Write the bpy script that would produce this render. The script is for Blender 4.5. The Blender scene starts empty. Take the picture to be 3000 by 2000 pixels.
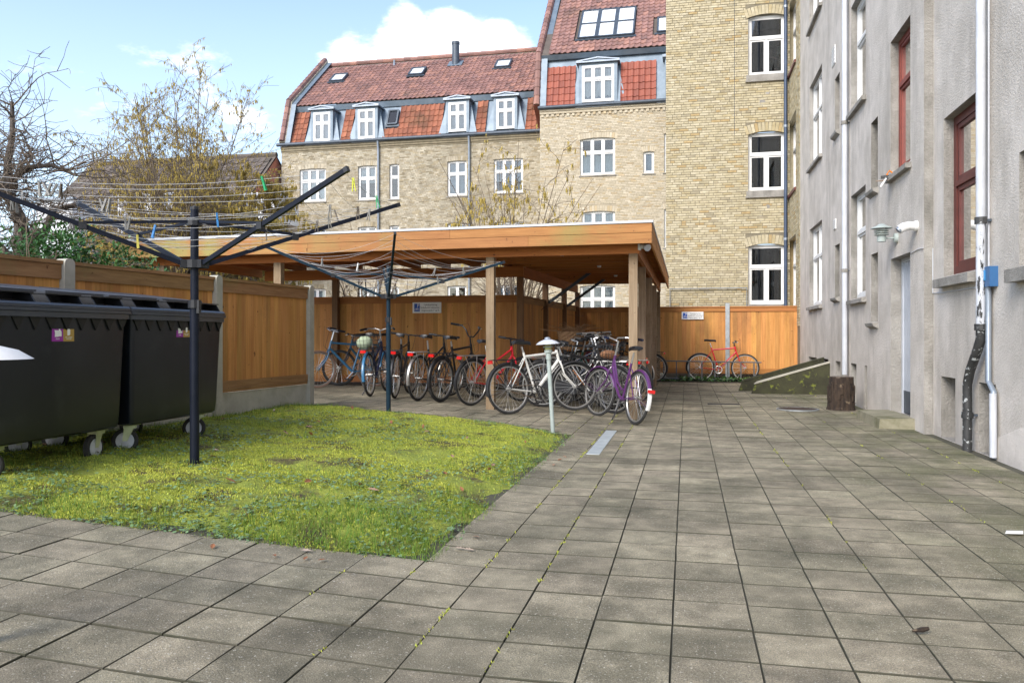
import bpy, math, random
import numpy as np
from mathutils import Vector, Matrix
R = math.radians
random.seed(7)
rng = np.random.default_rng(7)
sc = bpy.context.scene
COL = sc.collection

# ---------------------------------------------------------------- camera
CAMH = 1.12                      # camera height over the courtyard slabs
F, CU, V0 = 2333.3, 1500.0, 983.0
YAW = math.atan(511 / F)
S_, C_ = math.sin(YAW), math.cos(YAW)
cam = bpy.data.cameras.new('camera'); camo = bpy.data.objects.new('camera', cam); COL.objects.link(camo)
cam.sensor_width = 36; cam.lens = F * 36 / 3000; cam.shift_y = -(1000 - V0) / 3000
cam.clip_start = 0.05; cam.clip_end = 2000
camo.location = (0, 0, CAMH); camo.rotation_euler = (R(90), 0, YAW)
sc.camera = camo

# ---------------------------------------------------------------- world, sun, exposure
SUN_AZ, SUN_EL = (-0.36, -0.93), 35
w = bpy.data.worlds.new('World'); sc.world = w; w.use_nodes = True
nt = w.node_tree; nt.nodes.clear()
def N(nt, t, **kw):
    n = nt.nodes.new(t)
    for k, v in kw.items():
        if k.startswith('i_'):
            n.inputs[k[2:].replace('_', ' ')].default_value = v
        else: setattr(n, k, v)
    return n
out = N(nt, 'ShaderNodeOutputWorld'); bg = N(nt, 'ShaderNodeBackground'); bg.inputs[1].default_value = 0.15
sky = N(nt, 'ShaderNodeTexSky'); sky.sky_type = 'NISHITA'; sky.sun_disc = False
sky.sun_elevation = R(SUN_EL); sky.sun_rotation = math.atan2(SUN_AZ[0], SUN_AZ[1])
sky.air_density = 0.9; sky.dust_density = 1.2; sky.ozone_density = 1.6; sky.altitude = 0
tc = N(nt, 'ShaderNodeTexCoord'); sep = N(nt, 'ShaderNodeSeparateXYZ'); nt.links.new(tc.outputs['Generated'], sep.inputs[0])
def M(op, a, b=None, c=None):
    n = N(nt, 'ShaderNodeMath', operation=op)
    for i, x in enumerate((a, b, c)):
        if x is None: continue
        if isinstance(x, (int, float)): n.inputs[i].default_value = x
        else: nt.links.new(x, n.inputs[i])
    return n.outputs[0]
zz = M('ADD', M('MAXIMUM', sep.outputs[2], 0.0), 0.22)
comb = N(nt, 'ShaderNodeCombineXYZ')
nt.links.new(M('DIVIDE', sep.outputs[0], zz), comb.inputs[0]); nt.links.new(M('DIVIDE', sep.outputs[1], zz), comb.inputs[1])
comb.inputs[2].default_value = 3.7
n1 = N(nt, 'ShaderNodeTexNoise'); n1.inputs['Scale'].default_value = 2.6; n1.inputs['Detail'].default_value = 9; n1.inputs['Roughness'].default_value = 0.62
nt.links.new(comb.outputs[0], n1.inputs['Vector'])
# one larger cumulus bank above the roofs, as in the view
def blob(u, v, inner, outer):
    d0 = Vector((-S_ + C_ * (u - CU) / F, C_ + S_ * (u - CU) / F, (V0 - v) / F)).normalized()
    vm = N(nt, 'ShaderNodeVectorMath', operation='DOT_PRODUCT'); nt.links.new(tc.outputs['Generated'], vm.inputs[0]); vm.inputs[1].default_value = d0
    mr = N(nt, 'ShaderNodeMapRange'); mr.inputs[1].default_value = math.cos(R(outer)); mr.inputs[2].default_value = math.cos(R(inner))
    nt.links.new(vm.outputs['Value'], mr.inputs[0]); return mr.outputs[0]
bl = 0.0
for u_, v_, i_, o_ in ((1010, 165, .2, 2.6), (1120, 110, .5, 3.2), (1250, 120, .8, 3.6), (1380, 120, .5, 3.2), (1480, 160, .2, 2.6)): bl = M('ADD', bl, blob(u_, v_, i_, o_))
bl = M('MINIMUM', M('MULTIPLY', bl, 0.8), 1.0)
cl = M('ADD', n1.outputs['Fac'], M('MULTIPLY', bl, 0.26))
ramp = N(nt, 'ShaderNodeMapRange'); ramp.interpolation_type = 'SMOOTHSTEP'
ramp.inputs[1].default_value = 0.60; ramp.inputs[2].default_value = 0.76; nt.links.new(cl, ramp.inputs[0])
# thin pale veil that thickens towards the horizon
veil = N(nt, 'ShaderNodeMapRange'); veil.inputs[1].default_value = 0.45; veil.inputs[2].default_value = 0.0
veil.inputs[3].default_value = 0.05; veil.inputs[4].default_value = 0.55; nt.links.new(sep.outputs[2], veil.inputs[0])
mixv = N(nt, 'ShaderNodeMix', data_type='RGBA'); nt.links.new(veil.outputs[0], mixv.inputs[0]); nt.links.new(sky.outputs[0], mixv.inputs[6]); mixv.inputs[7].default_value = (3.9, 4.5, 5.0, 1)
mixc = N(nt, 'ShaderNodeMix', data_type='RGBA'); nt.links.new(M('MULTIPLY', ramp.outputs[0], 0.92), mixc.inputs[0]); nt.links.new(mixv.outputs[2], mixc.inputs[6]); mixc.inputs[7].default_value = (5.6, 5.7, 5.8, 1)
nt.links.new(mixc.outputs[2], bg.inputs[0]); nt.links.new(bg.outputs[0], out.inputs[0])

sl = bpy.data.lights.new('sun', 'SUN'); so = bpy.data.objects.new('sun', sl); COL.objects.link(so)
sl.energy = 1.7; sl.angle = R(28); sl.color = (1.0, 0.955, 0.89)
h = math.hypot(*SUN_AZ); e = R(SUN_EL)
sd = Vector((SUN_AZ[0] / h * math.cos(e), SUN_AZ[1] / h * math.cos(e), math.sin(e)))
so.rotation_euler = (-sd).to_track_quat('-Z', 'Y').to_euler(); so.location = (-10, -15, 25)
sc.view_settings.view_transform = 'Standard'; sc.view_settings.look = 'None'; sc.view_settings.gamma = 1
sc.view_settings.use_curve_mapping = False; sc.view_settings.exposure = 1.15

# ---------------------------------------------------------------- photo pixel (3000 x 2000) -> place
def ray(u, v):
    r = (u - CU) / F
    return Vector((-S_ + C_ * r, C_ + S_ * r, (V0 - v) / F))
def onX(u, v, X): d = ray(u, v); t = X / d.x; return Vector((X, d.y * t, CAMH + d.z * t))
def onY(u, v, Y): d = ray(u, v); t = Y / d.y; return Vector((d.x * t, Y, CAMH + d.z * t))
def onZ(u, v, z): d = ray(u, v); t = (z - CAMH) / d.z; return Vector((d.x * t, d.y * t, z))
def gz(x, y=0): return 0.05 * min(max(-1.0 - x, 0.0), 3.5)      # the yard rises a little towards the left
def ong(u, v):
    p = onZ(u, v, 0)
    for _ in range(6): p = onZ(u, v, gz(p.x))
    return p
def atD(u, v, D): d = ray(u, v); return Vector((d.x * D, d.y * D, CAMH + d.z * D))

# ---------------------------------------------------------------- objects and meshes
OFF = {}
def tag(o, label=None, cat=None, group=None, kind=None):
    if label: o['label'] = label
    if cat: o['category'] = cat
    if group: o['group'] = group
    if kind: o['kind'] = kind
    return o
def thing(name, label, cat, loc=(0, 0, 0), rotz=0, group=None, local=False, rot=None):
    o = bpy.data.objects.new(name, None); COL.objects.link(o); o.location = loc
    o.rotation_euler = rot if rot else (0, 0, rotz); o.empty_display_size = 0.2
    OFF[o] = Vector((0, 0, 0)) if local else Vector(loc)
    return tag(o, label, cat, group)
def link(name, me, parent, loc, rot=None, scale=None):
    o = bpy.data.objects.new(name, me); COL.objects.link(o)
    if parent is not None: o.parent = parent
    o.location = loc
    if rot: o.rotation_euler = rot
    if scale: o.scale = scale
    return o
class MB:
    def __init__(s): s.v = []; s.f = []; s.r = []
    def add(s, vs, fs, rnd=0.0):
        b = len(s.v); s.v.extend(vs)
        for f in fs: s.f.append(tuple(i + b for i in f)); s.r.append(rnd)
        return s
    def box(s, c, d, M=None, rnd=0.0, taper=1.0):
        hx, hy, hz = d[0] / 2, d[1] / 2, d[2] / 2; t = taper
        vs = [Vector(p) for p in ((-hx, -hy, -hz), (hx, -hy, -hz), (hx, hy, -hz), (-hx, hy, -hz), (-hx * t, -hy * t, hz), (hx * t, -hy * t, hz), (hx * t, hy * t, hz), (-hx * t, hy * t, hz))]
        if M is not None: vs = [M @ p for p in vs]
        c = Vector(c); return s.add([p + c for p in vs], [(3, 2, 1, 0), (4, 5, 6, 7), (0, 1, 5, 4), (1, 2, 6, 5), (2, 3, 7, 6), (3, 0, 4, 7)], rnd)
    def bx(s, x0, y0, z0, x1, y1, z1, rnd=0.0):
        return s.box(((x0 + x1) / 2, (y0 + y1) / 2, (z0 + z1) / 2), (abs(x1 - x0), abs(y1 - y0), abs(z1 - z0)), None, rnd)
    def bar(s, a, b, wd, ht, up=(0, 0, 1), rnd=0.0):      # rectangular bar from a to b
        a, b = Vector(a), Vector(b); d = b - a; L = d.length
        if L < 1e-6: return s
        d.normalize(); u = Vector(up); sd = d.cross(u)
        if sd.length < 1e-4: sd = d.cross(Vector((1, 0, 0)))
        sd.normalize(); u = sd.cross(d)
        M = Matrix((d, sd, u)).transposed()
        return s.box((a + b) / 2, (L, wd, ht), M, rnd)
    def tube(s, pts, rad, n=6, cap=True, rnd=0.0, flat=1.0):
        pts = [Vector(p) for p in pts]; k = len(pts)
        rs = [rad] * k if isinstance(rad, (int, float)) else list(rad)
        t0 = (pts[1] - pts[0]).normalized(); ref = Vector((0, 0, 1)) if abs(t0.z) < 0.9 else Vector((1, 0, 0))
        nn = t0.cross(ref).normalized(); vs = []
        for i, p in enumerate(pts):
            t = (pts[min(i + 1, k - 1)] - pts[max(i - 1, 0)])
            if t.length < 1e-9: t = t0
            t.normalize(); nn = nn - t * nn.dot(t)
            if nn.length < 1e-5: nn = t.orthogonal()
            nn.normalize(); bb = t.cross(nn)
            for j in range(n):
                a = 2 * math.pi * j / n
                vs.append(p + (nn * math.cos(a) + bb * math.sin(a) * flat) * rs[i])
        fs = [(i * n + j, i * n + (j + 1) % n, (i + 1) * n + (j + 1) % n, (i + 1) * n + j) for i in range(k - 1) for j in range(n)]
        if cap: fs += [tuple(range(n - 1, -1, -1)), tuple(range((k - 1) * n, k * n))]
        return s.add(vs, fs, rnd)
    def lathe(s, prof, n=16, c=(0, 0, 0), M=None, rnd=0.0):
        c = Vector(c); vs = []
        for r, z in prof:
            for j in range(n):
                a = 2 * math.pi * j / n; p = Vector((r * math.cos(a), r * math.sin(a), z))
                vs.append((M @ p if M is not None else p) + c)
        k = len(prof)
        fs = [(i * n + j, i * n + (j + 1) % n, (i + 1) * n + (j + 1) % n, (i + 1) * n + j) for i in range(k - 1) for j in range(n)]
        if prof[0][0] > 1e-5: fs.append(tuple(range(n - 1, -1, -1)))
        if prof[-1][0] > 1e-5: fs.append(tuple(range((k - 1) * n, k * n)))
        return s.add(vs, fs, rnd)
    def prism(s, poly, ext, rnd=0.0):                     # poly: list of 3D points, extruded by vector ext
        poly = [Vector(p) for p in poly]; ext = Vector(ext); n = len(poly)
        vs = poly + [p + ext for p in poly]
        fs = [tuple(range(n - 1, -1, -1)), tuple(range(n, 2 * n))] + [(i, (i + 1) % n, n + (i + 1) % n, n + i) for i in range(n)]
        return s.add(vs, fs, rnd)
    def torus(s, c, Rm, rt, nu=36, nv=8, axis='y', sq=1.0, a0=0.0, a1=2 * math.pi):
        c = Vector(c); vs = []; full = abs(a1 - a0 - 2 * math.pi) < 1e-6; kk = nu if full else nu + 1
        for i in range(kk):
            a = a0 + (a1 - a0) * i / nu
            for j in range(nv):
                b = 2 * math.pi * j / nv; rr = Rm + rt * math.cos(b); t = rt * math.sin(b) * sq
                if axis == 'y': p = Vector((rr * math.cos(a), t, rr * math.sin(a)))
                elif axis == 'z': p = Vector((rr * math.cos(a), rr * math.sin(a), t))
                else: p = Vector((t, rr * math.cos(a), rr * math.sin(a)))
                vs.append(c + p)
        fs = [(i * nv + j, i * nv + (j + 1) % nv, ((i + 1) % kk) * nv + (j + 1) % nv, ((i + 1) % kk) * nv + j) for i in range(nu) for j in range(nv)]
        return s.add(vs, fs)
    def mesh(s, name, mat, smooth=False, off=None):
        me = bpy.data.meshes.new(name)
        vs = [tuple(p) for p in s.v] if off is None else [(p[0] - off.x, p[1] - off.y, p[2] - off.z) for p in s.v]
        me.from_pydata(vs, [], s.f)
        if any(s.r):
            at = me.attributes.new('rnd', 'FLOAT', 'FACE'); at.data.foreach_set('value', s.r)
        if smooth:
            me.polygons.foreach_set('use_smooth', [True] * len(me.polygons))
            try: me.set_sharp_from_angle(angle=R(42))
            except Exception: pass
        if mat is not None: me.materials.append(mat)
        return me
    def build(s, name, mat, parent=None, smooth=False):
        if not s.v: return None
        xs = [p[0] for p in s.v]; ys = [p[1] for p in s.v]; zs = [p[2] for p in s.v]
        c = Vector(((min(xs) + max(xs)) / 2, (min(ys) + max(ys)) / 2, min(zs)))
        me = s.mesh(name, mat, smooth, c)
        o = link(name, me, parent, c - (OFF[parent] if parent is not None else Vector((0, 0, 0))))
        OFF[o] = c; return o
def place(name, me, parent, at, rot=None, scale=None):     # shared mesh data put at a point of the root's frame
    o = link(name, me, parent, Vector(at) - (OFF[parent] if parent is not None else Vector((0, 0, 0))), rot, scale)
    OFF[o] = Vector(at); return o
def rotz(a): return Matrix.Rotation(a, 3, 'Z')

# ---------------------------------------------------------------- materials
def mat(name, col, col2=None, rough=0.7, scale=8.0, stretch=(1, 1, 1), metal=0.0, bump=0.0, bscale=None, var=0.0, hue=0.0, spec=0.5,
        spots=None, spot_scale=40, spot_lo=0.62, spot_hi=0.72, dirt=None, dirt_scale=0.8, dirt_lo=0.5, dirt_hi=0.7, dirt_stretch=(1, 1, 1), lo=0.35, hi=0.65, obj=False, coat=0.0, trans=0.0, pal=None, algae=None, grain=0.0):
    m = bpy.data.materials.new(name); m.use_nodes = True; t = m.node_tree; t.nodes.clear()
    o = N(t, 'ShaderNodeOutputMaterial'); b = N(t, 'ShaderNodeBsdfPrincipled'); L = t.links.new
    L(b.outputs[0], o.inputs[0])
    b.inputs['Roughness'].default_value = rough; b.inputs['Metallic'].default_value = metal
    b.inputs['Specular IOR Level'].default_value = spec; b.inputs['Coat Weight'].default_value = coat
    if obj: src = N(t, 'ShaderNodeTexCoord').outputs['Object']
    else: src = N(t, 'ShaderNodeNewGeometry').outputs['Position']
    def noise(sca, st, det=5, ro=0.6):
        mp = N(t, 'ShaderNodeMapping'); mp.inputs['Scale'].default_value = st; L(src, mp.inputs[0])
        n = N(t, 'ShaderNodeTexNoise'); n.inputs['Scale'].default_value = sca; n.inputs['Detail'].default_value = det; n.inputs['Roughness'].default_value = ro
        L(mp.outputs[0], n.inputs['Vector']); return n.outputs['Fac']
    def mr(x, a, bb, c=0.0, d=1.0):
        n = N(t, 'ShaderNodeMapRange'); n.inputs[1].default_value = a; n.inputs[2].default_value = bb; n.inputs[3].default_value = c; n.inputs[4].default_value = d
        L(x, n.inputs[0]); return n.outputs[0]
    def mix(fac, a, bcol, mode='MIX'):
        n = N(t, 'ShaderNodeMix', data_type='RGBA'); n.blend_type = mode
        if isinstance(fac, float): n.inputs[0].default_value = fac
        else: L(fac, n.inputs[0])
        for k, x in ((6, a), (7, bcol)):
            if isinstance(x, (tuple, list)): n.inputs[k].default_value = (*x[:3], 1)
            else: L(x, n.inputs[k])
        return n.outputs[2]
    c = None
    if var or pal:
        at = N(t, 'ShaderNodeAttribute'); at.attribute_name = 'rnd'; oi = N(t, 'ShaderNodeObjectInfo')
        ad = N(t, 'ShaderNodeMath', operation='ADD'); L(at.outputs['Fac'], ad.inputs[0]); L(oi.outputs['Random'], ad.inputs[1])
        fr = N(t, 'ShaderNodeMath', operation='FRACT'); L(ad.outputs[0], fr.inputs[0]); rv = fr.outputs[0]
        m2 = N(t, 'ShaderNodeMath', operation='MULTIPLY'); L(rv, m2.inputs[0]); m2.inputs[1].default_value = 7.31
        f2 = N(t, 'ShaderNodeMath', operation='FRACT'); L(m2.outputs[0], f2.inputs[0]); rv2 = f2.outputs[0]
    if pal:                                        # one of a few colours for each piece
        cr = N(t, 'ShaderNodeValToRGB'); cr.color_ramp.interpolation = 'CONSTANT'
        el = cr.color_ramp.elements; acc = 0.0
        for i, (wt, pc) in enumerate(pal):
            if i < 2: e_ = el[i]; e_.position = acc
            else: e_ = el.new(acc)
            e_.color = (*pc, 1); acc += wt
        L(rv, cr.inputs[0]); c = cr.outputs[0]
        if col2: c = mix(mr(noise(scale, stretch), lo, hi), c, mix(1.0, c, col2, 'MULTIPLY'))
    else:
        c = mix(mr(noise(scale, stretch), lo, hi), col, col2) if col2 else mix(0.0, col, col)
    if dirt: c = mix(mr(noise(dirt_scale, dirt_stretch, 8, 0.68), dirt_lo, dirt_hi), c, dirt)
    if algae:                                      # growth that thickens towards one wall
        sx = N(t, 'ShaderNodeSeparateXYZ'); L(src, sx.inputs[0]); g1 = mr(sx.outputs[0], algae[1], algae[2]); g2 = mr(noise(2.1, (1, .5, 1), 7), .40, .62)
        mm = N(t, 'ShaderNodeMath', operation='MULTIPLY'); L(g1, mm.inputs[0]); L(g2, mm.inputs[1]); c = mix(mm.outputs[0], c, algae[0])
    if spots: c = mix(mr(noise(spot_scale, stretch if obj else (1, 1, 1), 3), spot_lo, spot_hi), c, spots)
    if grain:
        gv = mr(noise(210, (1, 1, 1), 3, .7), .3, .7, 1 - grain, 1 + grain); hg = N(t, 'ShaderNodeHueSaturation'); L(c, hg.inputs['Color']); L(gv, hg.inputs['Value']); c = hg.outputs[0]
    if var:
        hs = N(t, 'ShaderNodeHueSaturation'); L(c, hs.inputs['Color']); L(mr(rv2, 0, 1, 1 - var, 1 + var), hs.inputs['Value'])
        if hue: L(mr(rv, 0, 1, 0.5 - hue, 0.5 + hue), hs.inputs['Hue'])
        c = hs.outputs[0]
    L(c, b.inputs['Base Color'])
    if bump:
        bp = N(t, 'ShaderNodeBump'); bp.inputs['Strength'].default_value = min(bump, 1.0); bp.inputs['Distance'].default_value = 0.02 * max(bump, 0.2)
        L(noise(bscale or scale * 3, stretch, 6, 0.65), bp.inputs['Height']); L(bp.outputs[0], b.inputs['Normal'])
    if trans:
        tr = N(t, 'ShaderNodeBsdfTranslucent'); L(c, tr.inputs[0]); ms = N(t, 'ShaderNodeMixShader'); ms.inputs[0].default_value = trans
        L(b.outputs[0], ms.inputs[1]); L(tr.outputs[0], ms.inputs[2]); L(ms.outputs[0], o.inputs[0])
    return m
def glass_mat(name, tint=(0.75, 0.8, 0.82), ior=1.75):
    m = bpy.data.materials.new(name); m.use_nodes = True; t = m.node_tree; t.nodes.clear(); L = t.links.new
    o = N(t, 'ShaderNodeOutputMaterial'); g = N(t, 'ShaderNodeBsdfGlossy'); g.inputs['Roughness'].default_value = 0.02
    tr = N(t, 'ShaderNodeBsdfTransparent'); tr.inputs[0].default_value = (*tint, 1)
    fz = N(t, 'ShaderNodeFresnel'); fz.inputs[0].default_value = ior
    ms = N(t, 'ShaderNodeMixShader'); L(fz.outputs[0], ms.inputs[0]); L(tr.outputs[0], ms.inputs[1]); L(g.outputs[0], ms.inputs[2]); L(ms.outputs[0], o.inputs[0])
    return m
# ---- material list
m_soil = mat('dark_soil', (0.045, 0.036, 0.026), (0.02, 0.017, 0.012), 0.95, 20, bump=0.6, bscale=60)
m_joint = mat('joint_dirt', (0.085, 0.077, 0.055), (0.05, 0.05, 0.03), 0.95, 6, bump=0.4, bscale=90)
m_slab = mat('concrete_slab', (0.345, 0.302, 0.213), (0.212, 0.186, 0.13), 0.88, 7.5, bump=0.6, bscale=120, var=0.14, grain=0.6, hue=0.006,
             spots=(0.48, 0.45, 0.38), spot_scale=95, spot_lo=0.61, spot_hi=0.70, dirt=(0.095, 0.086, 0.056), dirt_scale=1.3, dirt_lo=0.42, dirt_hi=0.66, algae=((0.10, 0.105, 0.04), 0.9, 2.7))
m_stucco = mat('grey_stucco', (0.68, 0.625, 0.565), (0.53, 0.485, 0.43), 0.92, 2.4, bump=0.9, bscale=42,
               dirt=(0.36, 0.325, 0.28), dirt_scale=1.5, dirt_lo=0.47, dirt_hi=0.74, dirt_stretch=(1, 1, 0.28))
m_stucco2 = mat('dark_shaded_stucco', (0.36, 0.34, 0.31), (0.25, 0.235, 0.21), 0.92, 3.0, bump=1.0, bscale=34,  # stained; weaker light on reveals and return is also put into this colour
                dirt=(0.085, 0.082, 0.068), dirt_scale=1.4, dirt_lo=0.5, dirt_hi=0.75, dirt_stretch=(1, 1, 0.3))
m_brick_y = mat('yellow_brick', (0.5, 0.4, 0.2), (0.78, 0.76, 0.72), 0.9, 9, bump=0.5, bscale=70, var=0.09,
                pal=[(0.5, (0.50, 0.438, 0.295)), (0.28, (0.545, 0.485, 0.345)), (0.11, (0.47, 0.395, 0.24)), (0.05, (0.44, 0.33, 0.17)), (0.06, (0.41, 0.36, 0.25))], dirt=(0.22, 0.19, 0.12), dirt_scale=0.9, dirt_lo=0.6, dirt_hi=1.0)
m_brick_p = mat('pale_brick', (0.5, 0.4, 0.2), (0.85, 0.83, 0.8), 0.9, 9, bump=0.4, bscale=70, var=0.12,
                pal=[(0.6, (0.53, 0.465, 0.35)), (0.25, (0.565, 0.505, 0.395)), (0.1, (0.49, 0.40, 0.26)), (0.05, (0.52, 0.42, 0.28))])
m_brick_o = mat('weathered_brick', (0.5, 0.4, 0.2), (0.7, 0.69, 0.67), 0.9, 5, bump=0.4, bscale=70, var=0.12,
                pal=[(0.4, (0.47, 0.41, 0.305)), (0.35, (0.53, 0.475, 0.365)), (0.17, (0.43, 0.36, 0.24)), (0.08, (0.32, 0.27, 0.18))], dirt=(0.16, 0.135, 0.09), dirt_scale=0.35, dirt_lo=0.50, dirt_hi=0.8)
m_brick_r = mat('red_brick', (0.5, 0.4, 0.2), (0.8, 0.78, 0.76), 0.9, 9, bump=0.4, bscale=70, var=0.2,
                pal=[(0.5, (0.42, 0.13, 0.075)), (0.3, (0.46, 0.175, 0.11)), (0.2, (0.33, 0.10, 0.06))])
m_mortar = mat('mortar', (0.25, 0.22, 0.155), (0.17, 0.15, 0.11), 0.95, 6)  # darkened so the colour also carries the joints' shadow lines
m_mortar_p = mat('pale_mortar', (0.40, 0.35, 0.265), (0.33, 0.285, 0.21), 0.95, 6)
m_mortar_r = mat('light_mortar', (0.52, 0.46, 0.4), (0.45, 0.4, 0.34), 0.95, 6)
m_tile_old = mat('aged_pantile', (0.28, 0.12, 0.085), (0.78, 0.80, 0.84), 0.75, 1.6, bump=0.3, bscale=30, var=0.17,
                 pal=[(0.45, (0.31, 0.165, 0.135)), (0.3, (0.265, 0.14, 0.115)), (0.2, (0.35, 0.18, 0.135)), (0.05, (0.23, 0.13, 0.11))], dirt=(0.085, 0.066, 0.034), dirt_scale=0.42, dirt_lo=0.58, dirt_hi=0.8)
m_tile_red = mat('red_pantile', (0.4, 0.13, 0.07), (0.85, 0.82, 0.8), 0.7, 2, bump=0.3, bscale=30, var=0.18,
                 pal=[(0.55, (0.29, 0.10, 0.052)), (0.3, (0.24, 0.08, 0.042)), (0.15, (0.34, 0.125, 0.066))], dirt=(0.085, 0.045, 0.018), dirt_scale=0.8, dirt_lo=0.5, dirt_hi=0.74)
m_tile_new = mat('clean_red_pantile', (0.4, 0.13, 0.07), (0.9, 0.88, 0.86), 0.6, 2, bump=0.2, bscale=30, var=0.12,
                 pal=[(0.6, (0.29, 0.075, 0.042)), (0.4, (0.25, 0.062, 0.035))])
m_tile_dk = mat('brown_roof_tile', (0.1, 0.08, 0.06), (0.7, 0.7, 0.7), 0.85, 2, bump=0.3, bscale=30, var=0.2,
                pal=[(0.6, (0.16, 0.13, 0.11)), (0.4, (0.12, 0.098, 0.082))], dirt=(0.10, 0.085, 0.03), dirt_scale=0.6, dirt_lo=0.55, dirt_hi=0.75)
m_zinc = mat('zinc_sheet', (0.20, 0.25, 0.30), (0.14, 0.185, 0.23), 0.5, 3, metal=0.25, bump=0.25, bscale=9)
m_gutter = mat('dark_zinc_gutter', (0.085, 0.105, 0.13), (0.06, 0.075, 0.095), 0.5, 5, metal=0.3)
m_pipe_g = mat('grey_zinc_pipe', (0.32, 0.36, 0.41), (0.24, 0.28, 0.33), 0.45, 5, metal=0.4)
m_white = mat('white_paint', (0.80, 0.80, 0.79), (0.70, 0.70, 0.69), 0.45, 5)
m_pipe_w = mat('white_pipe_paint', (0.56, 0.58, 0.62), (0.46, 0.48, 0.52), 0.4, 4, bump=0.15, bscale=20)
m_pipe_b = mat('peeling_pipe', (0.025, 0.026, 0.027), (0.05, 0.05, 0.05), 0.5, 5, spots=(0.42, 0.44, 0.44), spot_scale=24, spot_lo=0.60, spot_hi=0.63, bump=0.4, bscale=30)
m_pipe_bl = mat('blue_grey_pipe', (0.060, 0.085, 0.135), (0.045, 0.065, 0.11), 0.4, 5, metal=0.2)
m_redpaint = mat('oxide_red_paint', (0.135, 0.032, 0.024), (0.10, 0.024, 0.018), 0.5, 6, bump=0.2, bscale=30)
m_redpaint2 = mat('brick_red_paint', (0.24, 0.055, 0.038), (0.19, 0.042, 0.03), 0.5, 6, bump=0.2, bscale=30)
m_doorw = mat('pale_door_paint', (0.52, 0.55, 0.60), (0.44, 0.47, 0.52), 0.4, 3)
m_steel = mat('galvanized_steel', (0.46, 0.49, 0.51), (0.34, 0.37, 0.39), 0.42, 12, metal=0.7, bump=0.1)
m_chrome = mat('bright_alloy', (0.72, 0.72, 0.72), (0.6, 0.6, 0.6), 0.28, 10, metal=0.9)
m_black = mat('black_plastic', (0.012, 0.013, 0.016), (0.02, 0.021, 0.025), 0.45, 8)
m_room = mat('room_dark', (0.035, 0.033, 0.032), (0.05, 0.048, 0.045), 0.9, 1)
m_curt = mat('white_curtain', (0.84, 0.85, 0.86), (0.72, 0.74, 0.77), 0.9, 4, stretch=(6, 6, 0.3))
m_blind = mat('grey_blind', (0.52, 0.56, 0.64), (0.44, 0.48, 0.56), 0.8, 2, stretch=(1, 1, 8))
m_glass = glass_mat('window_glass'); m_glass_d = glass_mat('dark_glass', (0.55, 0.6, 0.62), 1.9)
m_concrete = mat('cast_concrete', (0.46, 0.435, 0.37), (0.36, 0.34, 0.28), 0.9, 5, bump=0.4, bscale=50, dirt=(0.22, 0.215, 0.12), dirt_scale=1.6, dirt_lo=0.55, dirt_hi=0.8)
m_mossy = mat('mossy_concrete', (0.055, 0.055, 0.026), (0.028, 0.027, 0.016), 0.92, 3.0, bump=0.7, bscale=40, dirt=(0.30, 0.285, 0.21), dirt_scale=1.5, dirt_lo=0.60, dirt_hi=0.74, spots=(0.16, 0.18, 0.03), spot_scale=8, spot_lo=0.6, spot_hi=0.7)
def wood(name, a, b, axis, var=0.12, **kw):
    st = {'x': (0.7, 14, 14), 'y': (14, 0.7, 14), 'z': (14, 14, 0.7)}[axis]
    return mat(name, a, b, 0.72, 2.2, stretch=st, bump=0.35, bscale=4, var=var, hue=0.006, spots=kw.pop('knot', (0.10, 0.035, 0.008)), spot_scale=15, spot_lo=0.675, spot_hi=0.73, **kw)
OA, OB = (0.58, 0.28, 0.08), (0.45, 0.195, 0.046)
w_z = wood('orange_board', OA, OB, 'z', 0.2, dirt=(0.22, 0.10, 0.035), dirt_scale=1.2, dirt_lo=0.52, dirt_hi=0.78, dirt_stretch=(1, 1, 0.5))
w_x = wood('orange_rail_x', (0.42, 0.17, 0.045), (0.31, 0.115, 0.027), 'x', 0.1)
w_y = wood('weathered_rail_y', (0.34, 0.185, 0.075), (0.24, 0.12, 0.045), 'y', 0.1, dirt=(0.20, 0.17, 0.06), dirt_scale=1.5, dirt_lo=0.55, dirt_hi=0.75)
w_fx = wood('fascia_board_x', (0.40, 0.18, 0.055), (0.30, 0.125, 0.034), 'x', 0.08, dirt=(0.27, 0.205, 0.06), dirt_scale=0.8, dirt_lo=0.52, dirt_hi=0.74, algae=((0.30, 0.27, 0.085), -3.5, -7.5))
w_fy = wood('fascia_board_y', (0.46, 0.185, 0.042), (0.35, 0.13, 0.027), 'y', 0.08)
w_bx = wood('beam_x', (0.50, 0.19, 0.042), (0.39, 0.135, 0.027), 'x', 0.08)
w_by = wood('beam_y', (0.42, 0.145, 0.03), (0.31, 0.098, 0.019), 'y', 0.08)
w_deck = wood('roof_deck', (0.46, 0.19, 0.055), (0.36, 0.14, 0.036), 'x', 0.08)
w_post = wood('weathered_post', (0.33, 0.235, 0.15), (0.215, 0.145, 0.085), 'z', 0.1, knot=(0.06, 0.035, 0.02), dirt=(0.17, 0.10, 0.045), dirt_scale=1.1, dirt_lo=0.5, dirt_hi=0.7)
w_postb = wood('brown_post', (0.22, 0.115, 0.05), (0.145, 0.07, 0.03), 'z', 0.1)

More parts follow.
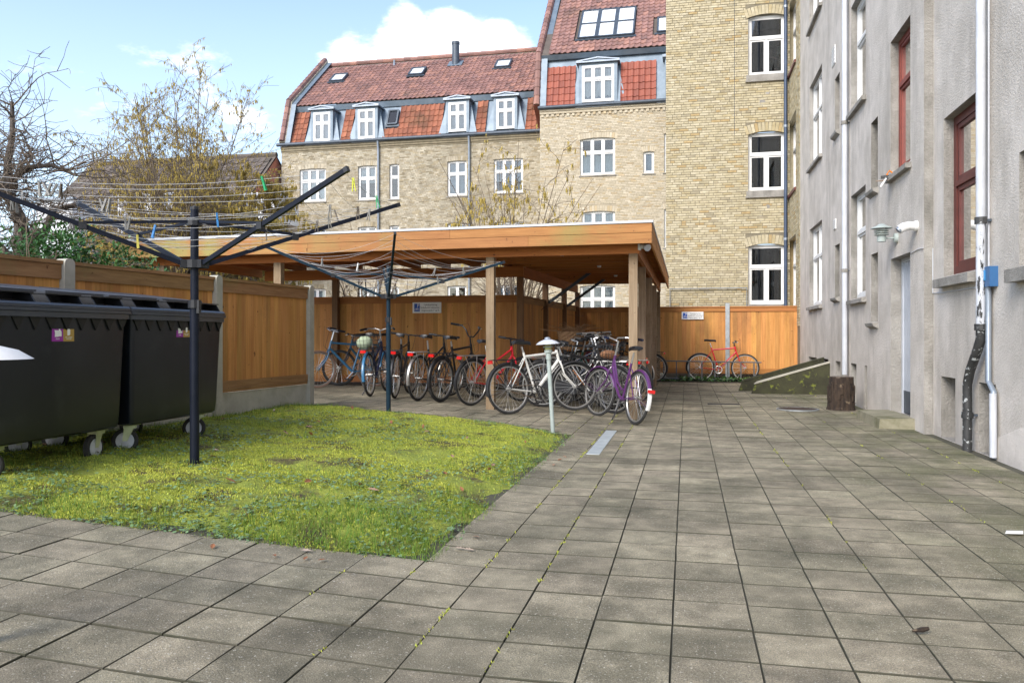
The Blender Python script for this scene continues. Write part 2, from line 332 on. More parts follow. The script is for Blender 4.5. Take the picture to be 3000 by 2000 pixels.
# ---------------------------------------------------------------- ground
def in_lawn(x, y, m=0.0):
    if y < 3.76 + m or x > -1.25 - m: return False
    if x < -5.45 + m: return False
    bx_ = [-5.6, -4.3, -3.2, -2.2, -1.6, -1.25]; by_ = [9.95, 9.86, 9.66, 9.36, 9.08, 8.7]
    return y < np.interp(x, bx_, by_) - m
def lawn_edge(x, y):
    bx_ = [-5.6, -4.3, -3.2, -2.2, -1.6, -1.25]; by_ = [9.95, 9.86, 9.66, 9.36, 9.08, 8.7]
    return min(y - 3.76, -1.25 - x, float(np.interp(x, bx_, by_)) - y)
xs = [-400, -120, -40, -14, -4.5, -1.0, 1.0, 2.6, 6, 20, 80, 400]; ys = [-60, -12, 0, 3, 6, 9, 12, 15, 18, 21, 26, 34, 60, 150, 500]
mb = MB(); vs = [Vector((x, y, gz(x) - 0.009)) for y in ys for x in xs]; nx = len(xs)
mb.add(vs, [(j * nx + i, j * nx + i + 1, (j + 1) * nx + i + 1, (j + 1) * nx + i) for j in range(len(ys) - 1) for i in range(nx - 1)])
g = mb.build('ground', m_joint); tag(g, kind='structure')

# paving: 30 cm concrete slabs, each its own piece near the camera
mb = MB(); a, b_, c_, d_, t = 0.1477, 0.1457, 0.1456, 0.1424, 0.0022
mb.add([Vector(p) for p in ((-a, -c_, -0.04), (a, -c_, -0.04), (a, c_, -0.04), (-a, c_, -0.04), (-a, -c_, -t), (a, -c_, -t), (a, c_, -t), (-a, c_, -t), (-b_, -d_, 0), (b_, -d_, 0), (b_, d_, 0), (-b_, d_, 0))],
       [(0, 1, 5, 4), (1, 2, 6, 5), (2, 3, 7, 6), (3, 0, 4, 7), (4, 5, 9, 8), (5, 6, 10, 9), (6, 7, 11, 10), (7, 4, 8, 11), (8, 9, 10, 11)])
slab_me = mb.mesh('paving_slab', m_slab); slab_me.materials.append(m_joint); slab_me.polygons.foreach_set('material_index', [1] * 8 + [0]); SV, SF = list(mb.v), list(mb.f)
spots = []
for i in range(-30, 10):
    for j in range(-8, 57):
        x, y = -0.053 + 0.3 * i + 0.15, 2.842 + 0.3 * j + 0.15
        if x > 2.75 or in_lawn(x, y, 0.03) or y > 19.75: continue
        if x < -2.85 and y > 14.35: continue
        if y < 9.7 and x < -5.5: continue
        if y < 10.0 and x < -4.9 and y > 3.8: continue
        z = gz(x) + random.gauss(0, 0.0012) + 0.001 * math.sin(x * 0.9 + 1) * math.sin(y * 0.55)
        tl = 0.05 if -4.5 < x < -1.0 else 0.0
        spots.append((x, y, z, tl + random.gauss(0, 0.0024), random.gauss(0, 0.0024), random.gauss(0, 0.006)))
root = bpy.data.objects.new('paving', None); COL.objects.link(root); OFF[root] = Vector((0, 0, 0)); tag(root, kind='structure')
def seen(x, y, z=0.0, m=120):
    d = -S_ * x + C_ * y
    if d < 0.3: return False
    u = CU + F * (C_ * x + S_ * y) / d; v = V0 - F * (z - CAMH) / d
    return -m < u < 3000 + m and -m < v < 2000 + m
order = sorted(spots, key=lambda s: (0 if seen(s[0], s[1]) else 1, s[0] ** 2 + s[1] ** 2))
rest = MB()
for k, (x, y, z, ry, rx, rz) in enumerate(order):
    if k < 300 and seen(x, y): place('paving_slab', slab_me, root, (x, y, z), (rx, ry, rz))
    else:
        Mx = Matrix.Rotation(rz, 3, 'Z') @ Matrix.Rotation(ry, 3, 'Y') @ Matrix.Rotation(rx, 3, 'X')
        rest.add([Mx @ p + Vector((x, y, z)) for p in SV], SF, random.random())
o = rest.build('paving_slab_field', m_slab, root); o.data.materials.append(m_joint); o.data.polygons.foreach_set('material_index', ([1] * 8 + [0]) * (len(o.data.polygons) // 9)); tag(o, kind='stuff')

# ---------------------------------------------------------------- walls with openings, bricks, windows
class Plane:
    def __init__(s, O, Rv, Nv): s.O = Vector(O); s.R = Vector(Rv).normalized(); s.N = Vector(Nv).normalized(); s.M = Matrix((s.R, s.N, Vector((0, 0, 1)))).transposed()
    def P(s, x, z, n=0.0): return s.O + s.R * x + s.N * n + Vector((0, 0, z))
    def box(s, mb, x0, z0, n0, x1, z1, n1, rnd=0.0):
        return mb.box(s.P((x0 + x1) / 2, (z0 + z1) / 2, (n0 + n1) / 2), (abs(x1 - x0), abs(n1 - n0), abs(z1 - z0)), s.M, rnd)
def wall_mesh(pl, W, z0, H, holes, depth):
    mb = MB(); xs = sorted({0.0, W} | {min(max(h[0], 0), W) for h in holes} | {min(max(h[2], 0), W) for h in holes})
    zs = sorted({z0, H} | {min(max(h[1], z0), H) for h in holes} | {min(max(h[3], z0), H) for h in holes})
    for i in range(len(xs) - 1):
        for j in range(len(zs) - 1):
            cx, cz = (xs[i] + xs[i + 1]) / 2, (zs[j] + zs[j + 1]) / 2
            if any(h[0] < cx < h[2] and h[1] < cz < h[3] for h in holes): continue
            mb.add([pl.P(xs[i], zs[j]), pl.P(xs[i + 1], zs[j]), pl.P(xs[i + 1], zs[j + 1]), pl.P(xs[i], zs[j + 1])], [(0, 1, 2, 3)])
    rvs = []
    for h in holes:
        rv = MB(); rvs.append(rv); d = h[4] if len(h) > 4 else depth; x0, za, x1, zb = h[:4]
        for q in (((x0, za), (x0, zb)), ((x0, zb), (x1, zb)), ((x1, zb), (x1, za)), ((x1, za), (x0, za))):
            rv.add([pl.P(*q[0]), pl.P(*q[1]), pl.P(*q[1], -d), pl.P(*q[0], -d)], [(0, 1, 2, 3)])
    class RV_:
        def build(s, name, m, par):
            for r_ in rvs: r_.build(name, m, par)
    return mb, RV_()
BRICK = {}
def bricks(wall, pl, W, z0, H, holes, m, proud=0.013, Lb=0.228, Hb=0.053, jt=0.0125, vis=None, limit=300, arch=None):
    if m.name not in BRICK:
        q = MB().box((0, 0, 0), (Lb, 0.03, Hb)); BRICK[m.name] = q.mesh('brick', m)
    full = []; rest = MB(); k = 0; z = z0 + 0.006
    ang = math.atan2(pl.R.y, pl.R.x)
    while z + Hb < H:
        segs = [(0.0, W)]
        for h in holes:
            if h[1] - 0.004 < z + Hb and h[3] + 0.004 > z:
                ns = []
                for s0, s1 in segs:
                    if h[2] <= s0 or h[0] >= s1: ns.append((s0, s1)); continue
                    if h[0] > s0: ns.append((s0, h[0]))
                    if h[2] < s1: ns.append((h[2], s1))
                segs = ns
        off = (0.0, 0.12, 0.06, 0.18)[k % 4]
        for s0, s1 in segs:
            x = math.floor((s0 - off) / (Lb + jt)) * (Lb + jt) + off
            while x < s1:
                a, b = max(x, s0 + 0.002), min(x + Lb, s1 - 0.002)
                if random.random() < 0.16 and b - a > 0.2:      # a pair of headers
                    mid = (a + b) / 2; parts = [(a, mid - jt / 2), (mid + jt / 2, b)]
                else: parts = [(a, b)]
                for pa, pb in parts:
                    if pb - pa < 0.03: continue
                    n = proud + random.gauss(0, 0.0018); dz = random.gauss(0, 0.0012)
                    if pb - pa > Lb - 0.002: full.append((pa, z + dz, n))
                    else: pl.box(rest, pa, z + dz, n - 0.03, pb, z + dz + Hb, n, random.random() + 0.001)
                x += Lb + jt
        z += Hb + jt; k += 1
    cams = Vector((0, 0, CAMH))
    def key(f):
        p = pl.P(f[0] + Lb / 2, f[1]); ok = seen(p.x, p.y, p.z, 0) and (vis is None or vis(p)); return (0 if ok else 1, (p - cams).length)
    full.sort(key=key)
    for i, (x, zb, n) in enumerate(full):
        if i < limit: place('brick', BRICK[m.name], wall, pl.P(x + Lb / 2, zb + Hb / 2, n - 0.015), (random.gauss(0, .006), 0, ang))
        else: pl.box(rest, x, zb, n - 0.03, x + Lb, zb + Hb, n, random.random() + 0.001)
    o = rest.build('brickwork', m, wall)
    if o: tag(o, kind='stuff')
def window(bld, pl, x0, z0, x1, z1, inset=0.10, cols=2, transom=0.36, fm=None, gm=None, fw=0.05, sash=0.035, back='room', sill=None, rows=1, sillm=None, cur=(0, 1), name='window', depth=0.5):
    fm = fm or m_white; gm = gm or m_glass; mb = MB(); n1, n0 = -inset, -inset - 0.06
    B = lambda a, b, c, d, e=n0, f=n1: pl.box(mb, a, b, e, c, d, f)
    B(x0, z0, x1, z0 + fw * 1.2); B(x0, z1 - fw, x1, z1); B(x0, z0 + fw * 1.2, x0 + fw, z1 - fw); B(x1 - fw, z0 + fw * 1.2, x1, z1 - fw)
    ix0, ix1, iz0, iz1 = x0 + fw, x1 - fw, z0 + fw * 1.2, z1 - fw
    zt = [iz0, iz1]
    if transom: zt = [iz0, iz1 - (iz1 - iz0) * transom - 0.03, iz1 - (iz1 - iz0) * transom + 0.03, iz1]; B(ix0, zt[1], ix1, zt[2], n0 + 0.004, n1 + 0.012)
    cells = []
    rowsz = [(zt[0], zt[1])] + ([(zt[2], zt[3])] if transom else [])
    for ri, (a, b) in enumerate(rowsz):
        cc = cols if isinstance(cols, int) else cols[ri]
        wd = (ix1 - ix0) / cc
        for c in range(cc):
            xa, xb = ix0 + wd * c, ix0 + wd * (c + 1)
            if c: B(xa - 0.025, a, xa + 0.025, b, n0 + 0.003, n1 + 0.006)
            cells.append((xa + (0.025 if c else 0), a, xb - (0.025 if c < cc - 1 else 0), b))
    for xa, a, xb, b in cells:
        s = sash
        B(xa + .003, a + .003, xb - .003, a + s, n0 + .01, n1 - .012); B(xa + .003, b - s, xb - .003, b - .003, n0 + .01, n1 - .012)
        B(xa + .003, a + s, xa + s, b - s, n0 + .01, n1 - .012); B(xb - s, a + s, xb - .003, b - s, n0 + .01, n1 - .012)
    o = mb.build(name, fm, bld)
    for xa, a, xb, b in cells:
        q = MB(); s = sash; nn = n1 - 0.035
        pl.box(q, xa + s - .004, a + s - .004, nn - 0.004, xb - s + .004, b - s + .004, nn); q.build('pane', gm, o)
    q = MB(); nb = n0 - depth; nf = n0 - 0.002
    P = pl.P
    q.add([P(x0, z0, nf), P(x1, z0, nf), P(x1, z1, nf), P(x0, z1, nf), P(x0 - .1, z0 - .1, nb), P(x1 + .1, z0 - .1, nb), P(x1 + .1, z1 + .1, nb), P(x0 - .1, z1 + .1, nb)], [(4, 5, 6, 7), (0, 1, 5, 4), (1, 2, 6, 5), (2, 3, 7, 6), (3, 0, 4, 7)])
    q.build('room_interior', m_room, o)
    if back != 'room':
        q = MB(); c0, c1 = z0 + (z1 - z0) * cur[0], z0 + (z1 - z0) * cur[1]
        k = 24; nn = n0 - 0.05; vs = []
        for i in range(k + 1):
            x = x0 + 0.02 + (x1 - x0 - 0.04) * i / k; dn = 0.012 * math.sin(i * 1.9) if back == 'curtain' else 0
            vs += [P(x, c0, nn + dn), P(x, c1, nn + dn)]
        q.add(vs, [(2 * i, 2 * i + 2, 2 * i + 3, 2 * i + 1) for i in range(k)])
        q.build('curtain', m_curt if back == 'curtain' else m_blind, o, smooth=True)
    if sill:
        q = MB(); d, hgt = sill; ov = 0.05
        q.add([P(x0 - ov, z0 - hgt, -inset), P(x1 + ov, z0 - hgt, -inset), P(x1 + ov, z0 - hgt, d), P(x0 - ov, z0 - hgt, d), P(x0 - ov, z0 - .004, -inset), P(x1 + ov, z0 - .004, -inset), P(x1 + ov, z0 - .03, d), P(x0 - ov, z0 - .03, d)],
              [(3, 2, 1, 0), (4, 5, 6, 7), (0, 1, 5, 4), (1, 2, 6, 5), (2, 3, 7, 6), (3, 0, 4, 7)])
        q.build('sill', sillm or m_stucco2, o)
    return o
# ---------------------------------------------------------------- grey rendered building on the right
XW, XN = 2.66, 2.76
YF = 20.1
YP = onX(2707, 1200, XW).y                        # step in the wall
grey = thing('grey_building', 'tall grey rendered apartment building lining the right side of the courtyard', 'building', (XW + 2, 10, 0))
plf = Plane((XW, YF, 0), (0, -1, 0), (-1, 0, 0)); pln = Plane((XN, YP, 0), (0, -1, 0), (-1, 0, 0))
def hole(pl, X, uf, un, vt, vb, d=0.25):
    a = onX(uf, 900, X).y; b = onX(un, 900, X).y; zt = onX(un, vt, X).z; zb = onX(un, vb, X).z
    return [pl.O.y - a, zb, pl.O.y - b, zt, d]
hA = [hole(plf, XW, 2372, 2408, t, b) for t, b in ((643, 889), (186, 447))]
sth = hA[1][1] - hA[0][1]
hA.append([hA[1][0], hA[1][1] + sth, hA[1][2], hA[1][3] + sth, .25])
hB = [hole(plf, XW, 2493, 2536, t, b) for t, b in ((540, 867), (-60, 276))]
hC = [hole(plf, XW, 2446, 2460, t, b, .22) for t, b in ((712, 868), (210, 378))]
hD = [hole(plf, XW, 2552, 2572, t, b, .26) for t, b in ((738, 942), (340, 547))]
hE = [hole(plf, XW, 2609, 2667, 43, 471, .22)]
hF = [hole(plf, XW, 2610, 2667, 738, 1212, .3)]; hF[0][1] = 0.10
hK = []
for uf, un, vt, vb in ((2369, 2393, 1048, 1090), (2406, 2427, 1052, 1100), (2448, 2462, 1059, 1140), (2492, 2509, 1066, 1192), (2533, 2540, 1071, 1194)):
    q = hole(plf, XW, uf, un, vt, vb, .3); q[1] = max(q[1], 0.0); hK.append(q)
hK[3][1] = 0.02; hK[4][1] = 0.02
holes_f = hA + hB + hC + hD + hE + hF + hK
Wf = YF - YP
HG = 13.5
wm, rv = wall_mesh(plf, Wf, -0.1, HG, holes_f, .25)
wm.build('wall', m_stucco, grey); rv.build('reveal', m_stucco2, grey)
hG = [hole(pln, XN, 2765, 2862, 268, 789, .26)]
hH = [hole(pln, XN, 2986, 3100, 385, 755, .25)]
hN = [hole(pln, XN, 2757, 2799, 1108, 1292, .3), hole(pln, XN, 2868, 2917, 1127, 1333, .3)]
for q in hN: q[1] = 0.0
Wn = YP + 6
wm, rv = wall_mesh(pln, Wn, -0.1, HG, hG + hH + hN, .25)
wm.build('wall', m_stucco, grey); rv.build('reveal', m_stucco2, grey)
q = MB(); q.add([Vector((XW, YP, -.1)), Vector((XN, YP, -.1)), Vector((XN, YP, HG)), Vector((XW, YP, HG))], [(0, 1, 2, 3)]); q.build('wall_return', m_stucco2, grey)  # camera-facing step, its shade painted by the darker stucco
q = MB().bx(XW, YF, -0.1, 9.5, YF + 0.02, HG).bx(9.5, -6, -0.1, 9.52, YF, HG).bx(XW, -6, HG, 9.5, YF, HG + .05).bx(XN, -6.02, -0.1, 9.5, -6, HG); q.build('rear_shell', m_stucco, grey)
def backs(pl, hs, m=m_stucco2):
    for h_ in hs:
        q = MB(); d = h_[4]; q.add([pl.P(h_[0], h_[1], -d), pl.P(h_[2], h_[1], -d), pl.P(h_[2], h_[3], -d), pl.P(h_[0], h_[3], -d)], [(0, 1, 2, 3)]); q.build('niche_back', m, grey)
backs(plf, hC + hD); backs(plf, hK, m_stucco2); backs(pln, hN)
SILL = (0.07, 0.09)
for h_ in hA: window(grey, plf, *h_[:4], inset=.08, cols=2, transom=.38, sill=SILL, back='curtain', cur=(0, .55))
for h_ in hB: window(grey, plf, *h_[:4], inset=.095, cols=1, transom=.36, sill=SILL, fw=.06)
window(grey, plf, *hE[0][:4], inset=.10, cols=1, transom=.33, fm=m_redpaint2, sill=SILL, fw=.07, back='blind', name='stair_window')
window(grey, pln, *hG[0][:4], inset=.10, cols=1, transom=.42, fm=m_redpaint, sill=(0.10, .12), fw=.09, sash=.05, back='curtain', cur=(0, .5), name='stair_window')
window(grey, pln, *hH[0][:4], inset=.16, cols=2, transom=.38, fm=m_white, sill=(0.10, .14), fw=.06)
for h_ in hC + hD:                                   # rough sills of the blind slots
    q = MB(); P = plf.P; x0, z0, x1 = h_[0] - .05, h_[1], h_[2] + .03
    q.add([P(x0, z0 - .10, 0), P(x1, z0 - .10, 0), P(x1, z0 - .06, .07), P(x0, z0 - .06, .07), P(x0, z0 + .01, -.2), P(x1, z0 + .01, -.2), P(x1, z0 - .02, .08), P(x0, z0 - .02, .08)],
          [(3, 2, 1, 0), (4, 5, 6, 7), (0, 1, 5, 4), (1, 2, 6, 5), (2, 3, 7, 6), (3, 0, 4, 7)]); q.build('sill', m_stucco2, grey)
# door
h_ = hF[0]; q = MB(); x0, z0, x1, z1 = h_[:4]
plf.box(q, x0, z0, -.22, x0 + .06, z1, -.13); plf.box(q, x1 - .06, z0, -.22, x1, z1, -.13); plf.box(q, x0 + .06, z1 - .06, -.22, x1 - .06, z1, -.13)
dr = q.build('door', m_doorw, grey)
for k in range(7):                                   # boards of the door leaf
    q = MB(); wd = (x1 - x0 - .12) / 7; plf.box(q, x0 + .06 + wd * k + .003, z0 + .30, -.18, x0 + .06 + wd * (k + 1) - .003, z1 - .06, -.145); q.build('door_board', m_doorw, dr)
q = MB(); plf.box(q, x0 + .06, z0 + .01, -.18, x1 - .06, z0 + .30, -.142); q.build('kick_plate', m_gutter, dr)
q = MB(); hx = x1 - .14; plf.box(q, hx - .02, z0 + .92, -.145, hx + .02, z0 + 1.14, -.135); q.tube([plf.P(hx, z0 + 1.05, -.14), plf.P(hx, z0 + 1.05, -.09), plf.P(hx - .11, z0 + 1.05, -.09)], .009, 6); q.build('door_handle', m_chrome, dr)
q = MB(); yb = YF - (h_[0] + h_[2]) / 2
pa = ong(2540, 1238); 
q.add([Vector(p) for p in ((XW + .02, yb + .60, -.03), (XW - .42, yb + .58, -.03), (XW - .40, yb - .66, -.03), (XW + .02, yb - .68, -.03), (XW + .02, yb + .60, .125), (XW - .40, yb + .56, .12), (XW - .38, yb - .63, .115), (XW + .02, yb - .66, .13))],
      [(0, 1, 5, 4), (1, 2, 6, 5), (2, 3, 7, 6), (4, 5, 6, 7)]); q.build('doorstep', mat('stained_step', (0.27, 0.25, 0.175), (0.19, 0.175, 0.115), .92, 5, bump=.5, bscale=50, dirt=(0.10, 0.10, 0.04), dirt_scale=3, dirt_lo=.5, dirt_hi=.7), grey)
# rough plaster patch at the foot of the near wall, and a narrow plinth
q = MB(); pts = []
yy0 = onX(2925, 1300, XN).y; k = 26
top = [(yy0 - i * (yy0 + 5) / k, 0.30 + .05 * math.sin(i * 1.7) + .03 * math.sin(i * 4.1) - (.12 if i == 0 else 0)) for i in range(k + 1)]
vs = [];
for y, zt in top: vs += [Vector((XN - .018, y, -.05)), Vector((XN - .016, y, zt)), Vector((XN + .01, y, zt + .03))]
q.add(vs, [f for i in range(k) for f in ((3 * i, 3 * i + 3, 3 * i + 4, 3 * i + 1), (3 * i + 1, 3 * i + 4, 3 * i + 5, 3 * i + 2))]); q.build('plaster_patch', m_stucco, grey, smooth=True)
# downpipes
def pipe_with_collars(name, pts, r, m, parent, collars=(), cm=None, n=12):
    o = MB().tube(pts, r, n).build(name, m, parent, smooth=True)
    for c in collars:
        q = MB().lathe([(r + .002, -.03), (r + .012, -.03), (r + .012, .03), (r + .002, .03)], n, c); q.build('collar', cm or m, o)
        q = MB().bx(c[0], c[1] - .012, c[2] - .012, c[0] + .12, c[1] + .012, c[2] + .012) if abs(pts[0][0]) > 1.5 and name != 'wing_pipe' else MB().bx(c[0] - .012, c[1], c[2] - .012, c[0] + .012, c[1] + .1, c[2] + .012)
        q.build('bracket', m_gutter, o)
    return o
xp = XW - .075; y1 = onX(2474.5, 900, xp).y
pipe_with_collars('downpipe', [(xp, y1, HG), (xp, y1, .47)], .044, m_pipe_w, grey, [(xp, y1, onX(2474, v, xp).z) for v in (361, 793)], m_stucco2)
xq = XN - .09; pq = lambda u, v: onX(u, v, xq)
yq = pq(2873, 800).y
pipe_with_collars('downpipe', [(xq, yq, HG), (xq, yq, pq(2873, 640).z)], .041, m_pipe_w, grey, [(xq, yq, pq(2873, 646).z)], m_pipe_b)
b0 = [Vector((xq, yq, pq(2873, 646).z)), Vector((xq, yq, pq(2873, 958).z))]
MB().tube(b0, .0405, 12).build('downpipe', mat('half_peeled_pipe', (0.56, 0.58, 0.62), (0.48, 0.5, 0.54), 0.45, 4, dirt=(0.03, 0.03, 0.03), dirt_scale=5, dirt_lo=0.55, dirt_hi=0.58, dirt_stretch=(4, 4, .9), bump=.2), grey, smooth=True)
ze = pq(2873, 958).z
pth = [Vector((xq, yq, ze)), Vector((xq, yq, pq(2870, 994).z))] + [Vector((xq, pq(u, v).y, pq(u, v).z)) for u, v in ((2862, 1030), (2842, 1085), (2834, 1125))]
yl = pth[-1].y; pth += [Vector((xq, yl, pq(2833, 1160).z)), Vector((xq, yl, pq(2833, 1200).z)), Vector((xq, yl, -.01))]
pipe_with_collars('downpipe_foot', pth, .043, m_pipe_b, grey, [(xq, yl, pq(2833, 1215).z), (xq, yq, ze)], m_pipe_b)
# thin conduits
MB().tube([(XN - .012, onX(2901, 500, XN).y, HG), (XN - .012, onX(2901, 500, XN).y, onX(2901, 780, XN).z)], .009, 6).build('cable', m_pipe_w, grey)
q = MB(); c0 = lambda u, v, X=XW: onX(u, v, X - .008)
q.tube([c0(2668, 742), c0(2690, 730), c0(2704, 727)], .006, 5); q.tube([onX(2733, 727, XN - .008), onX(2733, 858, XN - .008), onX(2760, 858, XN - .008), onX(2858, 842, XN - .008)], .006, 5); q.build('cable', m_pipe_w, grey)
# vent plates
for u0, u1, v0, v1 in ((2437, 2446, 148, 184), (2441.5, 2448, 645, 670)):
    a = onX(u0, v0, XW - .012); b = onX(u1, v1, XW - .012)
    v = MB().bx(XW - .014, b.y, b.z, XW + .004, a.y, a.z).build('vent_plate', m_white, grey)
    for k in range(5):
        z = b.z + (a.z - b.z) * (k + .5) / 5; MB().bx(XW - .022, b.y + .01, z - .008, XW - .014, a.y - .01, z + .006).build('slat', m_white, v)
# ---------------------------------------------------------------- yellow brick wing behind the rear fence
YY = 22.1
yw = thing('yellow_brick_wing', 'yellow brick stair wing with three arched white windows behind the rear fence', 'building', (1.2, YY + 2, 0))
XL = onY(1951, 900, YY).x
ply = Plane((XL, YY, 0), (1, 0, 0), (0, -1, 0)); Wy = XW - XL; HY = 12.5
hy = []
for vt, vb in ((36, 222), (381, 560), (712, 891)):
    a, b = onY(2192, vb, YY), onY(2301, vt, YY); hy.append([a.x - XL, a.z, b.x - XL, b.z, .14])
wm, rv = wall_mesh(ply, Wy, -.1, HY, hy, .14)
wl = wm.build('wall', m_mortar, yw); rv.build('reveal', m_brick_y, yw)
def voussoirs(wall, pl, h_, m, rise, n=13, hgt=.235, fill=None):
    x0, z1, x1 = h_[0], h_[3], h_[2]; w_ = (x1 - x0) / 2; cx = (x0 + x1) / 2; Rr = (w_ * w_ + rise * rise) / (2 * rise); zc = z1 - Rr; am = math.asin(min(1, w_ / Rr)) * 1.10
    for k in range(n):
        a = -am + 2 * am * (k + .5) / n; dw = 2 * am * (Rr + .1) / n - .012
        c = pl.P(cx + math.sin(a) * (Rr + hgt / 2), zc + math.cos(a) * (Rr + hgt / 2), -.004 + random.gauss(0, .0015))
        Mx = pl.M @ Matrix.Rotation(a, 3, 'Y')
        MB().box(c, (dw, .034, hgt), Mx, random.random()).build('arch_brick', m, wall)
    q = MB(); k = 10; pts = [pl.P(cx + math.sin(t) * Rr, zc + math.cos(t) * Rr, .002) for t in [-math.asin(w_ / Rr) + 2 * math.asin(w_ / Rr) * i / k for i in range(k + 1)]]
    for i in range(k):
        a, b = pts[i], pts[i + 1]; at, bt = Vector((a.x, a.y, pl.O.z + z1 + .002)), Vector((b.x, b.y, pl.O.z + z1 + .002)); nn = -pl.N * .1
        q.add([a, b, bt, at, a + nn, b + nn], [(0, 1, 2, 3), (1, 0, 4, 5)])
    q.build('arch_infill', fill or m, wall)
RISE = .075
bh = [[h_[0], h_[1] - .001, h_[2], h_[3] + .001] for h_ in hy] + [[h_[0] - .07, h_[3] - .07, h_[2] + .07, h_[3] + .235] for h_ in hy]
bricks(wl, ply, Wy, 1.35, HY, bh, m_brick_y, vis=lambda p: p.z > 1.9)
for h_ in hy:
    voussoirs(wl, ply, h_, m_brick_y, RISE, fill=m_mortar)
    o = window(yw, ply, h_[0], h_[1], h_[2], h_[3] - .02, inset=.10, cols=(2, 1), transom=.37, fw=.055, sash=.04, gm=m_glass_d, depth=1.2)
    q = MB(); ply.box(q, h_[0] - .05, h_[1] - .14, -.12, h_[2] + .02, h_[1] - .002, .05); ply.box(q, h_[0] - .07, h_[1] - .19, -.1, h_[2] + .02, h_[1] - .142, .075); q.build('sill', m_stucco2, o)
# the narrow return of the wing, in the plane of the grey wall
pls = Plane((XW, YY, 0), (0, -1, 0), (-1, 0, 0)); Ws = YY - YF
hs = []
for vt, vb in ((-40, 172), (325, 545), (688, 900)):
    a = onX(2310, 900, XW).y; b = onX(2333, 900, XW).y; hs.append([YY - a, onX(2333, vb, XW).z, YY - b, onX(2333, vt, XW).z, .2])
wm, rv = wall_mesh(pls, Ws, -.1, HY, hs, .2)
ws = wm.build('return_wall', m_mortar, yw); rv.build('reveal', m_brick_y, yw)
bricks(ws, pls, Ws - .005, 1.35, HY, [[h_[0], h_[1], h_[2], h_[3]] for h_ in hs], m_brick_y, limit=150)
for h_ in hs: window(yw, pls, *h_[:4], inset=.12, cols=1, transom=.36, fw=.06, gm=m_glass_d, sill=(.06, .1), sillm=m_redpaint)
q = MB().bx(XL, YY + .004, -.1, XL + .02, YY + 9, HY).bx(XL, YY, HY, XW + 6, YY + 9, HY + .05); q.build('side_shell', m_brick_y, yw)
xpp = onY(2301.5, 500, YY - .09).x
pipe_with_collars('wing_pipe', [(xpp, YY - .09, HY), (xpp, YY - .09, .1)], .045, m_pipe_bl, yw, [(xpp, YY - .09, onY(2301, v, YY - .09).z) for v in (20, 370, 700)], m_pipe_g)
xw_ = onY(2151.6, 200, YY).x; MB().tube([(xw_, YY - .014, HY), (xw_, YY - .014, onY(2151, 397, YY).z)], .006, 5).build('lightning_wire', m_gutter, yw)
a, b = onY(1963, 846, YY - .08), onY(2188, 843, YY - .08)
MB().tube([(a.x, a.y, 1.0), (a.x, a.y, a.z), (b.x, b.y, b.z), (b.x, b.y, 1.0)], .016, 6).build('gas_pipe', m_pipe_g, yw, smooth=True)
for uu, vv, sz in ((2231, 303, .10), (2229, 640, .07), (2249, 270, .055), (2250, 605, .05)):   # patches of grey repair mortar
    c = onY(uu, vv, YY - .012); q = MB(); k = 11
    rr = [sz * (0.75 + .5 * random.random()) for _ in range(k)]
    q.prism([c + Vector((math.cos(2 * math.pi * i / k) * rr[i], 0, math.sin(2 * math.pi * i / k) * rr[i])) for i in range(k)], (0, .02, 0)); q.build('mortar_patch', m_stucco2, yw)
# ------------------------------------------------ pantiled roofs
def pantile_mesh(m, wd=.235, ln=.36):
    mb = MB(); k = 6; vs = []
    for i in range(k + 1):
        x = -.01 + (wd + .02) * i / k; z = .024 * math.cos(2 * math.pi * (i / k) + .6)
        vs += [Vector((x, 0, z + .012)), Vector((x, 0, z + .036)), Vector((x, ln, z + .006))]
    mb.add(vs, [f for i in range(k) for f in ((3 * i, 3 * i + 3, 3 * i + 4, 3 * i + 1), (3 * i + 1, 3 * i + 4, 3 * i + 5, 3 * i + 2))])
    return mb
def pantiles(parent, O, Rv, Uv, W, Ls, m, holes=(), cov=.235, gauge=.32, limit=300, name='roof_tile'):
    O, Rv, Uv = Vector(O), Vector(Rv).normalized(), Vector(Uv).normalized(); Nv = Rv.cross(Uv)
    Mx = Matrix((Rv, Uv, Nv)).transposed(); eul = tuple(Mx.to_euler()); tm = pantile_mesh(m, cov); me = tm.mesh(name, m, True)
    pts = []
    for j in range(int(Ls / gauge)):
        for i in range(int(W / cov)):
            x, l = i * cov, j * gauge
            if any(h[0] - cov * .75 < x < h[2] - cov * .25 and h[1] - gauge * .85 < l < h[3] - gauge * .15 for h in holes): continue
            pts.append(O + Rv * x + Uv * l + Nv * random.gauss(0, .003))
    c0 = Vector((0, 0, CAMH)); pts.sort(key=lambda p: (0 if seen(p.x, p.y, p.z, 0) else 1, (p - c0).length))
    rest = MB()
    for k, p in enumerate(pts):
        if k < limit: place(name, me, parent, p, eul)
        else: rest.add([Mx @ v + p for v in tm.v], tm.f, random.random() + .001)
    if rest.v: tag(rest.build(name + '_field', m, parent, smooth=True), kind='stuff')
def onPl(u, v, p0, n):
    d = ray(u, v); p0 = Vector(p0) - Vector((0, 0, CAMH)); t = p0.dot(n) / d.dot(n); return Vector((0, 0, CAMH)) + d * t
def rg(x, y): return 780 + x * .5102, y * .5102
def slope(parent, name, O, Rv, W, Uv, Ls, m, thick=.03):
    O, Rv, Uv = Vector(O), Vector(Rv), Vector(Uv).normalized(); n = Rv.cross(Uv)
    return MB().add([O, O + Rv * W, O + Rv * W + Uv * Ls, O + Uv * Ls], [(0, 1, 2, 3)]).build(name, m, parent)
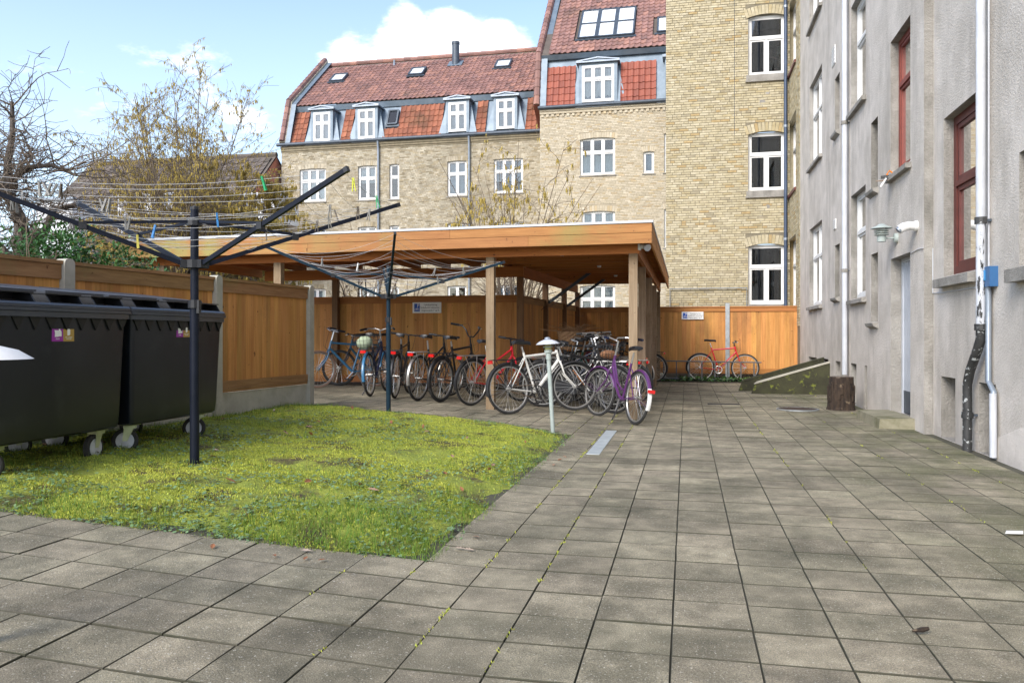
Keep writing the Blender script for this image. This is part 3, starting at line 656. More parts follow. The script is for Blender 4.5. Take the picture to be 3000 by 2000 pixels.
def skylight(parent, O, Rv, Uv, x0, l0, x1, l1, cols=1, rows=1, gm=None):
    O, Rv, Uv = Vector(O), Vector(Rv), Vector(Uv).normalized(); Nv = Rv.cross(Uv); Mx = Matrix((Rv, Uv, Nv)).transposed()
    mb = MB(); fw = .07
    B = lambda q, a, b, c, d, n0, n1: q.box(O + Rv * (a + c) / 2 + Uv * (b + d) / 2 + Nv * (n0 + n1) / 2, (c - a, d - b, n1 - n0), Mx)
    B(mb, x0 - .12, l0 - .14, x1 + .12, l0 + .0, .0, .055)
    for c in range(cols + 1): xx = x0 + (x1 - x0) * c / cols; fc = fw * (2.2 if 0 < c < cols else 1); B(mb, xx - fc / 2, l0, xx + fc / 2, l1, 0, .13)
    for r in range(rows + 1): ll = l0 + (l1 - l0) * r / rows; B(mb, x0, ll - fw / 2, x1, ll + fw / 2, .001, .128)
    o = mb.build('skylight', m_gutter, parent)
    for c in range(cols):
        for r in range(rows):
            q = MB(); B(q, x0 + (x1 - x0) * c / cols + fw / 2, l0 + (l1 - l0) * r / rows + fw / 2, x0 + (x1 - x0) * (c + 1) / cols - fw / 2, l0 + (l1 - l0) * (r + 1) / rows - fw / 2, .07, .085)
            q.build('pane', gm or m_sky_refl, o)
m_sky_refl = mat('cloud_painted_glass', (0.80, 0.83, 0.86), None, 0.08, metal=0.15, spec=0.9)  # cloud reflection put into the near-white colour of the panes
def dormer(parent, pl, x0, z0, x1, z1, cols, inset=.02, back='blind'):
    ov = .10; cw = .13; dp = 1.3
    q = MB(); P = pl.P; zt = z1 + .09
    q.prism([P(x0 - cw, z0 - .05, -.03), P(x0, z0 - .05, -.03), P(x0, zt, -.03), P(x0 - cw, zt, -.03)], -pl.N * dp)
    q.prism([P(x1, z0 - .05, -.03), P(x1 + cw, z0 - .05, -.03), P(x1 + cw, zt, -.03), P(x1, zt, -.03)], -pl.N * dp)
    q.prism([P(x0, z1 + .002, -.035), P(x1, z1 + .002, -.035), P(x1, zt, -.035), P(x0, zt, -.035)], -pl.N * dp)
    q.prism([P(x0 - cw - .35, z0 - .06, -.04), P(x0 - cw, z0 - .06, -.04), P(x0 - cw, zt, -.33)], pl.N * -.02)
    q.prism([P(x1 + cw, z0 - .06, -.04), P(x1 + cw + .35, z0 - .06, -.04), P(x1 + cw, zt, -.33)], pl.N * -.02)
    o = q.build('dormer', m_zinc, parent)
    q = MB(); m_ = (x0 + x1) / 2
    q.prism([P(x0 - cw - ov, zt + .002, .06), P(x1 + cw + ov, zt + .002, .06), P(x1 + cw + ov, zt + .06, .06), P(m_, zt + .18, .06), P(x0 - cw - ov, zt + .06, .06)], -pl.N * (dp + .3)); q.build('dormer_roof', m_zinc, o)
    q = MB(); q.bar(P(x0 - cw - ov, zt + .07, .08), P(m_, zt + .19, .08), .05, .05); q.bar(P(m_, zt + .19, .08), P(x1 + cw + ov, zt + .07, .08), .05, .05); pl.box(q, x0 - cw - ov, zt + .01, .055, x1 + cw + ov, zt + .06, .1); q.build('pediment_trim', m_pipe_g, o)
    window(parent, pl, x0, z0, x1, z1, inset=inset, cols=cols, transom=.37, back=back, fw=.055, sash=.05)
# ------------------------------------------------ pale brick building with the tall roof
YB = 32.5
pb = thing('pale_brick_building', 'pale yellow brick apartment house with tall roof and wide dormer beside the yellow wing', 'building', (-2.5, YB + 3, 0))
XB = onY(*rg(1572, 700), YB).x; plb = Plane((XB, YB, 0), (1, 0, 0), (0, -1, 0)); WB = 6.5
ze = (onY(*rg(1575, 640), YB).z + onY(*rg(2290, 592), YB).z) / 2
hb = []
for x0, y0, x1, y1 in ((1802, 785, 2003, 1008), (2165, 867, 2227, 995), (1812, 1208, 2003, 1430), (2285, 760, 2360, 990), (2285, 1195, 2360, 1420)):
    a, b = onY(*rg(x0, y1), YB), onY(*rg(x1, y0), YB); hb.append([a.x - XB, a.z, b.x - XB, b.z, .12])
st_ = hb[0][1] - hb[2][1]
hb.append([hb[0][0], hb[2][1] - st_ * 1.0 + .05, hb[0][2], hb[2][3] - st_ * 1.0, .12])
wm, rv = wall_mesh(plb, WB, -.1, ze, hb, .12); wl = wm.build('wall', m_mortar_p, pb); rv.build('reveal', m_brick_p, pb)
bh = [[h_[0], h_[1] - .001, h_[2], h_[3] + .001] for h_ in hb] + [[h_[0] - .05, h_[3] - .05, h_[2] + .05, h_[3] + .23] for h_ in hb]
bricks(wl, plb, WB, 1.5, ze - .01, bh, m_brick_p, vis=lambda p: p.z > 4.5 and p.x < -.8)
for k, h_ in enumerate(hb):
    voussoirs(wl, plb, h_, m_brick_p, .06 if k in (0, 2, 5) else .03, n=15 if k in (0, 2, 5) else 7, hgt=.22, fill=m_mortar_p)
    window(pb, plb, *h_[:4], inset=.08, cols=3 if k in (0, 2, 5) else (1 if k == 1 else 2), transom=None if k == 1 else .38, sill=(.05, .07), sillm=m_stucco2, back='curtain' if k in (0, 2) else 'blind', cur=(0, .62) if k == 0 else (0, 1), sash=.045)
k = 0
x = .05
while x < WB - .1:                                        # brick dentils under the gutter
    q = MB(); plb.box(q, x, ze - .28, .0, x + .11, ze - .17, .055, random.random()); q.build('dentil', m_brick_p, wl); x += .215
q = MB(); plb.box(q, 0, ze - .165, .0, WB, ze - .07, .075); plb.box(q, 0, ze - .066, .0, WB, ze, .11); q.build('cornice', m_brick_p, pb)
MB().tube([plb.P(-.05, ze + .08, .16), plb.P(WB, ze + .08, .16)], .075, 10).build('gutter', m_gutter, pb, smooth=True)
zm = onY(*rg(1640, 345), YB + .55).z
U1 = Vector((0, .55, zm - ze - .05)); L1 = U1.length
dx0, dx1 = (onY(*rg(1812, 400), YB).x - XB, onY(*rg(1997, 400), YB).x - XB)
dz0, dz1 = onY(*rg(1900, 582), YB).z, onY(*rg(1900, 372), YB).z
pd = Plane((XB, YB + .02, 0), (1, 0, 0), (0, -1, 0))
slope(pb, 'mansard_deck', (XB, YB + .04, ze + .05), (1, 0, 0), WB, U1, L1, m_zinc)
pantiles(pb, (XB + .26, YB + .0, ze + .07), (1, 0, 0), U1, WB - .3, L1 - .12, m_tile_new, [[dx0 - .26 - .25, -1, dx1 - .26 + .25, 9], [onY(*rg(2262, 400), YB).x - XB - .26, -1, 9, 9]], gauge=.31)
dormer(pb, pd, dx0, dz0, dx1, dz1, 3, back='curtain')
dormer(pb, pd, onY(*rg(2300, 400), YB).x - XB + .06, dz0, onY(*rg(2300, 400), YB).x - XB + 1.2, dz1, 2)
q = MB(); q.prism([(XB, YB + .45, zm - .05), (XB + WB, YB + .45, zm - .05), (XB + WB, YB + .30, zm + .12), (XB, YB + .30, zm + .12)], (0, .35, .04)); q.build('zinc_band', m_zinc, pb)
U2 = Vector((0, 1, 1.05)); Ub = U2.normalized(); O2 = Vector((XB, YB + .32, zm + .16))
slope(pb, 'roof', O2 + Vector((0, .05, -.02)), (1, 0, 0), WB, U2, 7.5, m_tile_dk)
n2 = Vector((1, 0, 0)).cross(Ub)
def rl(x, y): p = onPl(*rg(x, y), O2, n2); return p.x - XB, (p - O2).dot(Ub)
a, b = rl(1792, 232), rl(2122, 52); c, d = rl(2247, 195), rl(2340, 108)
pantiles(pb, O2 + Vector((.32, 0, 0)), (1, 0, 0), U2, WB - .32, 6.6, m_tile_old, [[a[0] - .42, a[1] - .1, b[0] - .22, b[1] + .1], [c[0] - .42, c[1] - .1, d[0] - .22, d[1] + .1]])
skylight(pb, O2, (1, 0, 0), U2, a[0], a[1], b[0], b[1], 3, 2); skylight(pb, O2, (1, 0, 0), U2, c[0], c[1], d[0], d[1])
# raised gable edge with zinc flashing
def parapet(parent, X, wd, prof, lift, m, capm):
    poly = [Vector((X, y, z)) for y, z in prof]
    q = MB(); base = [Vector((X, prof[0][0] + .0, prof[0][1] - .6))]
    q.prism([Vector((X, y, z + lift)) for y, z in prof] + [Vector((X, prof[-1][0], prof[-1][1] - 1.5)), Vector((X, prof[0][0] + 1.2, prof[0][1] - .4))], (wd, 0, 0)); o = q.build('gable_parapet', m, parent)
    for i in range(len(prof) - 1):
        a, b = Vector((X + wd / 2, *prof[i])), Vector((X + wd / 2, *prof[i + 1])); a.z += lift; b.z += lift; n = max(1, int((b - a).length / .36)); dv = (b - a) / n
        for k in range(n):
            qq = MB(); p0 = a + dv * k + Vector((0, 0, .03)); qq.tube([p0, p0 + dv * .5, p0 + dv * 1.05], [.15, .14, .13], 8, flat=1); qq.build('ridge_tile', capm, o)
    q = MB()
    for i in range(len(prof) - 1):
        a, b = Vector((X + wd + .12, *prof[i])), Vector((X + wd + .12, *prof[i + 1])); q.bar(a + Vector((0, -.03, .10)), b + Vector((0, -.03, .10)), .26, .02)
    q.build('zinc_flashing', m_zinc, parent)
pe = O2 + Ub * 7.2
parapet(pb, XB - .28, .28, [(YB + .0, ze), (YB + .45, zm), (pe.y, pe.z)], .22, m_tile_new, m_tile_old)
# back slope and side so that the block is closed
q = MB().bx(XB, YB + .01, -.1, XB + .02, YB + 9, ze).bx(XB + WB, YB + .01, -.1, XB + WB + .02, YB + 9, ze); rt = O2 + Ub * 7.5
q.add([rt, rt + Vector((WB, 0, 0)), Vector((XB + WB, rt.y + 6, ze)), Vector((XB, rt.y + 6, ze))], [(0, 1, 2, 3)]); q.build('rear_shell', m_brick_p, pb)
# ------------------------------------------------ long mansard building on the left
YM = 35.1
lm = thing('mansard_building', 'long weathered brick apartment house with red mansard roof and four small dormers', 'building', (-12.5, YM + 3, 0))
X0 = onY(*rg(88, 900), YM).x; X1 = onY(*rg(1575, 800), YM).x + .5; plm = Plane((X0, YM, 0), (1, 0, 0), (0, -1, 0)); WM = X1 - X0
zg = (onY(*rg(80, 850), YM).z + onY(*rg(1560, 762), YM).z) / 2
lv = zg - (onY(*rg(1560, 762), YM).z)
rects = [(192, 965, 342, 1160, 3), (527, 948, 632, 1148, 2), (707, 940, 763, 1143, 1), (1040, 920, 1150, 1125, 2), (1307, 905, 1474, 1110, 3)]
hm = []
for x0, y0, x1, y1, c in rects:
    a, b = onY(*rg(x0, y1), YM), onY(*rg(x1, y0), YM); hm.append([a.x - X0, a.z, b.x - X0, b.z, .12, c])
low = []
for h_ in hm:
    for s in (1, 2): low.append([h_[0], h_[1] - 2.86 * s, h_[2], h_[3] - 2.86 * s, .12, h_[5]])
hm += low
wm, rv = wall_mesh(plm, WM, -.1, zg, [h_[:5] for h_ in hm], .12); wl = wm.build('wall', m_mortar_p, lm); rv.build('reveal', m_brick_o, lm)
bh = [[h_[0], h_[1] - .001, h_[2], h_[3] + .001] for h_ in hm] + [[h_[0] - .05, h_[3] - .03, h_[2] + .05, h_[3] + .22] for h_ in hm]
bricks(wl, plm, WM, 1.5, zg - .02, bh, m_brick_o, vis=lambda p: p.z > 5.2 and p.x > -13)
for k, h_ in enumerate(hm):
    voussoirs(wl, plm, h_, m_brick_o, .03, n=9, hgt=.21, fill=m_mortar_p)
    window(lm, plm, *h_[:4], inset=.08, cols=h_[5], transom=.36, sill=(.05, .07), sillm=m_stucco2, back=('curtain', 'blind', 'curtain', 'blind', 'room')[(k * 7) % 5], sash=.045, cur=((0, 1), (0, 1), (.35, 1), (.5, 1), (0, 1))[(k * 3) % 5])
q = MB(); plm.box(q, 0, zg - .30, .0, WM, zg - .22, .035); plm.box(q, 0, zg - .218, .0, WM, zg - .12, .075); plm.box(q, 0, zg - .118, .0, WM, zg - .0, .115); q.build('cornice', m_brick_o, lm)
MB().tube([plm.P(-.15, zg + .07, .18), plm.P(WM, zg + .07, .18)], .08, 10).build('gutter', m_gutter, lm, smooth=True)
for xx in (643, 1165):
    p = onY(*rg(xx, 1000), YM - .1); MB().tube([(p.x, YM - .18, zg + .05), (p.x, YM - .12, zg - .3), (p.x, YM - .1, zg - .5), (p.x, YM - .1, 1)], .05, 8).build('downpipe', m_pipe_g, lm, smooth=True)
zq = (onY(*rg(140, 640), YM + .8).z + onY(*rg(1550, 545), YM + .8).z) / 2
U1 = Vector((0, .8, zq - zg)); L1 = U1.length
slope(lm, 'mansard_deck', (X0, YM + .05, zg + .03), (1, 0, 0), WM, U1, L1, m_zinc)
pdm = Plane((X0, YM + .02, 0), (1, 0, 0), (0, -1, 0))
dl = []
for x0, y0, x1, y1 in ((268, 640, 365, 812), (524, 622, 622, 797), (1045, 582, 1147, 757), (1320, 563, 1424, 741)):
    a, b = onY(*rg(x0, y1), YM), onY(*rg(x1, y0), YM); dl.append((a.x - X0, max(a.z, zg + .05), b.x - X0, b.z))
n1 = Vector((1, 0, 0)).cross(U1.normalized()); OM = Vector((X0, YM + .02, zg + .06))
def rm(x, y): p = onPl(*rg(x, y), OM, n1); return p.x - X0, (p - OM).dot(U1.normalized())
sa, sb = rm(698, 720), rm(764, 640)
pantiles(lm, OM + Vector((.45, 0, 0)), (1, 0, 0), U1, WM - .5, L1 - .15, m_tile_red, [[d[0] - .45 - .38, -1, d[2] - .45 + .38, 9] for d in dl] + [[sa[0] - .55, sa[1] - .1, sb[0] - .35, sb[1] + .1]], gauge=.31)
for d in dl: dormer(lm, pdm, *d, 2)
skylight(lm, OM, (1, 0, 0), U1, sa[0], sa[1], sb[0], sb[1], gm=m_glass_d)
q = MB(); q.prism([(X0 + .1, YM + .72, zq - .12), (X0 + WM, YM + .72, zq - .12), (X0 + WM, YM + .62, zq + .12), (X0 + .1, YM + .62, zq + .12)], (0, .4, .05)); q.build('zinc_band', m_zinc, lm)
O3 = Vector((X0, YM + .62, zq + .17)); rp = onY(*rg(1575, 282), YM + 4.6); rp2 = onY(*rg(350, 382), YM + 4.6); zr = (rp.z + rp2.z) / 2
U3 = Vector((0, 4.0, zr - O3.z)); L3 = U3.length; Uc = U3.normalized()
slope(lm, 'roof', O3 + Vector((0, .05, -.02)), (1, 0, 0), WM, U3, L3, m_tile_dk)
n3 = Vector((1, 0, 0)).cross(Uc)
def ru(x, y): p = onPl(*rg(x, y), O3, n3); return p.x - X0, (p - O3).dot(Uc)
sk = [(ru(384, 474), ru(452, 434)), (ru(834, 438), ru(904, 398)), (ru(1330, 395), ru(1394, 354))]
pantiles(lm, O3 + Vector((.45, 0, 0)), (1, 0, 0), U3, WM - .45, L3 - .1, m_tile_old, [[min(a[0], b[0]) - .55, a[1] - .1, max(a[0], b[0]) - .3, b[1] + .1] for a, b in sk])
for a, b in sk: xa, xb = min(a[0], b[0]), max(a[0], b[0]); skylight(lm, O3, (1, 0, 0), U3, (xa + xb) / 2 - .36, a[1], (xa + xb) / 2 + .36, b[1])
rd = O3 + U3
n = int(WM / .38)
for k in range(n): MB().tube([rd + Vector((k * .38, 0, .02)), rd + Vector((k * .38 + .4, 0, .02))], [.13, .115], 8).build('ridge_tile', m_tile_old, lm)
q = MB(); q.add([rd, rd + Vector((WM, 0, 0)), Vector((X1, rd.y + 5, zg)), Vector((X0, rd.y + 5, zg))], [(0, 1, 2, 3)]).bx(X0, YM + .01, -.1, X0 + .02, rd.y + 5, zg); q.build('rear_shell', m_tile_dk, lm)
p = onPl(*rg(1088, 370), O3, n3); MB().lathe([(.19, -.25), (.19, 1.0), (.21, 1.0), (.21, 1.12), (.17, 1.12)], 12, p).build('flue_pipe', m_gutter, lm, smooth=True)
q = MB(); Mx = Matrix((Vector((1, 0, 0)), Uc, n3)).transposed(); q.box(p + n3 * .05, (.75, .6, .02), Mx); q.build('flue_flashing', m_zinc, lm)
p = onPl(*rg(735, 378), O3, n3); MB().lathe([(.05, -.1), (.05, .28)], 8, p).build('vent_pipe', m_pipe_g, lm)
parapet(lm, X0 - .12, .34, [(YM - .05, zg), (YM + .62, zq + .15), (rd.y, rd.z + .05)], .25, m_brick_o, m_tile_old)
# ------------------------------------------------ red brick house with brown roof, far left
YH = 30.5; zE = 5.3
hh = thing('red_brick_house', 'red brick house with brown tiled roof and white dormers behind the hazel', 'house', (-24, YH + 3, 0))
XR = X0 - .2; XLh = -29.4; plh = Plane((XLh, YH, 0), (1, 0, 0), (0, -1, 0)); WH = XR - XLh
wm, rv = wall_mesh(plh, WH, -.1, zE, [], .1); wl = wm.build('wall', m_mortar_r, hh)
bricks(wl, plh, WH, 1.6, zE, [], m_brick_r, limit=150)
zR = onY(823, 455, 35.0).z; OH = Vector((XLh - .2, YH - .35, zE - .2)); U4 = Vector((0, 35.0 - OH.y, zR - OH.z)); L4 = U4.length
slope(hh, 'roof', OH, (1, 0, 0), WH + .2, U4, L4, m_tile_dk)
pantiles(hh, OH + Vector((0, 0, .03)), (1, 0, 0), U4, WH + .2, L4, m_tile_dk, cov=.3, gauge=.36)
n4 = Vector((1, 0, 0)).cross(U4.normalized())
q = MB(); rd4 = OH + U4; q.add([rd4, rd4 + Vector((WH + .2, 0, 0)), rd4 + Vector((WH + .2, 6, -4.5)), rd4 + Vector((0, 6, -4.5))], [(0, 1, 2, 3)]).bx(XLh, YH + .01, -.1, XLh + .02, YH + 8, zE); q.build('rear_shell', m_tile_dk, hh)
q = MB(); q.prism([(XLh, YH, zE), (XLh, YH + 9, zE), (XLh, 35.0, zR - .1)], (.02, 0, 0)); q.build('gable', m_brick_r, hh); q = MB().prism([(XR - .02, YH, -.1), (XR - .02, YH + 9, -.1), (XR - .02, YH + 9, zE), (XR - .02, 35.0, zR - .1), (XR - .02, YH, zE)], (.02, 0, 0)); q.build('gable', m_brick_r, hh)
MB().tube([rd4 + Vector((0, 0, .03)), rd4 + Vector((WH + .2, 0, .03))], .13, 8).build('ridge_cap', m_tile_dk, hh)
for u0, u1, v0, v1, c in ((345, 532, 572, 676, 2), (700, 803, 572, 642, 1)):
    pc = onPl((u0 + u1) / 2, v1, OH, n4); yd = pc.y - .15
    a, b = onY(u0, v1, yd), onY(u1, v0, yd); q = MB(); q.bx(a.x, yd, a.z - .1, b.x, yd + 2.2, b.z); o = q.build('dormer', m_curt, hh)
    q = MB(); q.bx(a.x - .15, yd - .15, b.z + .002, b.x + .15, yd + 2.4, b.z + .12); q.build('dormer_roof', m_pipe_w, o)
    pdh = Plane((a.x, yd - .02, 0), (1, 0, 0), (0, -1, 0)); wdd = (b.x - a.x)
    for k in range(c): window(hh, pdh, wdd * (k + .12) / c, a.z + .2, wdd * (k + .78) / c, b.z - .15, inset=-.06, cols=2, transom=None, gm=m_blind, depth=.02)
MB().tube([(XLh + 3.2, YH - .08, zE), (XLh + 3.2, YH - .08, 1)], .05, 8).build('downpipe', m_pipe_w, hh)
# white flat-roofed annex even farther left
p = onY(107, 632, 29.0); q_ = onY(213, 585, 29.0)
an = thing('white_annex', 'small whitish flat-roofed annex left of the brown roof', 'building', (p.x, 29.5, 0))
MB().bx(p.x, 29.0, -.1, q_.x, 31.5, q_.z).build('wall', m_curt, an); MB().bx(p.x - .12, 28.85, q_.z + .002, q_.x + .12, 31.6, q_.z + .1).build('roof', m_pipe_g, an)
wp = Plane((p.x, 29.0, 0), (1, 0, 0), (0, -1, 0)); window(an, wp, .5, q_.z - .75, 1.1, q_.z - .2, inset=-.06, cols=2, transom=None, gm=m_blind, depth=.02)
# ---------------------------------------------------------------- fences
def fence(name, label, posts, zt, zb, Nv, rail_m, post_fn=None, bw=.096, rail_h=.13, cap=True, gravel=None, post_s=.1, brail=None, clip=(0, 0)):
    Nv = Vector(Nv); c = (Vector((*posts[0], 0)) + Vector((*posts[-1], 0))) / 2
    f = thing(name, label, 'fence', (c.x, c.y, zb))
    for k, (x, y) in enumerate(posts):
        if post_fn: post_fn(f, x, y, k)
    for (xa, ya), (xb, yb) in zip(posts[:-1], posts[1:]):
        a, b = Vector((xa, ya, 0)), Vector((xb, yb, 0)); d = (b - a); L = d.length; d.normalize(); a = a + d * post_s / 2; L -= post_s
        pl = Plane(a, d, Nv)
        z0 = zb + (gravel or 0.0)
        if gravel: q = MB(); pl.box(q, 0, zb - .1, -.03, L, z0, .015); q.build('gravel_board', m_concrete, f)
        n = max(1, round(L / bw)); w_ = L / n
        me = BOARD.get((round(w_, 3), round(zt - z0, 2)))
        if me is None:
            q = MB(); e_ = .009; hz = zt - .03 - z0 - .06
            q.prism([(-w_ / 2, -.011, 0), (w_ / 2, -.011, 0), (w_ / 2, -.006, 0), (w_ / 2 - e_, .011, 0), (-w_ / 2 + e_, .011, 0), (-w_ / 2, -.006, 0)], (0, 0, hz))
            me = q.mesh('board', w_z); BOARD[(round(w_, 3), round(zt - z0, 2))] = me
        Mx = pl.M; eul = tuple(Mx.to_euler())
        for i in range(n): place('board', me, f, pl.P((i + .5) * w_, z0 + .05, random.gauss(0, .0012)), eul)
        q = MB(); pl.box(q, 0, zt - rail_h, .014, L, zt - .022, .034); q.build('top_rail', rail_m, f)
        if cap: q = MB(); pl.box(q, -.0, zt - .02, -.03, L, zt + .012, .05); q.build('cap_rail', rail_m, f)
        bh_ = brail or .09
        q = MB(); pl.box(q, 0, z0 + .045, .014, L, z0 + .045 + bh_, .036); pl.box(q, 0, z0 + .005, .012, L, z0 + .042, .03); q.build('bottom_rail', rail_m, f)
        q = MB(); pl.box(q, 0, z0 + .3, -.05, L, z0 + .38, -.014); pl.box(q, 0, zt - .3, -.05, L, zt - .22, -.014); q.build('back_rail', rail_m, f)
    return f
BOARD = {}
def conc_post(f, x, y, k):
    q = MB(); w_, d_ = .12, .105; zt = 1.80; pts = [(-w_ / 2, -.1), (w_ / 2, -.1)]
    arc = [(w_ / 2 * math.cos(a), zt - w_ / 2 * .75 + w_ / 2 * .75 * math.sin(a)) for a in [math.pi * i / 8 for i in range(9)]]
    poly = [(-w_ / 2, -.05), (w_ / 2, -.05)] + arc
    q.prism([Vector((x - d_ / 2 + .01, y + p, z)) for p, z in poly], (d_, 0, 0)); q.build('concrete_post', m_concrete, f)
fl = [(-5.02 - (9.97 - y) * .09, y) for y in (4.05, 6.03, 8.05, 9.97)]
fence('board_fence', 'orange board fence with round-topped concrete posts behind the black bins', fl, 1.765, .175, (1, .09, 0), w_y, conc_post, gravel=.29, rail_h=.15, bw=.085)
fence('board_fence', 'orange board fence behind the left row of bicycles, carrying the left sign', [(-9.2, 14.8), (-6.8, 14.8), (-3.1, 14.8)], 1.88, .2, (0, -1, 0), w_x, rail_h=.13, post_s=.0)
fence('board_fence', 'orange board fence running back along the inner side of the shelter', [(-3.06, 14.83), (-2.97, 16.7), (-2.87, 18.7), (-2.79, 20.5)], 1.87, .17, (1, .05, 0), w_y, rail_h=.13, post_s=.02)
def steel_post(f, x, y, k):
    if k == 1: MB().bx(x - .05, y - .07, -.05, x + .05, y + .03, 1.93).build('post', m_steel, f)
    elif k == 2: MB().bx(x - .05, y - .07, -.05, x + .06, y + .03, 1.95).build('post', w_post, f)
xr1 = onY(2131, 900, 20.6).x; xr2 = onY(2345, 900, 20.6).x
fence('board_fence', 'orange board fence across the rear behind the red bicycle, carrying the right sign', [(-2.75, 20.6), (xr1, 20.6), (xr2 - .02, 20.6)], 1.84, .17, (0, -1, 0), w_x, steel_post, rail_h=.12, post_s=.03, bw=.11)

# ---------------------------------------------------------------- bicycle shelter
sh = thing('bicycle_shelter', 'L-shaped wooden bicycle shelter with flat roof and orange fascia boards', 'shelter', (-3.5, 12.5, .05))
A_, B_ = Vector((-8.7, 10.84, 0)), Vector((-.44, 10.5, 0)); ev = (B_ - A_).normalized(); fn = Vector((ev.y, -ev.x, 0))
plF = Plane(A_, ev, fn); LF = (B_ - A_).length
ZF = 2.325
cuts = [0, LF * .31, LF * .665, LF]
for z0, z1, cs in ((ZF, ZF + .135, [0, LF * .40, LF * .80, LF]), (ZF + .141, ZF + .262, cuts)):
    for a, b in zip(cs[:-1], cs[1:]): q = MB(); plF.box(q, a + .0015, z0, -.028, b - .0015, z1, 0); q.build('fascia_board', w_fx, sh)
plR = Plane(B_ + Vector((0, .03, 0)), (0, 1, 0), (1, 0, 0)); LR = 20.7 - B_.y - .03
for z0, z1, cs in ((ZF, ZF + .135, [0, LR * .5, LR]), (ZF + .141, ZF + .262, [0, LR * .38, LR * .8, LR])):
    for a, b in zip(cs[:-1], cs[1:]): q = MB(); plR.box(q, a + .0015, z0, -.028, b - .0015, z1, 0); q.build('fascia_board', w_fy, sh)
plL = Plane(A_ + Vector((.0, .03, 0)), (0, 1, 0), (-1, 0, 0))
for z0, z1 in ((ZF, ZF + .135), (ZF + .141, ZF + .262)): q = MB(); plL.box(q, 0, z0, -.028, 4.3, z1, 0); q.build('fascia_board', w_fy, sh)
poly = [(A_.x + .03, A_.y + .03), (B_.x - .03, B_.y + .03), (-.47, 20.68), (-3.2, 20.68), (-3.3, 15.2), (A_.x + .03, 15.2)]
MB().prism([Vector((x, y, ZF + .215)) for x, y in poly], (0, 0, .018)).build('roof_deck', w_deck, sh)
MB().prism([Vector((x, y, ZF + .236)) for x, y in poly], (0, 0, .03)).build('roofing_felt', m_gutter, sh)
q = MB(); plF.box(q, -.02, ZF + .265, -.07, LF + .02, ZF + .296, .014); plR.box(q, -.02, ZF + .266, -.07, LR, ZF + .295, .013); plL.box(q, 0, ZF + .266, -.07, 4.3, ZF + .295, .013); q.build('roof_trim', m_pipe_w, sh)
ZB = 2.225
def fy(x): return 10.85 - .041 * (x + .71)
q = MB(); q.bar((-8.35, fy(-8.35), ZB + .1), (-.62, fy(-.62), ZB + .1), .05, .2); q.build('beam', w_bx, sh)
q = MB(); q.bar((-8.35, 14.72, ZB + .1), (-3.0, 14.72, ZB + .1), .05, .2); q.build('beam', w_bx, sh)
q = MB(); q.bar((-.66, 10.9, ZB + .1), (-.66, 20.45, ZB + .1), .05, .2); q.build('beam', w_by, sh)
q = MB(); q.bar((-3.05, 14.75, ZB + .1), (-2.76, 20.45, ZB + .1), .05, .2); q.build('beam', w_by, sh)
for k in range(16):
    y = 11.25 + k * .6; x0 = -3.1 if y > 15 else -3.25
    MB().bx(x0, y - .024, ZB + .203, -.475, y + .024, ZF + .213).build('joist', w_bx, sh)
for k in range(9):
    x = -8.3 + k * .62; MB().bx(x - .024, fy(x) - .25, ZB + .203, x + .024, 15.15, ZF + .213).build('joist', w_by, sh)
def post(x, y, m=w_post, s=.115, zt=ZB, zb=None):
    MB().bx(x - s / 2, y - s / 2, (gz(x) - .02) if zb is None else zb, x + s / 2, y + s / 2, zt - .002).build('post', m, sh)
for y in (10.85, 13.0, 15.4, 17.8, 20.3): post(-.70, y)
for x in (-2.7, -6.05, -8.1): post(x, fy(x))
for x, y in ((-6.8, 14.70), (-3.06, 14.70), (-2.93, 16.7), (-2.83, 18.7), (-2.74, 20.36)): post(x, y, w_postb)
for y, x in ((16.75, -2.93), (18.75, -2.83)): MB().bar((x + .06, y, 1.82), (x + .95, y, 2.45), .05, .06).build('steel_brace', m_gutter, sh)
for x, y in ((-1.95, 12.7), (-1.6, 15.0), (-1.5, 17.4)): MB().lathe([(.0, -.03), (.035, -.03), (.04, 0), (.04, .01)], 10, (x, y - .05, ZB + .205)).build('ceiling_light', m_white, sh)
# floodlight under the roof corner
sp = thing('floodlight', 'white sensor floodlight under the right front corner of the shelter roof', 'floodlight', (-.60, 10.82, 2.30))
MB().bx(-.635, 10.80, 2.27, -.60, 10.88, 2.35).build('base', m_white, sp)
MB().tube([(-.60, 10.84, 2.315), (-.56, 10.80, 2.32), (-.53, 10.75, 2.305)], [.03, .036, .04], 10).build('lamp_head', m_white, sp, smooth=True)
MB().tube([(-.53, 10.75, 2.305), (-.50, 10.71, 2.285)], [.045, .05], 10).build('lens', m_pipe_w, sp, smooth=True)

# ---------------------------------------------------------------- lettering
m_text = mat('black_print', (0.02, 0.02, 0.025), None, 0.6); m_blue = mat('sign_blue', (0.02, 0.09, 0.42), None, 0.5); m_wtext = mat('white_print', (0.85, 0.85, 0.85), None, 0.6)
def text_mesh(body, size, m, align='CENTER'):
    cu = bpy.data.curves.new('txt', 'FONT'); cu.body = body; cu.size = size; cu.align_x = align; cu.align_y = 'CENTER'; cu.resolution_u = 2; cu.extrude = .0006
    o = bpy.data.objects.new('txt', cu); COL.objects.link(o); dg = bpy.context.evaluated_depsgraph_get()
    me = bpy.data.meshes.new_from_object(o.evaluated_get(dg)); bpy.data.objects.remove(o); me.materials.clear(); me.materials.append(m); return me
def txt(parent, body, size, m, at, rot=(R(90), 0, 0), sx=1.0, name='lettering'):
    return place(name, text_mesh(body, size, m), parent, at, rot, (sx, 1, 1))
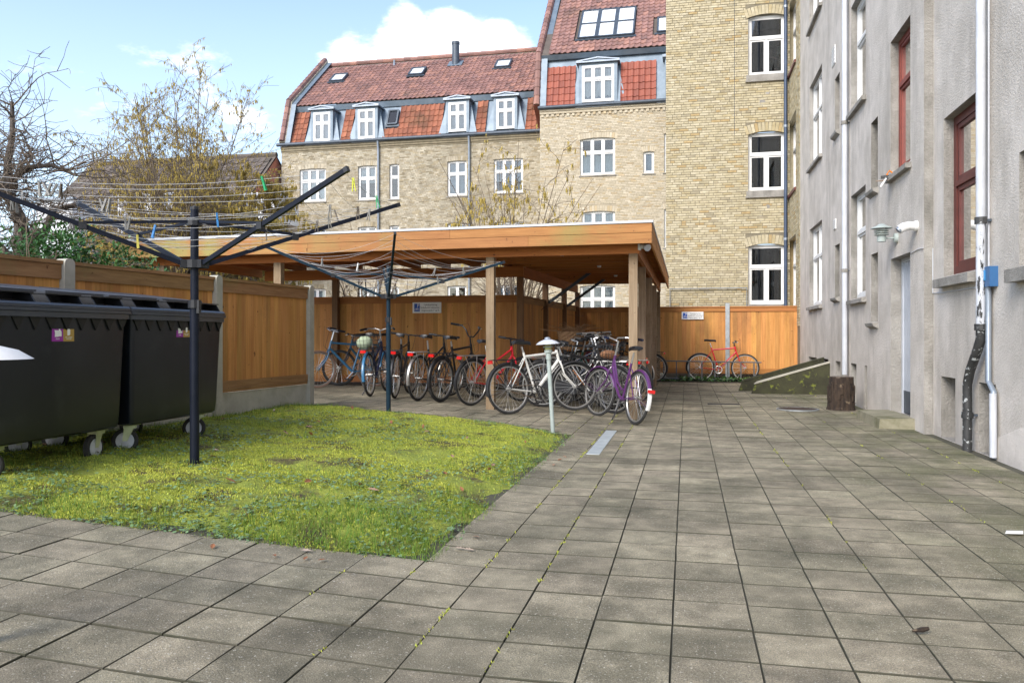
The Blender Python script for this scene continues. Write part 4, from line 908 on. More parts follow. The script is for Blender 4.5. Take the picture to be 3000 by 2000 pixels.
def bike_sign(label, u0, v0, u1, v1, Y):
    a, b = onY(u0, v1, Y), onY(u1, v0, Y); W_, H_ = b.x - a.x, b.z - a.z
    s = thing('parking_sign', label, 'sign', (a.x + W_ / 2, Y, a.z), group='bicycle parking signs')
    MB().bx(a.x, Y - .006, a.z, b.x, Y + .002, b.z).build('plate', m_white, s)
    x0, x1 = a.x + W_ * .06, a.x + W_ * .255; z0, z1 = a.z + H_ * .14, a.z + H_ * .88
    MB().bx(x0, Y - .009, z0, x1, Y - .0065, z1).build('blue_panel', m_blue, s)
    txt(s, 'P', H_ * .46, m_wtext, (x0 + (x1 - x0) * .72, Y - .0105, z0 + (z1 - z0) * .73))
    q = MB(); cx, cz = (x0 + x1) / 2, z0 + (z1 - z0) * .26; r = (x1 - x0) * .17; yy = Y - .0105; t = r * .13
    for s_ in (-1, 1): q.torus((cx + s_ * r * 1.35, yy, cz), r, t, 14, 4, 'y', .3)
    fr = [(-1.35, 0), (-.55, 1.15), (.75, 1.15), (1.35, 0)], [(-.75, 1.5), (-.1, 0), (.75, 1.15)], [(-1.35, 0), (-.1, 0)], [(.75, 1.15), (.65, 1.7), (1.1, 1.7)]
    for ln in fr: q.tube([(cx + px * r, yy, cz + pz * r) for px, pz in ln], t * .9, 4)
    q.build('bicycle_symbol', m_wtext, s)
    for k, ln in enumerate(('Cykelparkering', 'forbeholdt beboerne i', 'Dagmargade 7 og 9.')):
        txt(s, ln, H_ * .215, m_text, (a.x + W_ * .625, Y - .0075, a.z + H_ * (.76 - .26 * k)))
bike_sign('white bicycle parking sign on the fence behind the left row of bicycles', 1209, 885, 1293, 917, 14.755)
bike_sign('white bicycle parking sign on the rear fence above the red bicycle', 1997, 913, 2061, 935.5, 20.555)
# ---------------------------------------------------------------- bicycles
def paint(name, c, rough=.3): return mat(name, c, tuple(x * .85 for x in c), rough, 6, coat=.4)
bk = {'black': paint('frame_black', (0.012, 0.012, 0.014)), 'white': paint('frame_white', (0.72, 0.71, 0.67)), 'red': paint('frame_red', (0.62, 0.015, 0.03)),
      'purple': paint('frame_purple', (0.095, 0.026, 0.125)), 'teal': paint('frame_teal', (0.025, 0.11, 0.17)), 'blue': paint('frame_blue', (0.05, 0.2, 0.38)),
      'green': paint('frame_green', (0.012, 0.05, 0.03)), 'grey': paint('frame_grey', (0.12, 0.125, 0.13)), 'cream': paint('frame_cream', (0.42, 0.40, 0.33)), 'darkred': paint('frame_darkred', (0.16, 0.012, 0.018)), 'navy': paint('frame_navy', (0.01, 0.018, 0.05))}
m_tyre = mat('tyre_rubber', (0.018, 0.018, 0.019), (0.035, 0.034, 0.032), 0.85, 20); m_tyre_t = mat('tan_tyre', (0.30, 0.20, 0.16), (0.25, 0.165, 0.13), 0.85, 20); m_tyre_b = mat('blue_tyre', (0.07, 0.12, 0.24), (0.055, 0.095, 0.19), 0.8, 20)
m_tyre_g = mat('pale_tyre', (0.42, 0.42, 0.42), (0.36, 0.36, 0.36), 0.8, 20)
m_rimA = mat('alloy_rim', (0.55, 0.54, 0.52), (0.42, 0.41, 0.39), 0.35, 12, metal=.8); m_rimB = mat('black_rim', (0.02, 0.02, 0.022), None, 0.4)
m_sad = mat('saddle_vinyl', (0.014, 0.015, 0.018), (0.022, 0.024, 0.03), 0.42, 9); m_sadbr = mat('brown_leather', (0.20, 0.065, 0.03), (0.15, 0.05, 0.022), 0.45, 9)
m_refl = mat('red_reflector', (0.62, 0.012, 0.012), None, 0.2, coat=.6); m_amber = mat('amber_reflector', (0.75, 0.22, 0.01), None, 0.25); m_wick = mat('wicker', (0.34, 0.20, 0.10), (0.22, 0.12, 0.06), 0.8, 40, bump=.5)
m_rust = mat('rusty_steel', (0.33, 0.27, 0.22), (0.20, 0.115, 0.06), 0.55, 25, metal=.5); m_brown = mat('brown_parcel', (0.33, 0.16, 0.08), (0.27, 0.13, 0.065), 0.8, 6); m_bag = mat('pale_green_bag', (0.42, 0.50, 0.36), (0.36, 0.44, 0.30), 0.7, 6)
RW = .34
_wc = {}
def wheel_parts(rim, tyre, thick):
    key = (rim.name, tyre.name, thick)
    if key in _wc: return _wc[key]
    t = MB().torus((0, 0, 0), RW - thick, thick, 44, 8, 'y').mesh('tyre', tyre, True)
    q = MB().torus((0, 0, 0), RW - thick * 2 - .006, .011, 44, 6, 'y', 1.1); r = q.mesh('rim', rim, True)
    q = MB(); n = 28
    for i in range(n):
        a = 2 * math.pi * i / n; sgn = 1 if i % 2 else -1; a2 = a + (.55 if (i // 2) % 2 else -.55)
        q.tube([(math.cos(a2) * .02, sgn * .028, math.sin(a2) * .02), (math.cos(a) * (RW - thick * 2 - .008), 0, math.sin(a) * (RW - thick * 2 - .008))], .0017, 3, False)
    s = q.mesh('spokes', m_chrome)
    q = MB(); q.lathe([(.012, -.055), (.012, -.034), (.028, -.033), (.028, -.027), (.016, -.024), (.016, .024), (.028, .027), (.028, .033), (.012, .034), (.012, .055)], 12, M=Matrix.Rotation(R(90), 3, 'X')); h = q.mesh('hub', m_rimA, True)
    _wc[key] = (t, r, s, h); return _wc[key]
def bicycle(label, rear, heading, lean=0.0, steer=0.0, frame='black', style='diamond', bar='flat', guard=None, rack=None, basket=None, saddle=None, tyre=None, rim=None, thick=.018, wb=1.06, light=True, kick=True, case=False, fork=None, bag=None, guard_front=True, group='bicycles parked in the yard', gripm=None, post_m=None, basket_rear=None, text=None, saddle_h=.96, chainring=None, white_tail=False, z=None):
    zz = gz(rear[0]) if z is None else z
    rt = thing('bicycle', label, 'bicycle', (rear[0], rear[1], zz), group=group, local=True, rot=(lean, 0, heading))
    fm = bk[frame]; fk = bk[fork] if fork else fm; tyre = tyre or m_tyre; rim = rim or m_rimA; sad = saddle or m_sad; gr = gripm or m_black
    BB = Vector((.43, 0, .285)); ST = Vector((.27, 0, .80)) if style == 'diamond' else Vector((.29, 0, .74)); HT = Vector((.815, 0, .86)); HB = Vector((.855, 0, .70)); RH = Vector((0, 0, RW)); FH = Vector((wb, 0, RW))
    q = MB(); tb = lambda a, b, r, n=8: q.tube([a, b], r, n)
    tb(BB, ST + (ST - BB).normalized() * .03, .017); tb(HT, HB, .021)
    if style == 'diamond': tb(ST - Vector((0, 0, .03)), HT - Vector((-.01, 0, .04)), .0185); tb(BB, HB + Vector((-.005, 0, .02)), .024)
    elif style == 'step':
        q.tube([BB, BB + Vector((.10, 0, .03)), (HB + BB) / 2 + Vector((.04, 0, -.05)), HB + Vector((-.01, 0, .0))], .021, 8)
        q.tube([BB + (ST - BB) * .30, BB + (ST - BB) * .3 + Vector((.1, 0, -.01)), (HT + BB) / 2 + Vector((.03, 0, -.06)), HT - Vector((-.01, 0, .06))], .014, 8)
    else: tb(BB + (ST - BB) * .62, HT - Vector((-.008, 0, .05)), .015); tb(BB, HB + Vector((-.005, 0, .02)), .019)
    for s in (-1, 1):
        y = Vector((0, s * .058, 0)); q.tube([BB + Vector((-.03, s * .03, 0)), RH + y], [.011, .008], 6); q.tube([ST + Vector((0, s * .018, -.05)), RH + y], [.009, .007], 6)
    q.lathe([(.02, -.036), (.02, .036)], 10, BB, Matrix.Rotation(R(90), 3, 'X')); q.build('frame', fm, rt, smooth=True)
    # steered front end
    ax = (HT - HB).normalized(); piv = HB
    Ms = Matrix.Translation(piv) @ Matrix.Rotation(steer, 4, ax) @ Matrix.Translation(-piv)
    T = lambda p: Ms @ Vector(p)
    q = MB()
    for s in (-1, 1): q.tube([T(HB + Vector((.005, s * .02, -.0))), T(HB + Vector((.02, s * .05, -.05))), T(HB + Vector((.06, s * .052, -.18))), T(FH + Vector((0, s * .05, 0)))], [.014, .014, .012, .008], 6)
    q.build('fork', fk, rt, smooth=True)
    for nm, c, st in (('wheel', RH, 0), ('wheel', FH, steer)):
        t, r, s, h = wheel_parts(rim, tyre, thick); at = c if nm == 'wheel' and c is RH else T(FH)
        rot = (0, random.random() * 6, st) if st == 0 else (0, 0, st)
        w_ = place('wheel', r, rt, at, (0, 0, st)); place('tyre', t, w_, at); place('spokes', s, w_, at); place('hub', h, w_, at)
    # saddle
    sp_ = ST + (ST - BB).normalized() * (saddle_h - .05 - ST.z); q = MB().tube([ST, sp_], .0135, 8); q.build('seat_post', post_m or m_chrome, rt, smooth=True)
    q = MB(); c = Vector((sp_.x, 0, saddle_h)); pr = [(-.135, .02, .0), (-.125, .062, .012), (-.07, .078, .014), (-.02, .06, .008), (.04, .032, .004), (.10, .022, .004), (.14, .018, -.004), (.15, .008, -.012)]
    vs = []; k = 10
    for x, w__, zq_ in pr:
        for j in range(k):
            a = 2 * math.pi * j / k; vs.append(c + Vector((x, w__ * math.cos(a), zq_ + (.022 if math.sin(a) > 0 else .03) * math.sin(a))))
    q.add(vs, [(i * k + j, i * k + (j + 1) % k, (i + 1) * k + (j + 1) % k, (i + 1) * k + j) for i in range(len(pr) - 1) for j in range(k)] + [tuple(range(k - 1, -1, -1)), tuple(range((len(pr) - 1) * k, len(pr) * k))])
    q.build('saddle', sad, rt, smooth=True)
    # handlebar
    SHT = HT + ax * .06; stem_top = HT + ax * {'flat': .10, 'swept': .17, 'cruiser': .12, 'city': .2}[bar]; fwd = Vector((.06, 0, .01)) if bar != 'cruiser' else Vector((.02, 0, 0))
    q = MB(); q.tube([T(HT), T(stem_top), T(stem_top + fwd)], .014, 8); c = stem_top + fwd
    sh_ = {'flat': [(0, 0, 0), (-.01, .16, .0), (-.05, .30, .005)], 'swept': [(0, 0, 0), (.03, .10, .03), (-.02, .22, .035), (-.17, .29, .01)], 'cruiser': [(0, 0, 0), (.0, .06, 0), (.01, .15, .10), (-.02, .22, .16), (-.15, .33, .17)], 'city': [(0, 0, 0), (.05, .08, .035), (.04, .20, .045), (-.12, .29, .03), (-.2, .30, .02)]}[bar]
    grips = []
    for s in (-1, 1):
        pts = [T(c + Vector((x, y * s, z_))) for x, y, z_ in sh_]; q.tube(pts, .0115, 8); grips.append(pts)
    hb_ = q.build('handlebar', m_chrome if bar in ('swept', 'city') else bk['black'], rt, smooth=True)
    for pts in grips:
        d = (pts[-1] - pts[-2]).normalized(); L_ = min(.13, (pts[-1] - pts[-2]).length); MB().tube([pts[-1] - d * L_, pts[-1] + d * .01], .0175, 8).build('grip', gr, hb_, smooth=True)
        p0 = pts[-1] - d * (L_ + .02); MB().tube([p0, p0 + Vector((.05, 0, -.015)), p0 + Vector((.05, 0, -.02)) + d * .09], .006, 5).build('brake_lever', m_chrome, hb_)
        MB().tube([p0, p0 + Vector((.10, -.4 * p0.y, .03)), T(HB + Vector((.09, p0.y * .2, .06))), T(HB + Vector((.03, 0, -.02)))], .0028, 4, False).build('brake_cable', m_black, hb_)
    # drivetrain
    q = MB(); Rx = Matrix.Rotation(R(90), 3, 'X'); cr = .095 if not case else .085
    cy = -.045; q.torus(BB + Vector((0, cy, 0)), cr - .008, .008, 28, 4, 'y', .35)
    for i in range(5): a = 2 * math.pi * i / 5; q.bar(BB + Vector((0, cy, 0)), BB + Vector((math.cos(a) * (cr - .01), cy, math.sin(a) * (cr - .01))), .004, .014, (0, 1, 0))
    ca = random.uniform(-.9, .9) - .9; dv = Vector((math.cos(ca), 0, math.sin(ca)))
    pp = []
    for s in (-1, 1): e_ = BB + dv * .17 * s + Vector((0, s * .075, 0)); q.tube([BB + Vector((0, s * .05, 0)), e_], [.013, .009], 6); pp.append((e_, s))
    ck = q.build('crankset', chainring or (m_chrome if not case else m_rimB), rt, smooth=True)
    for e_, s in pp: MB().box(e_ + Vector((0, s * .05, 0)), (.085, .09, .018)).build('pedal', m_black, ck)
    if case:
        q = MB(); k = 10; y0 = -.062
        top = [Vector((BB.x + .10 * math.cos(a), y0, BB.z + .10 * math.sin(a))) for a in [math.pi / 2 - math.pi * i / k for i in range(k + 1)]]
        bot = [Vector((.05 * math.cos(a), y0, RW + .05 * math.sin(a))) for a in [-math.pi / 2 - math.pi * i / k for i in range(k + 1)]]
        q.prism(top + bot, (0, .03, 0)); q.build('chain_case', m_black, rt)
    else:
        MB().tube([Vector((0, cy, RW + .035)), BB + Vector((0, cy, cr))], .0045, 4).tube([Vector((0, cy, RW - .035)), BB + Vector((0, cy, -cr))], .0045, 4).build('chain', m_rust, rt)
    # mudguards
    if guard is not None:
        gm_ = guard
        def guard_mesh(c, a0, a1, st, Tm):
            q = MB(); n = 18; vs = []; prf = [(-.026, -.012), (-.017, .004), (0, .009), (.017, .004), (.026, -.012)]
            for i in range(n + 1):
                a = a0 + (a1 - a0) * i / n
                for y, dr in prf: vs.append(Tm(c + Vector((math.cos(a) * (RW + .012 + dr), y, math.sin(a) * (RW + .012 + dr)))))
            q.add(vs, [(i * 5 + j, i * 5 + j + 1, (i + 1) * 5 + j + 1, (i + 1) * 5 + j) for i in range(n) for j in range(4)])
            a = a0 if abs(math.cos(a0)) > .3 and math.sin(a0) < .5 else a1
            for s in (-1, 1): q.tube([Tm(c + Vector((0, s * .055, 0))), Tm(c + Vector((math.cos(a) * (RW + .012), s * .024, math.sin(a) * (RW + .012))))], .0025, 4)
            return q
        g_ = guard_mesh(RH, R(40), R(195), 0, lambda p: p).build('mudguard', gm_, rt, smooth=True)
        if white_tail:
            q = MB(); n = 6; vs = []
            for i in range(n + 1):
                a = R(158 + 44 * i / n)
                for y, dr in [(-.028, -.010), (-.019, .006), (0, .011), (.019, .006), (.028, -.010)]: vs.append(RH + Vector((math.cos(a) * (RW + .013 + dr), y, math.sin(a) * (RW + .013 + dr))))
            q.add(vs, [(i * 5 + j, i * 5 + j + 1, (i + 1) * 5 + j + 1, (i + 1) * 5 + j) for i in range(n) for j in range(4)]); q.build('mudguard_tail', m_white, g_, smooth=True)
        if guard_front: guard_mesh(FH, R(20), R(165), steer, T).build('mudguard', gm_, rt, smooth=True)
    if rack is not None:
        q = MB(); zr_ = .73
        for y in (-.06, -.02, .02, .06): q.tube([(-.26, y, zr_), (.20, y, zr_)], .0055, 6)
        for x in (-.26, -.02, .20): q.tube([(x, -.06, zr_), (x, .06, zr_)], .0055, 6)
        for s in (-1, 1): q.tube([(-.22, s * .06, zr_), (0, s * .07, RW)], .0055, 6); q.tube([(.02, s * .06, zr_), (0, s * .07, RW)], .0055, 6)
        q.build('rack', rack, rt, smooth=True)
    if light:
        lx, lz = (-.275, .70) if rack is not None else ((-.365, .44) if guard is not None else (.20, .70))
        MB().box((lx, 0, lz), (.03, .085, .042)).build('rear_light', m_refl, rt)
    if kick:
        MB().tube([(.36, .05, .27), (.30, .13, .14), (.25, .20, .012)], [.009, .008, .010], 6).build('kickstand', m_rimB, rt)
    def wire_basket(c, dx, dy, hz, m, Tm, nm='basket'):
        q = MB(); lv = [0, .33, .66, 1.0]
        for l in lv:
            k = .86 + .14 * l; x_, y_ = dx / 2 * k, dy / 2 * k; z_ = c.z + hz * l
            ps = [Vector((c.x + sx * x_, sy * y_, z_)) for sx, sy in ((-1, -1), (1, -1), (1, 1), (-1, 1), (-1, -1))]; q.tube([Tm(p) for p in ps], .005 if l == 1 else .003, 5)
        for sx in (-1, 1):
            for i in range(7): y_ = -1 + 2 * i / 6; q.tube([Tm((c.x + sx * dx / 2 * .86, y_ * dy / 2 * .86, c.z)), Tm((c.x + sx * dx / 2, y_ * dy / 2, c.z + hz))], .003, 4)
        for sy in (-1, 1):
            for i in range(6): x_ = -1 + 2 * i / 5; q.tube([Tm((c.x + x_ * dx / 2 * .86, sy * dy / 2 * .86, c.z)), Tm((c.x + x_ * dx / 2, sy * dy / 2, c.z + hz))], .003, 4)
        for i in range(6): y_ = (-1 + 2 * i / 5) * dy / 2 * .86; q.tube([Tm((c.x - dx / 2 * .86, y_, c.z)), Tm((c.x + dx / 2 * .86, y_, c.z))], .003, 4)
        return q.build(nm, m, rt)
    if basket == 'wire': wire_basket(Vector((1.02, 0, .80)), .28, .36, .22, m_black, T)
    if basket_rear == 'wire': wire_basket(Vector((-.03, 0, .74)), .42, .36, .2, m_black, lambda p: Vector(p))
    if basket == 'wicker':
        q = MB(); c = Vector((1.03, 0, .90)); k = 26; rows = 9; vs = []
        for i in range(rows + 1):
            l = i / rows
            for j in range(k):
                a = 2 * math.pi * j / k; rr = (.80 + .24 * l) + (.02 if (i + j) % 2 else -.02); vs.append(T(c + Vector((.19 * rr * math.copysign(abs(math.cos(a)) ** .7, math.cos(a)), .25 * rr * math.copysign(abs(math.sin(a)) ** .7, math.sin(a)), .30 * l))))
        q.add(vs, [(i * k + j, i * k + (j + 1) % k, (i + 1) * k + (j + 1) % k, (i + 1) * k + j) for i in range(rows) for j in range(k)] + [tuple(range(k))]); b_ = q.build('basket', m_wick, rt)
        q = MB()
        for i in range(46):
            a = random.random() * 6.28; p = c + Vector((.17 * math.cos(a), .22 * math.sin(a), .28 + random.random() * .05)); d = Vector((random.gauss(0, .09), random.gauss(0, .09), random.random() * .07)); q.tube([T(p), T(p + d), T(p + d * 2)], .004, 4)
        q.build('loose_canes', m_wick, b_)
    if bag:
        q = MB(); c, sz, m_ = bag; c = Vector(c); k = 10; vs = []
        for i in range(7):
            t = math.pi * i / 6
            for j in range(k): a = 2 * math.pi * j / k; vs.append(c + Vector((sz[0] * math.sin(t) * math.cos(a), sz[1] * math.sin(t) * math.sin(a), sz[2] * math.cos(t) + .01 * math.sin(3 * a))))
        q.add(vs, [(i * k + j, (i + 1) * k + j, (i + 1) * k + (j + 1) % k, i * k + (j + 1) % k) for i in range(6) for j in range(k)])
        lab, nm, cat_ = bag_names[m_.name]
        o = bpy.data.objects.new(nm, q.mesh(nm, m_, True)); COL.objects.link(o); o.matrix_world = Matrix.Translation(rt.location) @ rt.rotation_euler.to_matrix().to_4x4(); tag(o, lab, cat_)
    if text:
        d = (HB - BB); L_ = d.length; d.normalize(); m_, rr, n_ = text; up = Vector((-d.z, 0, d.x)); q = MB(); rg_ = random.Random(3)
        for i in range(n_):                                  # illegible maker's lettering: a row of small strokes
            t0 = .2 + .6 * i / n_
            for s in (-1, 1):
                for off_, w_ in ((0, .007), (.014, .005)):
                    hh_ = .010 * rg_.uniform(.5, 1); q.bar(BB + d * (L_ * t0 + off_) + Vector((0, s * (rr + .0006), 0)) - up * hh_, BB + d * (L_ * t0 + off_) + Vector((0, s * (rr + .0006), 0)) + up * hh_, w_, .0014, (0, 1, 0))
        q.build('lettering', m_, rt)
    return rt
bag_names = {'brown_parcel': ('brown paper parcel in the wire basket of the purple bicycle', 'parcel', 'parcel'), 'pale_green_bag': ('pale green helmet bag in the wire basket of the bicycle', 'helmet', 'helmet')}
AL, BG, SG = m_chrome, m_rimB, m_rimA
# left row, noses towards the fence (rear wheel place, heading)
bicycle('blue city bicycle with tan tyres half hidden by the concrete fence post', (-5.66, 13.95), R(214), R(-4), R(8), 'blue', 'diamond', 'swept', None, m_black, tyre=m_tyre_t, light=False, kick=True)
bicycle('teal and black racing bicycle standing along the fence at the far left', (-5.34, 13.9), R(176), R(4), R(10), 'teal', 'diamond', 'flat', None, None, rim=m_rimB, fork='black', light=False, text=(bk['blue'], .024, 9))
bicycle('dark bicycle with large wire basket holding a pale green helmet', (-4.80, 11.62), R(97), R(-3), R(-6), 'navy', 'mixte', 'swept', bk['blue'], m_black, basket_rear='wire', kick=True, bag=((-.03, .04, .84), (.12, .13, .10), m_bag))
bicycle('black bicycle with red rear light behind the second clothes dryer pole', (-4.33, 11.44), R(98), R(3), R(-10), 'black', 'diamond', 'flat', BG, m_black, kick=False)
bicycle('black bicycle with silver mudguard and silver rack in the left row', (-3.92, 11.33), R(81), R(2), R(-14), 'black', 'mixte', 'flat', m_rimA, m_chrome, case=False, kick=False)
bicycle('black mountain bicycle with knobbly tyres and high handlebar', (-3.58, 11.37), R(74), R(2), R(-18), 'black', 'diamond', 'cruiser', BG, m_black, thick=.026, kick=True)
bicycle('red bicycle with silver rack left of the middle shelter post', (-3.06, 11.2), R(60), R(3), R(-10), 'red', 'mixte', 'flat', BG, m_chrome, kick=False, saddle_h=.93)
# in front of the shelter
bicycle('white bicycle with grey chain ring parked in front of the middle shelter post', (-2.31, 10.42), R(45), R(-5), R(-20), 'white', 'diamond', 'flat', BG, m_black, kick=True, chainring=m_rimB, wb=1.08)
bicycle('purple step-through bicycle with white mudguard tail at the right shelter post', (-.64, 10.12), R(119), R(7), R(16), 'purple', 'step', 'city', bk['purple'], None, basket='wire', white_tail=True, bag=((1.02, .0, .86), (.11, .14, .06), m_brown), gripm=bk['navy'], wb=1.12)
# packed row inside the deep wing
row = [('grey bicycle behind the white bicycle with its front wheel showing between the frames', (-1.12, 12.05), 172, 'grey', 'diamond', 'flat', None, None),
       ('black bicycle right behind the purple bicycle with yellow down tube marks', (-1.02, 11.5), 150, 'black', 'diamond', 'flat', BG, None),
       ('dark green city bicycle with wicker basket inside the shelter', (-.86, 13.0), 168, 'green', 'step', 'city', BG, 'wicker'),
       ('black city bicycle with brown saddle in the packed shelter row', (-.98, 12.55), 165, 'black', 'step', 'swept', BG, None),
       ('cream bicycle with swept handlebar in the packed shelter row', (-1.02, 13.85), 176, 'cream', 'step', 'city', m_rimA, None),
       ('dark red bicycle in the middle of the packed shelter row', (-.98, 14.45), 171, 'darkred', 'diamond', 'swept', BG, None),
       ('navy bicycle deep inside the shelter beside the third post', (-1.0, 15.05), 174, 'navy', 'step', 'city', BG, None),
       ('black bicycle with silver mudguards deep inside the shelter', (-.98, 16.2), 176, 'black', 'diamond', 'swept', m_rimA, None)]
row += [('navy bicycle facing out of the shelter behind the purple bicycle', (-2.22, 12.3), 4, 'navy', 'mixte', 'city', BG, None),
        ('black bicycle facing out of the shelter beside the wicker basket', (-2.28, 13.45), -3, 'black', 'diamond', 'flat', BG, None),
        ('green step-through bicycle facing out between the packed bicycles', (-2.2, 14.1), 3, 'green', 'step', 'city', m_rimA, None),
        ('grey bicycle facing out deep in the packed shelter row', (-2.26, 14.8), 2, 'grey', 'step', 'swept', BG, 'wire'),
        ('black bicycle facing out beside the second right shelter post', (-2.1, 11.75), 12, 'black', 'step', 'swept', BG, None)]
for k, (lb, pos, hd, fr, sty, br, gd, bs) in enumerate(row):
    bicycle(lb, pos, R(hd), R((-3, 4, -4, 3)[k % 4]), R(random.uniform(-15, 15)), fr, sty, br, gd, m_black if k % 2 else m_chrome, basket=bs, saddle=m_sadbr if 'brown' in lb else None, case=k % 3 == 0, kick=True, text=(m_amber, .024, 9) if k == 1 else None)
bicycle('dark bicycle by the last shelter post in front of the rear fence', (-.78, 19.3), R(168), R(3), R(5), 'black', 'mixte', 'flat', BG, m_black, kick=True)
pr_ = ong(2052, 1117); 
bicycle('bright red bicycle leaning by the rear fence below the sign', (pr_.x, pr_.y + .1), R(-2), R(-3), R(4), 'red', 'diamond', 'flat', BG, None, light=False, guard_front=False, tyre=None, rim=m_rimA, kick=False, text=(m_wtext, .024, 11), chainring=m_chrome, group='bicycles parked in the yard', saddle_h=1.0)
# ---------------------------------------------------------------- waste containers
m_ribshade = mat('rib_recess_shade', (0.004, 0.004, 0.005), None, .6)
m_bin = mat('anthracite_plastic', (0.007, 0.009, 0.013), (0.013, 0.015, 0.020), 0.3, 1.5, bump=.12, bscale=3, spec=.4, spots=(0.07, 0.07, 0.075), spot_scale=55, spot_lo=.735, spot_hi=.78, dirt=(0.03, 0.032, 0.036), dirt_scale=2.5, dirt_lo=.55, dirt_hi=.8)
m_lid_sheen = mat('anthracite_lid_sheen', (0.042, 0.049, 0.064), (0.055, 0.062, 0.078), 0.30, 2)  # lighter and bluer than the body: sky sheen put into the colour
m_zincy = mat('yellow_zinc', (0.52, 0.55, 0.36), (0.42, 0.46, 0.28), 0.4, 12, metal=.5); m_purp = mat('sticker_purple', (0.30, 0.02, 0.33), None, .4); m_gold = mat('sticker_gold', (0.44, 0.28, 0.06), None, .4)
def container(label, cx, cy, sticker, stc, castors):
    z0 = gz(cx); b = thing('waste_container', label, 'waste container', (cx, cy, z0), group='black wheeled waste containers')
    X = lambda x: cx + x; Y = lambda y: cy + y; Z = lambda z: z0 + z
    def ring(hx, hy, z, r=.035, n=3):
        pts = []
        for sx, sy, a0 in ((1, -1, -90), (1, 1, 0), (-1, 1, 90), (-1, -1, 180)):
            for i in range(n + 1):
                a = R(a0 + 90 * i / n); pts.append(Vector((X(sx * (hx - r) + r * math.cos(a)), Y(sy * (hy - r) + r * math.sin(a)), Z(z))))
        return pts
    lev = [(.42, .565, .235), (.435, .58, .248), (.44, .585, .29), (.444, .59, .36), (.457, .603, .75), (.47, .615, 1.08)]
    q = MB(); rs = [ring(a, c, z) for a, c, z in lev]; n = len(rs[0]); vs = [p for r in rs for p in r]
    for i, r in enumerate(rs[2:5], 2): pass
    q.add(vs, [(i * n + j, i * n + (j + 1) % n, (i + 1) * n + (j + 1) % n, (i + 1) * n + j) for i in range(len(rs) - 1) for j in range(n)] + [tuple(range(n - 1, -1, -1))]); bo = q.build('body', m_bin, b, smooth=True)
    q = MB(); k = 0
    for hx, hy, za, zb in ((.495, .65, 1.072, 1.108), (.505, .665, 1.111, 1.133), (.50, .66, 1.136, 1.153)):
        r0, r1 = ring(hx, hy, za, .05), ring(hx, hy, zb, .05); q.add(r0 + r1, [(j, (j + 1) % n, n + (j + 1) % n, n + j) for j in range(n)] + [tuple(range(n - 1, -1, -1)), tuple(range(n, 2 * n))])
    q.build('rim', m_lid_sheen, b, smooth=True)
    for i in range(9):                                        # wedges under the rim, front side; near-black puts recess shade into their colour
        y = -.56 + 1.12 * i / 8; MB().prism([(X(.46), Y(y - .05), Z(1.07)), (X(.46), Y(y + .05), Z(1.07)), (X(.46), Y(y), Z(.985))], (.018, 0, 0)).build('rib', m_ribshade, b)
    # lid: low deck, handles along the front, two raised flaps behind
    q = MB(); q.prism([(X(.485), Y(-.64), Z(1.155)), (X(-.48), Y(-.64), Z(1.155)), (X(-.48), Y(-.64), Z(1.248)), (X(-.2), Y(-.64), Z(1.233)), (X(.47), Y(-.64), Z(1.170))], (0, 1.28, 0)); ld = q.build('lid', m_lid_sheen, b)
    for y in (-.43, 0.0, .43):
        q = MB()
        for s in (-1, 1): q.prism([(X(.47), Y(y + s * .15), Z(1.170)), (X(.29), Y(y + s * .15), Z(1.188)), (X(.29), Y(y + s * .15), Z(1.24)), (X(.43), Y(y + s * .15), Z(1.23))], (0, .012, 0))
        q.prism([(X(.285), Y(y - .16), Z(1.24)), (X(.445), Y(y - .16), Z(1.23)), (X(.445), Y(y - .16), Z(1.24)), (X(.285), Y(y - .16), Z(1.252))], (0, .33, 0)); q.build('lid_handle', m_black, ld)
        q = MB(); q.prism([(X(.30), Y(y - .148), Z(1.188)), (X(.30), Y(y + .148), Z(1.188)), (X(.30), Y(y + .148), Z(1.238)), (X(.30), Y(y - .148), Z(1.238))], (-.01, 0, 0)); q.build('handle_recess', m_rimB, ld)
    for y in (-.33, .33):
        q = MB(); r0 = [(X(.26), Y(y - .29), Z(1.238)), (X(.26), Y(y + .29), Z(1.238)), (X(-.42), Y(y + .26), Z(1.315)), (X(-.42), Y(y - .26), Z(1.315))]; q.prism(r0, (0, 0, .03)); q.build('flap', m_lid_sheen, ld)
    for s in (-1, 1): MB().lathe([(.0, .0), (.045, .0), (.045, .05), (.02, .06)], 12, (X(.1), Y(s * .62), Z(1.01)), Matrix.Rotation(R(-90 * s), 3, 'X')).build('trunnion', m_bin, b, smooth=True)
    for (sx, sy, a, far) in castors:
        c = Vector((X(sx * .33), Y(sy * .46), Z(0))); d = Vector((math.cos(a), math.sin(a), 0)); sd = Vector((-d.y, d.x, 0)); rr = .10; wc = c + Vector((0, 0, rr)) - d * .04
        q = MB(); q.bx(c.x - .055, c.y - .055, c.z + .225, c.x + .055, c.y + .055, c.z + .237)
        for s in (-1, 1): q.prism([c + sd * s * .034 + d * .035 + Vector((0, 0, .222)), c + sd * s * .034 - d * .045 + Vector((0, 0, .222)), wc + sd * s * .034 - d * .018, wc + sd * s * .034 + d * .018], sd * .006)
        q.prism([c + d * .045 + sd * .04 + Vector((0, 0, .2)), c - d * .05 + sd * .04 + Vector((0, 0, .2)), c - d * .05 - sd * .04 + Vector((0, 0, .2)), c + d * .045 - sd * .04 + Vector((0, 0, .2))], (0, 0, .022)); cs = q.build('castor', m_zincy, b)
        Mx = Matrix((d, sd, Vector((0, 0, 1)))).transposed() @ Matrix.Rotation(R(90), 3, 'X')
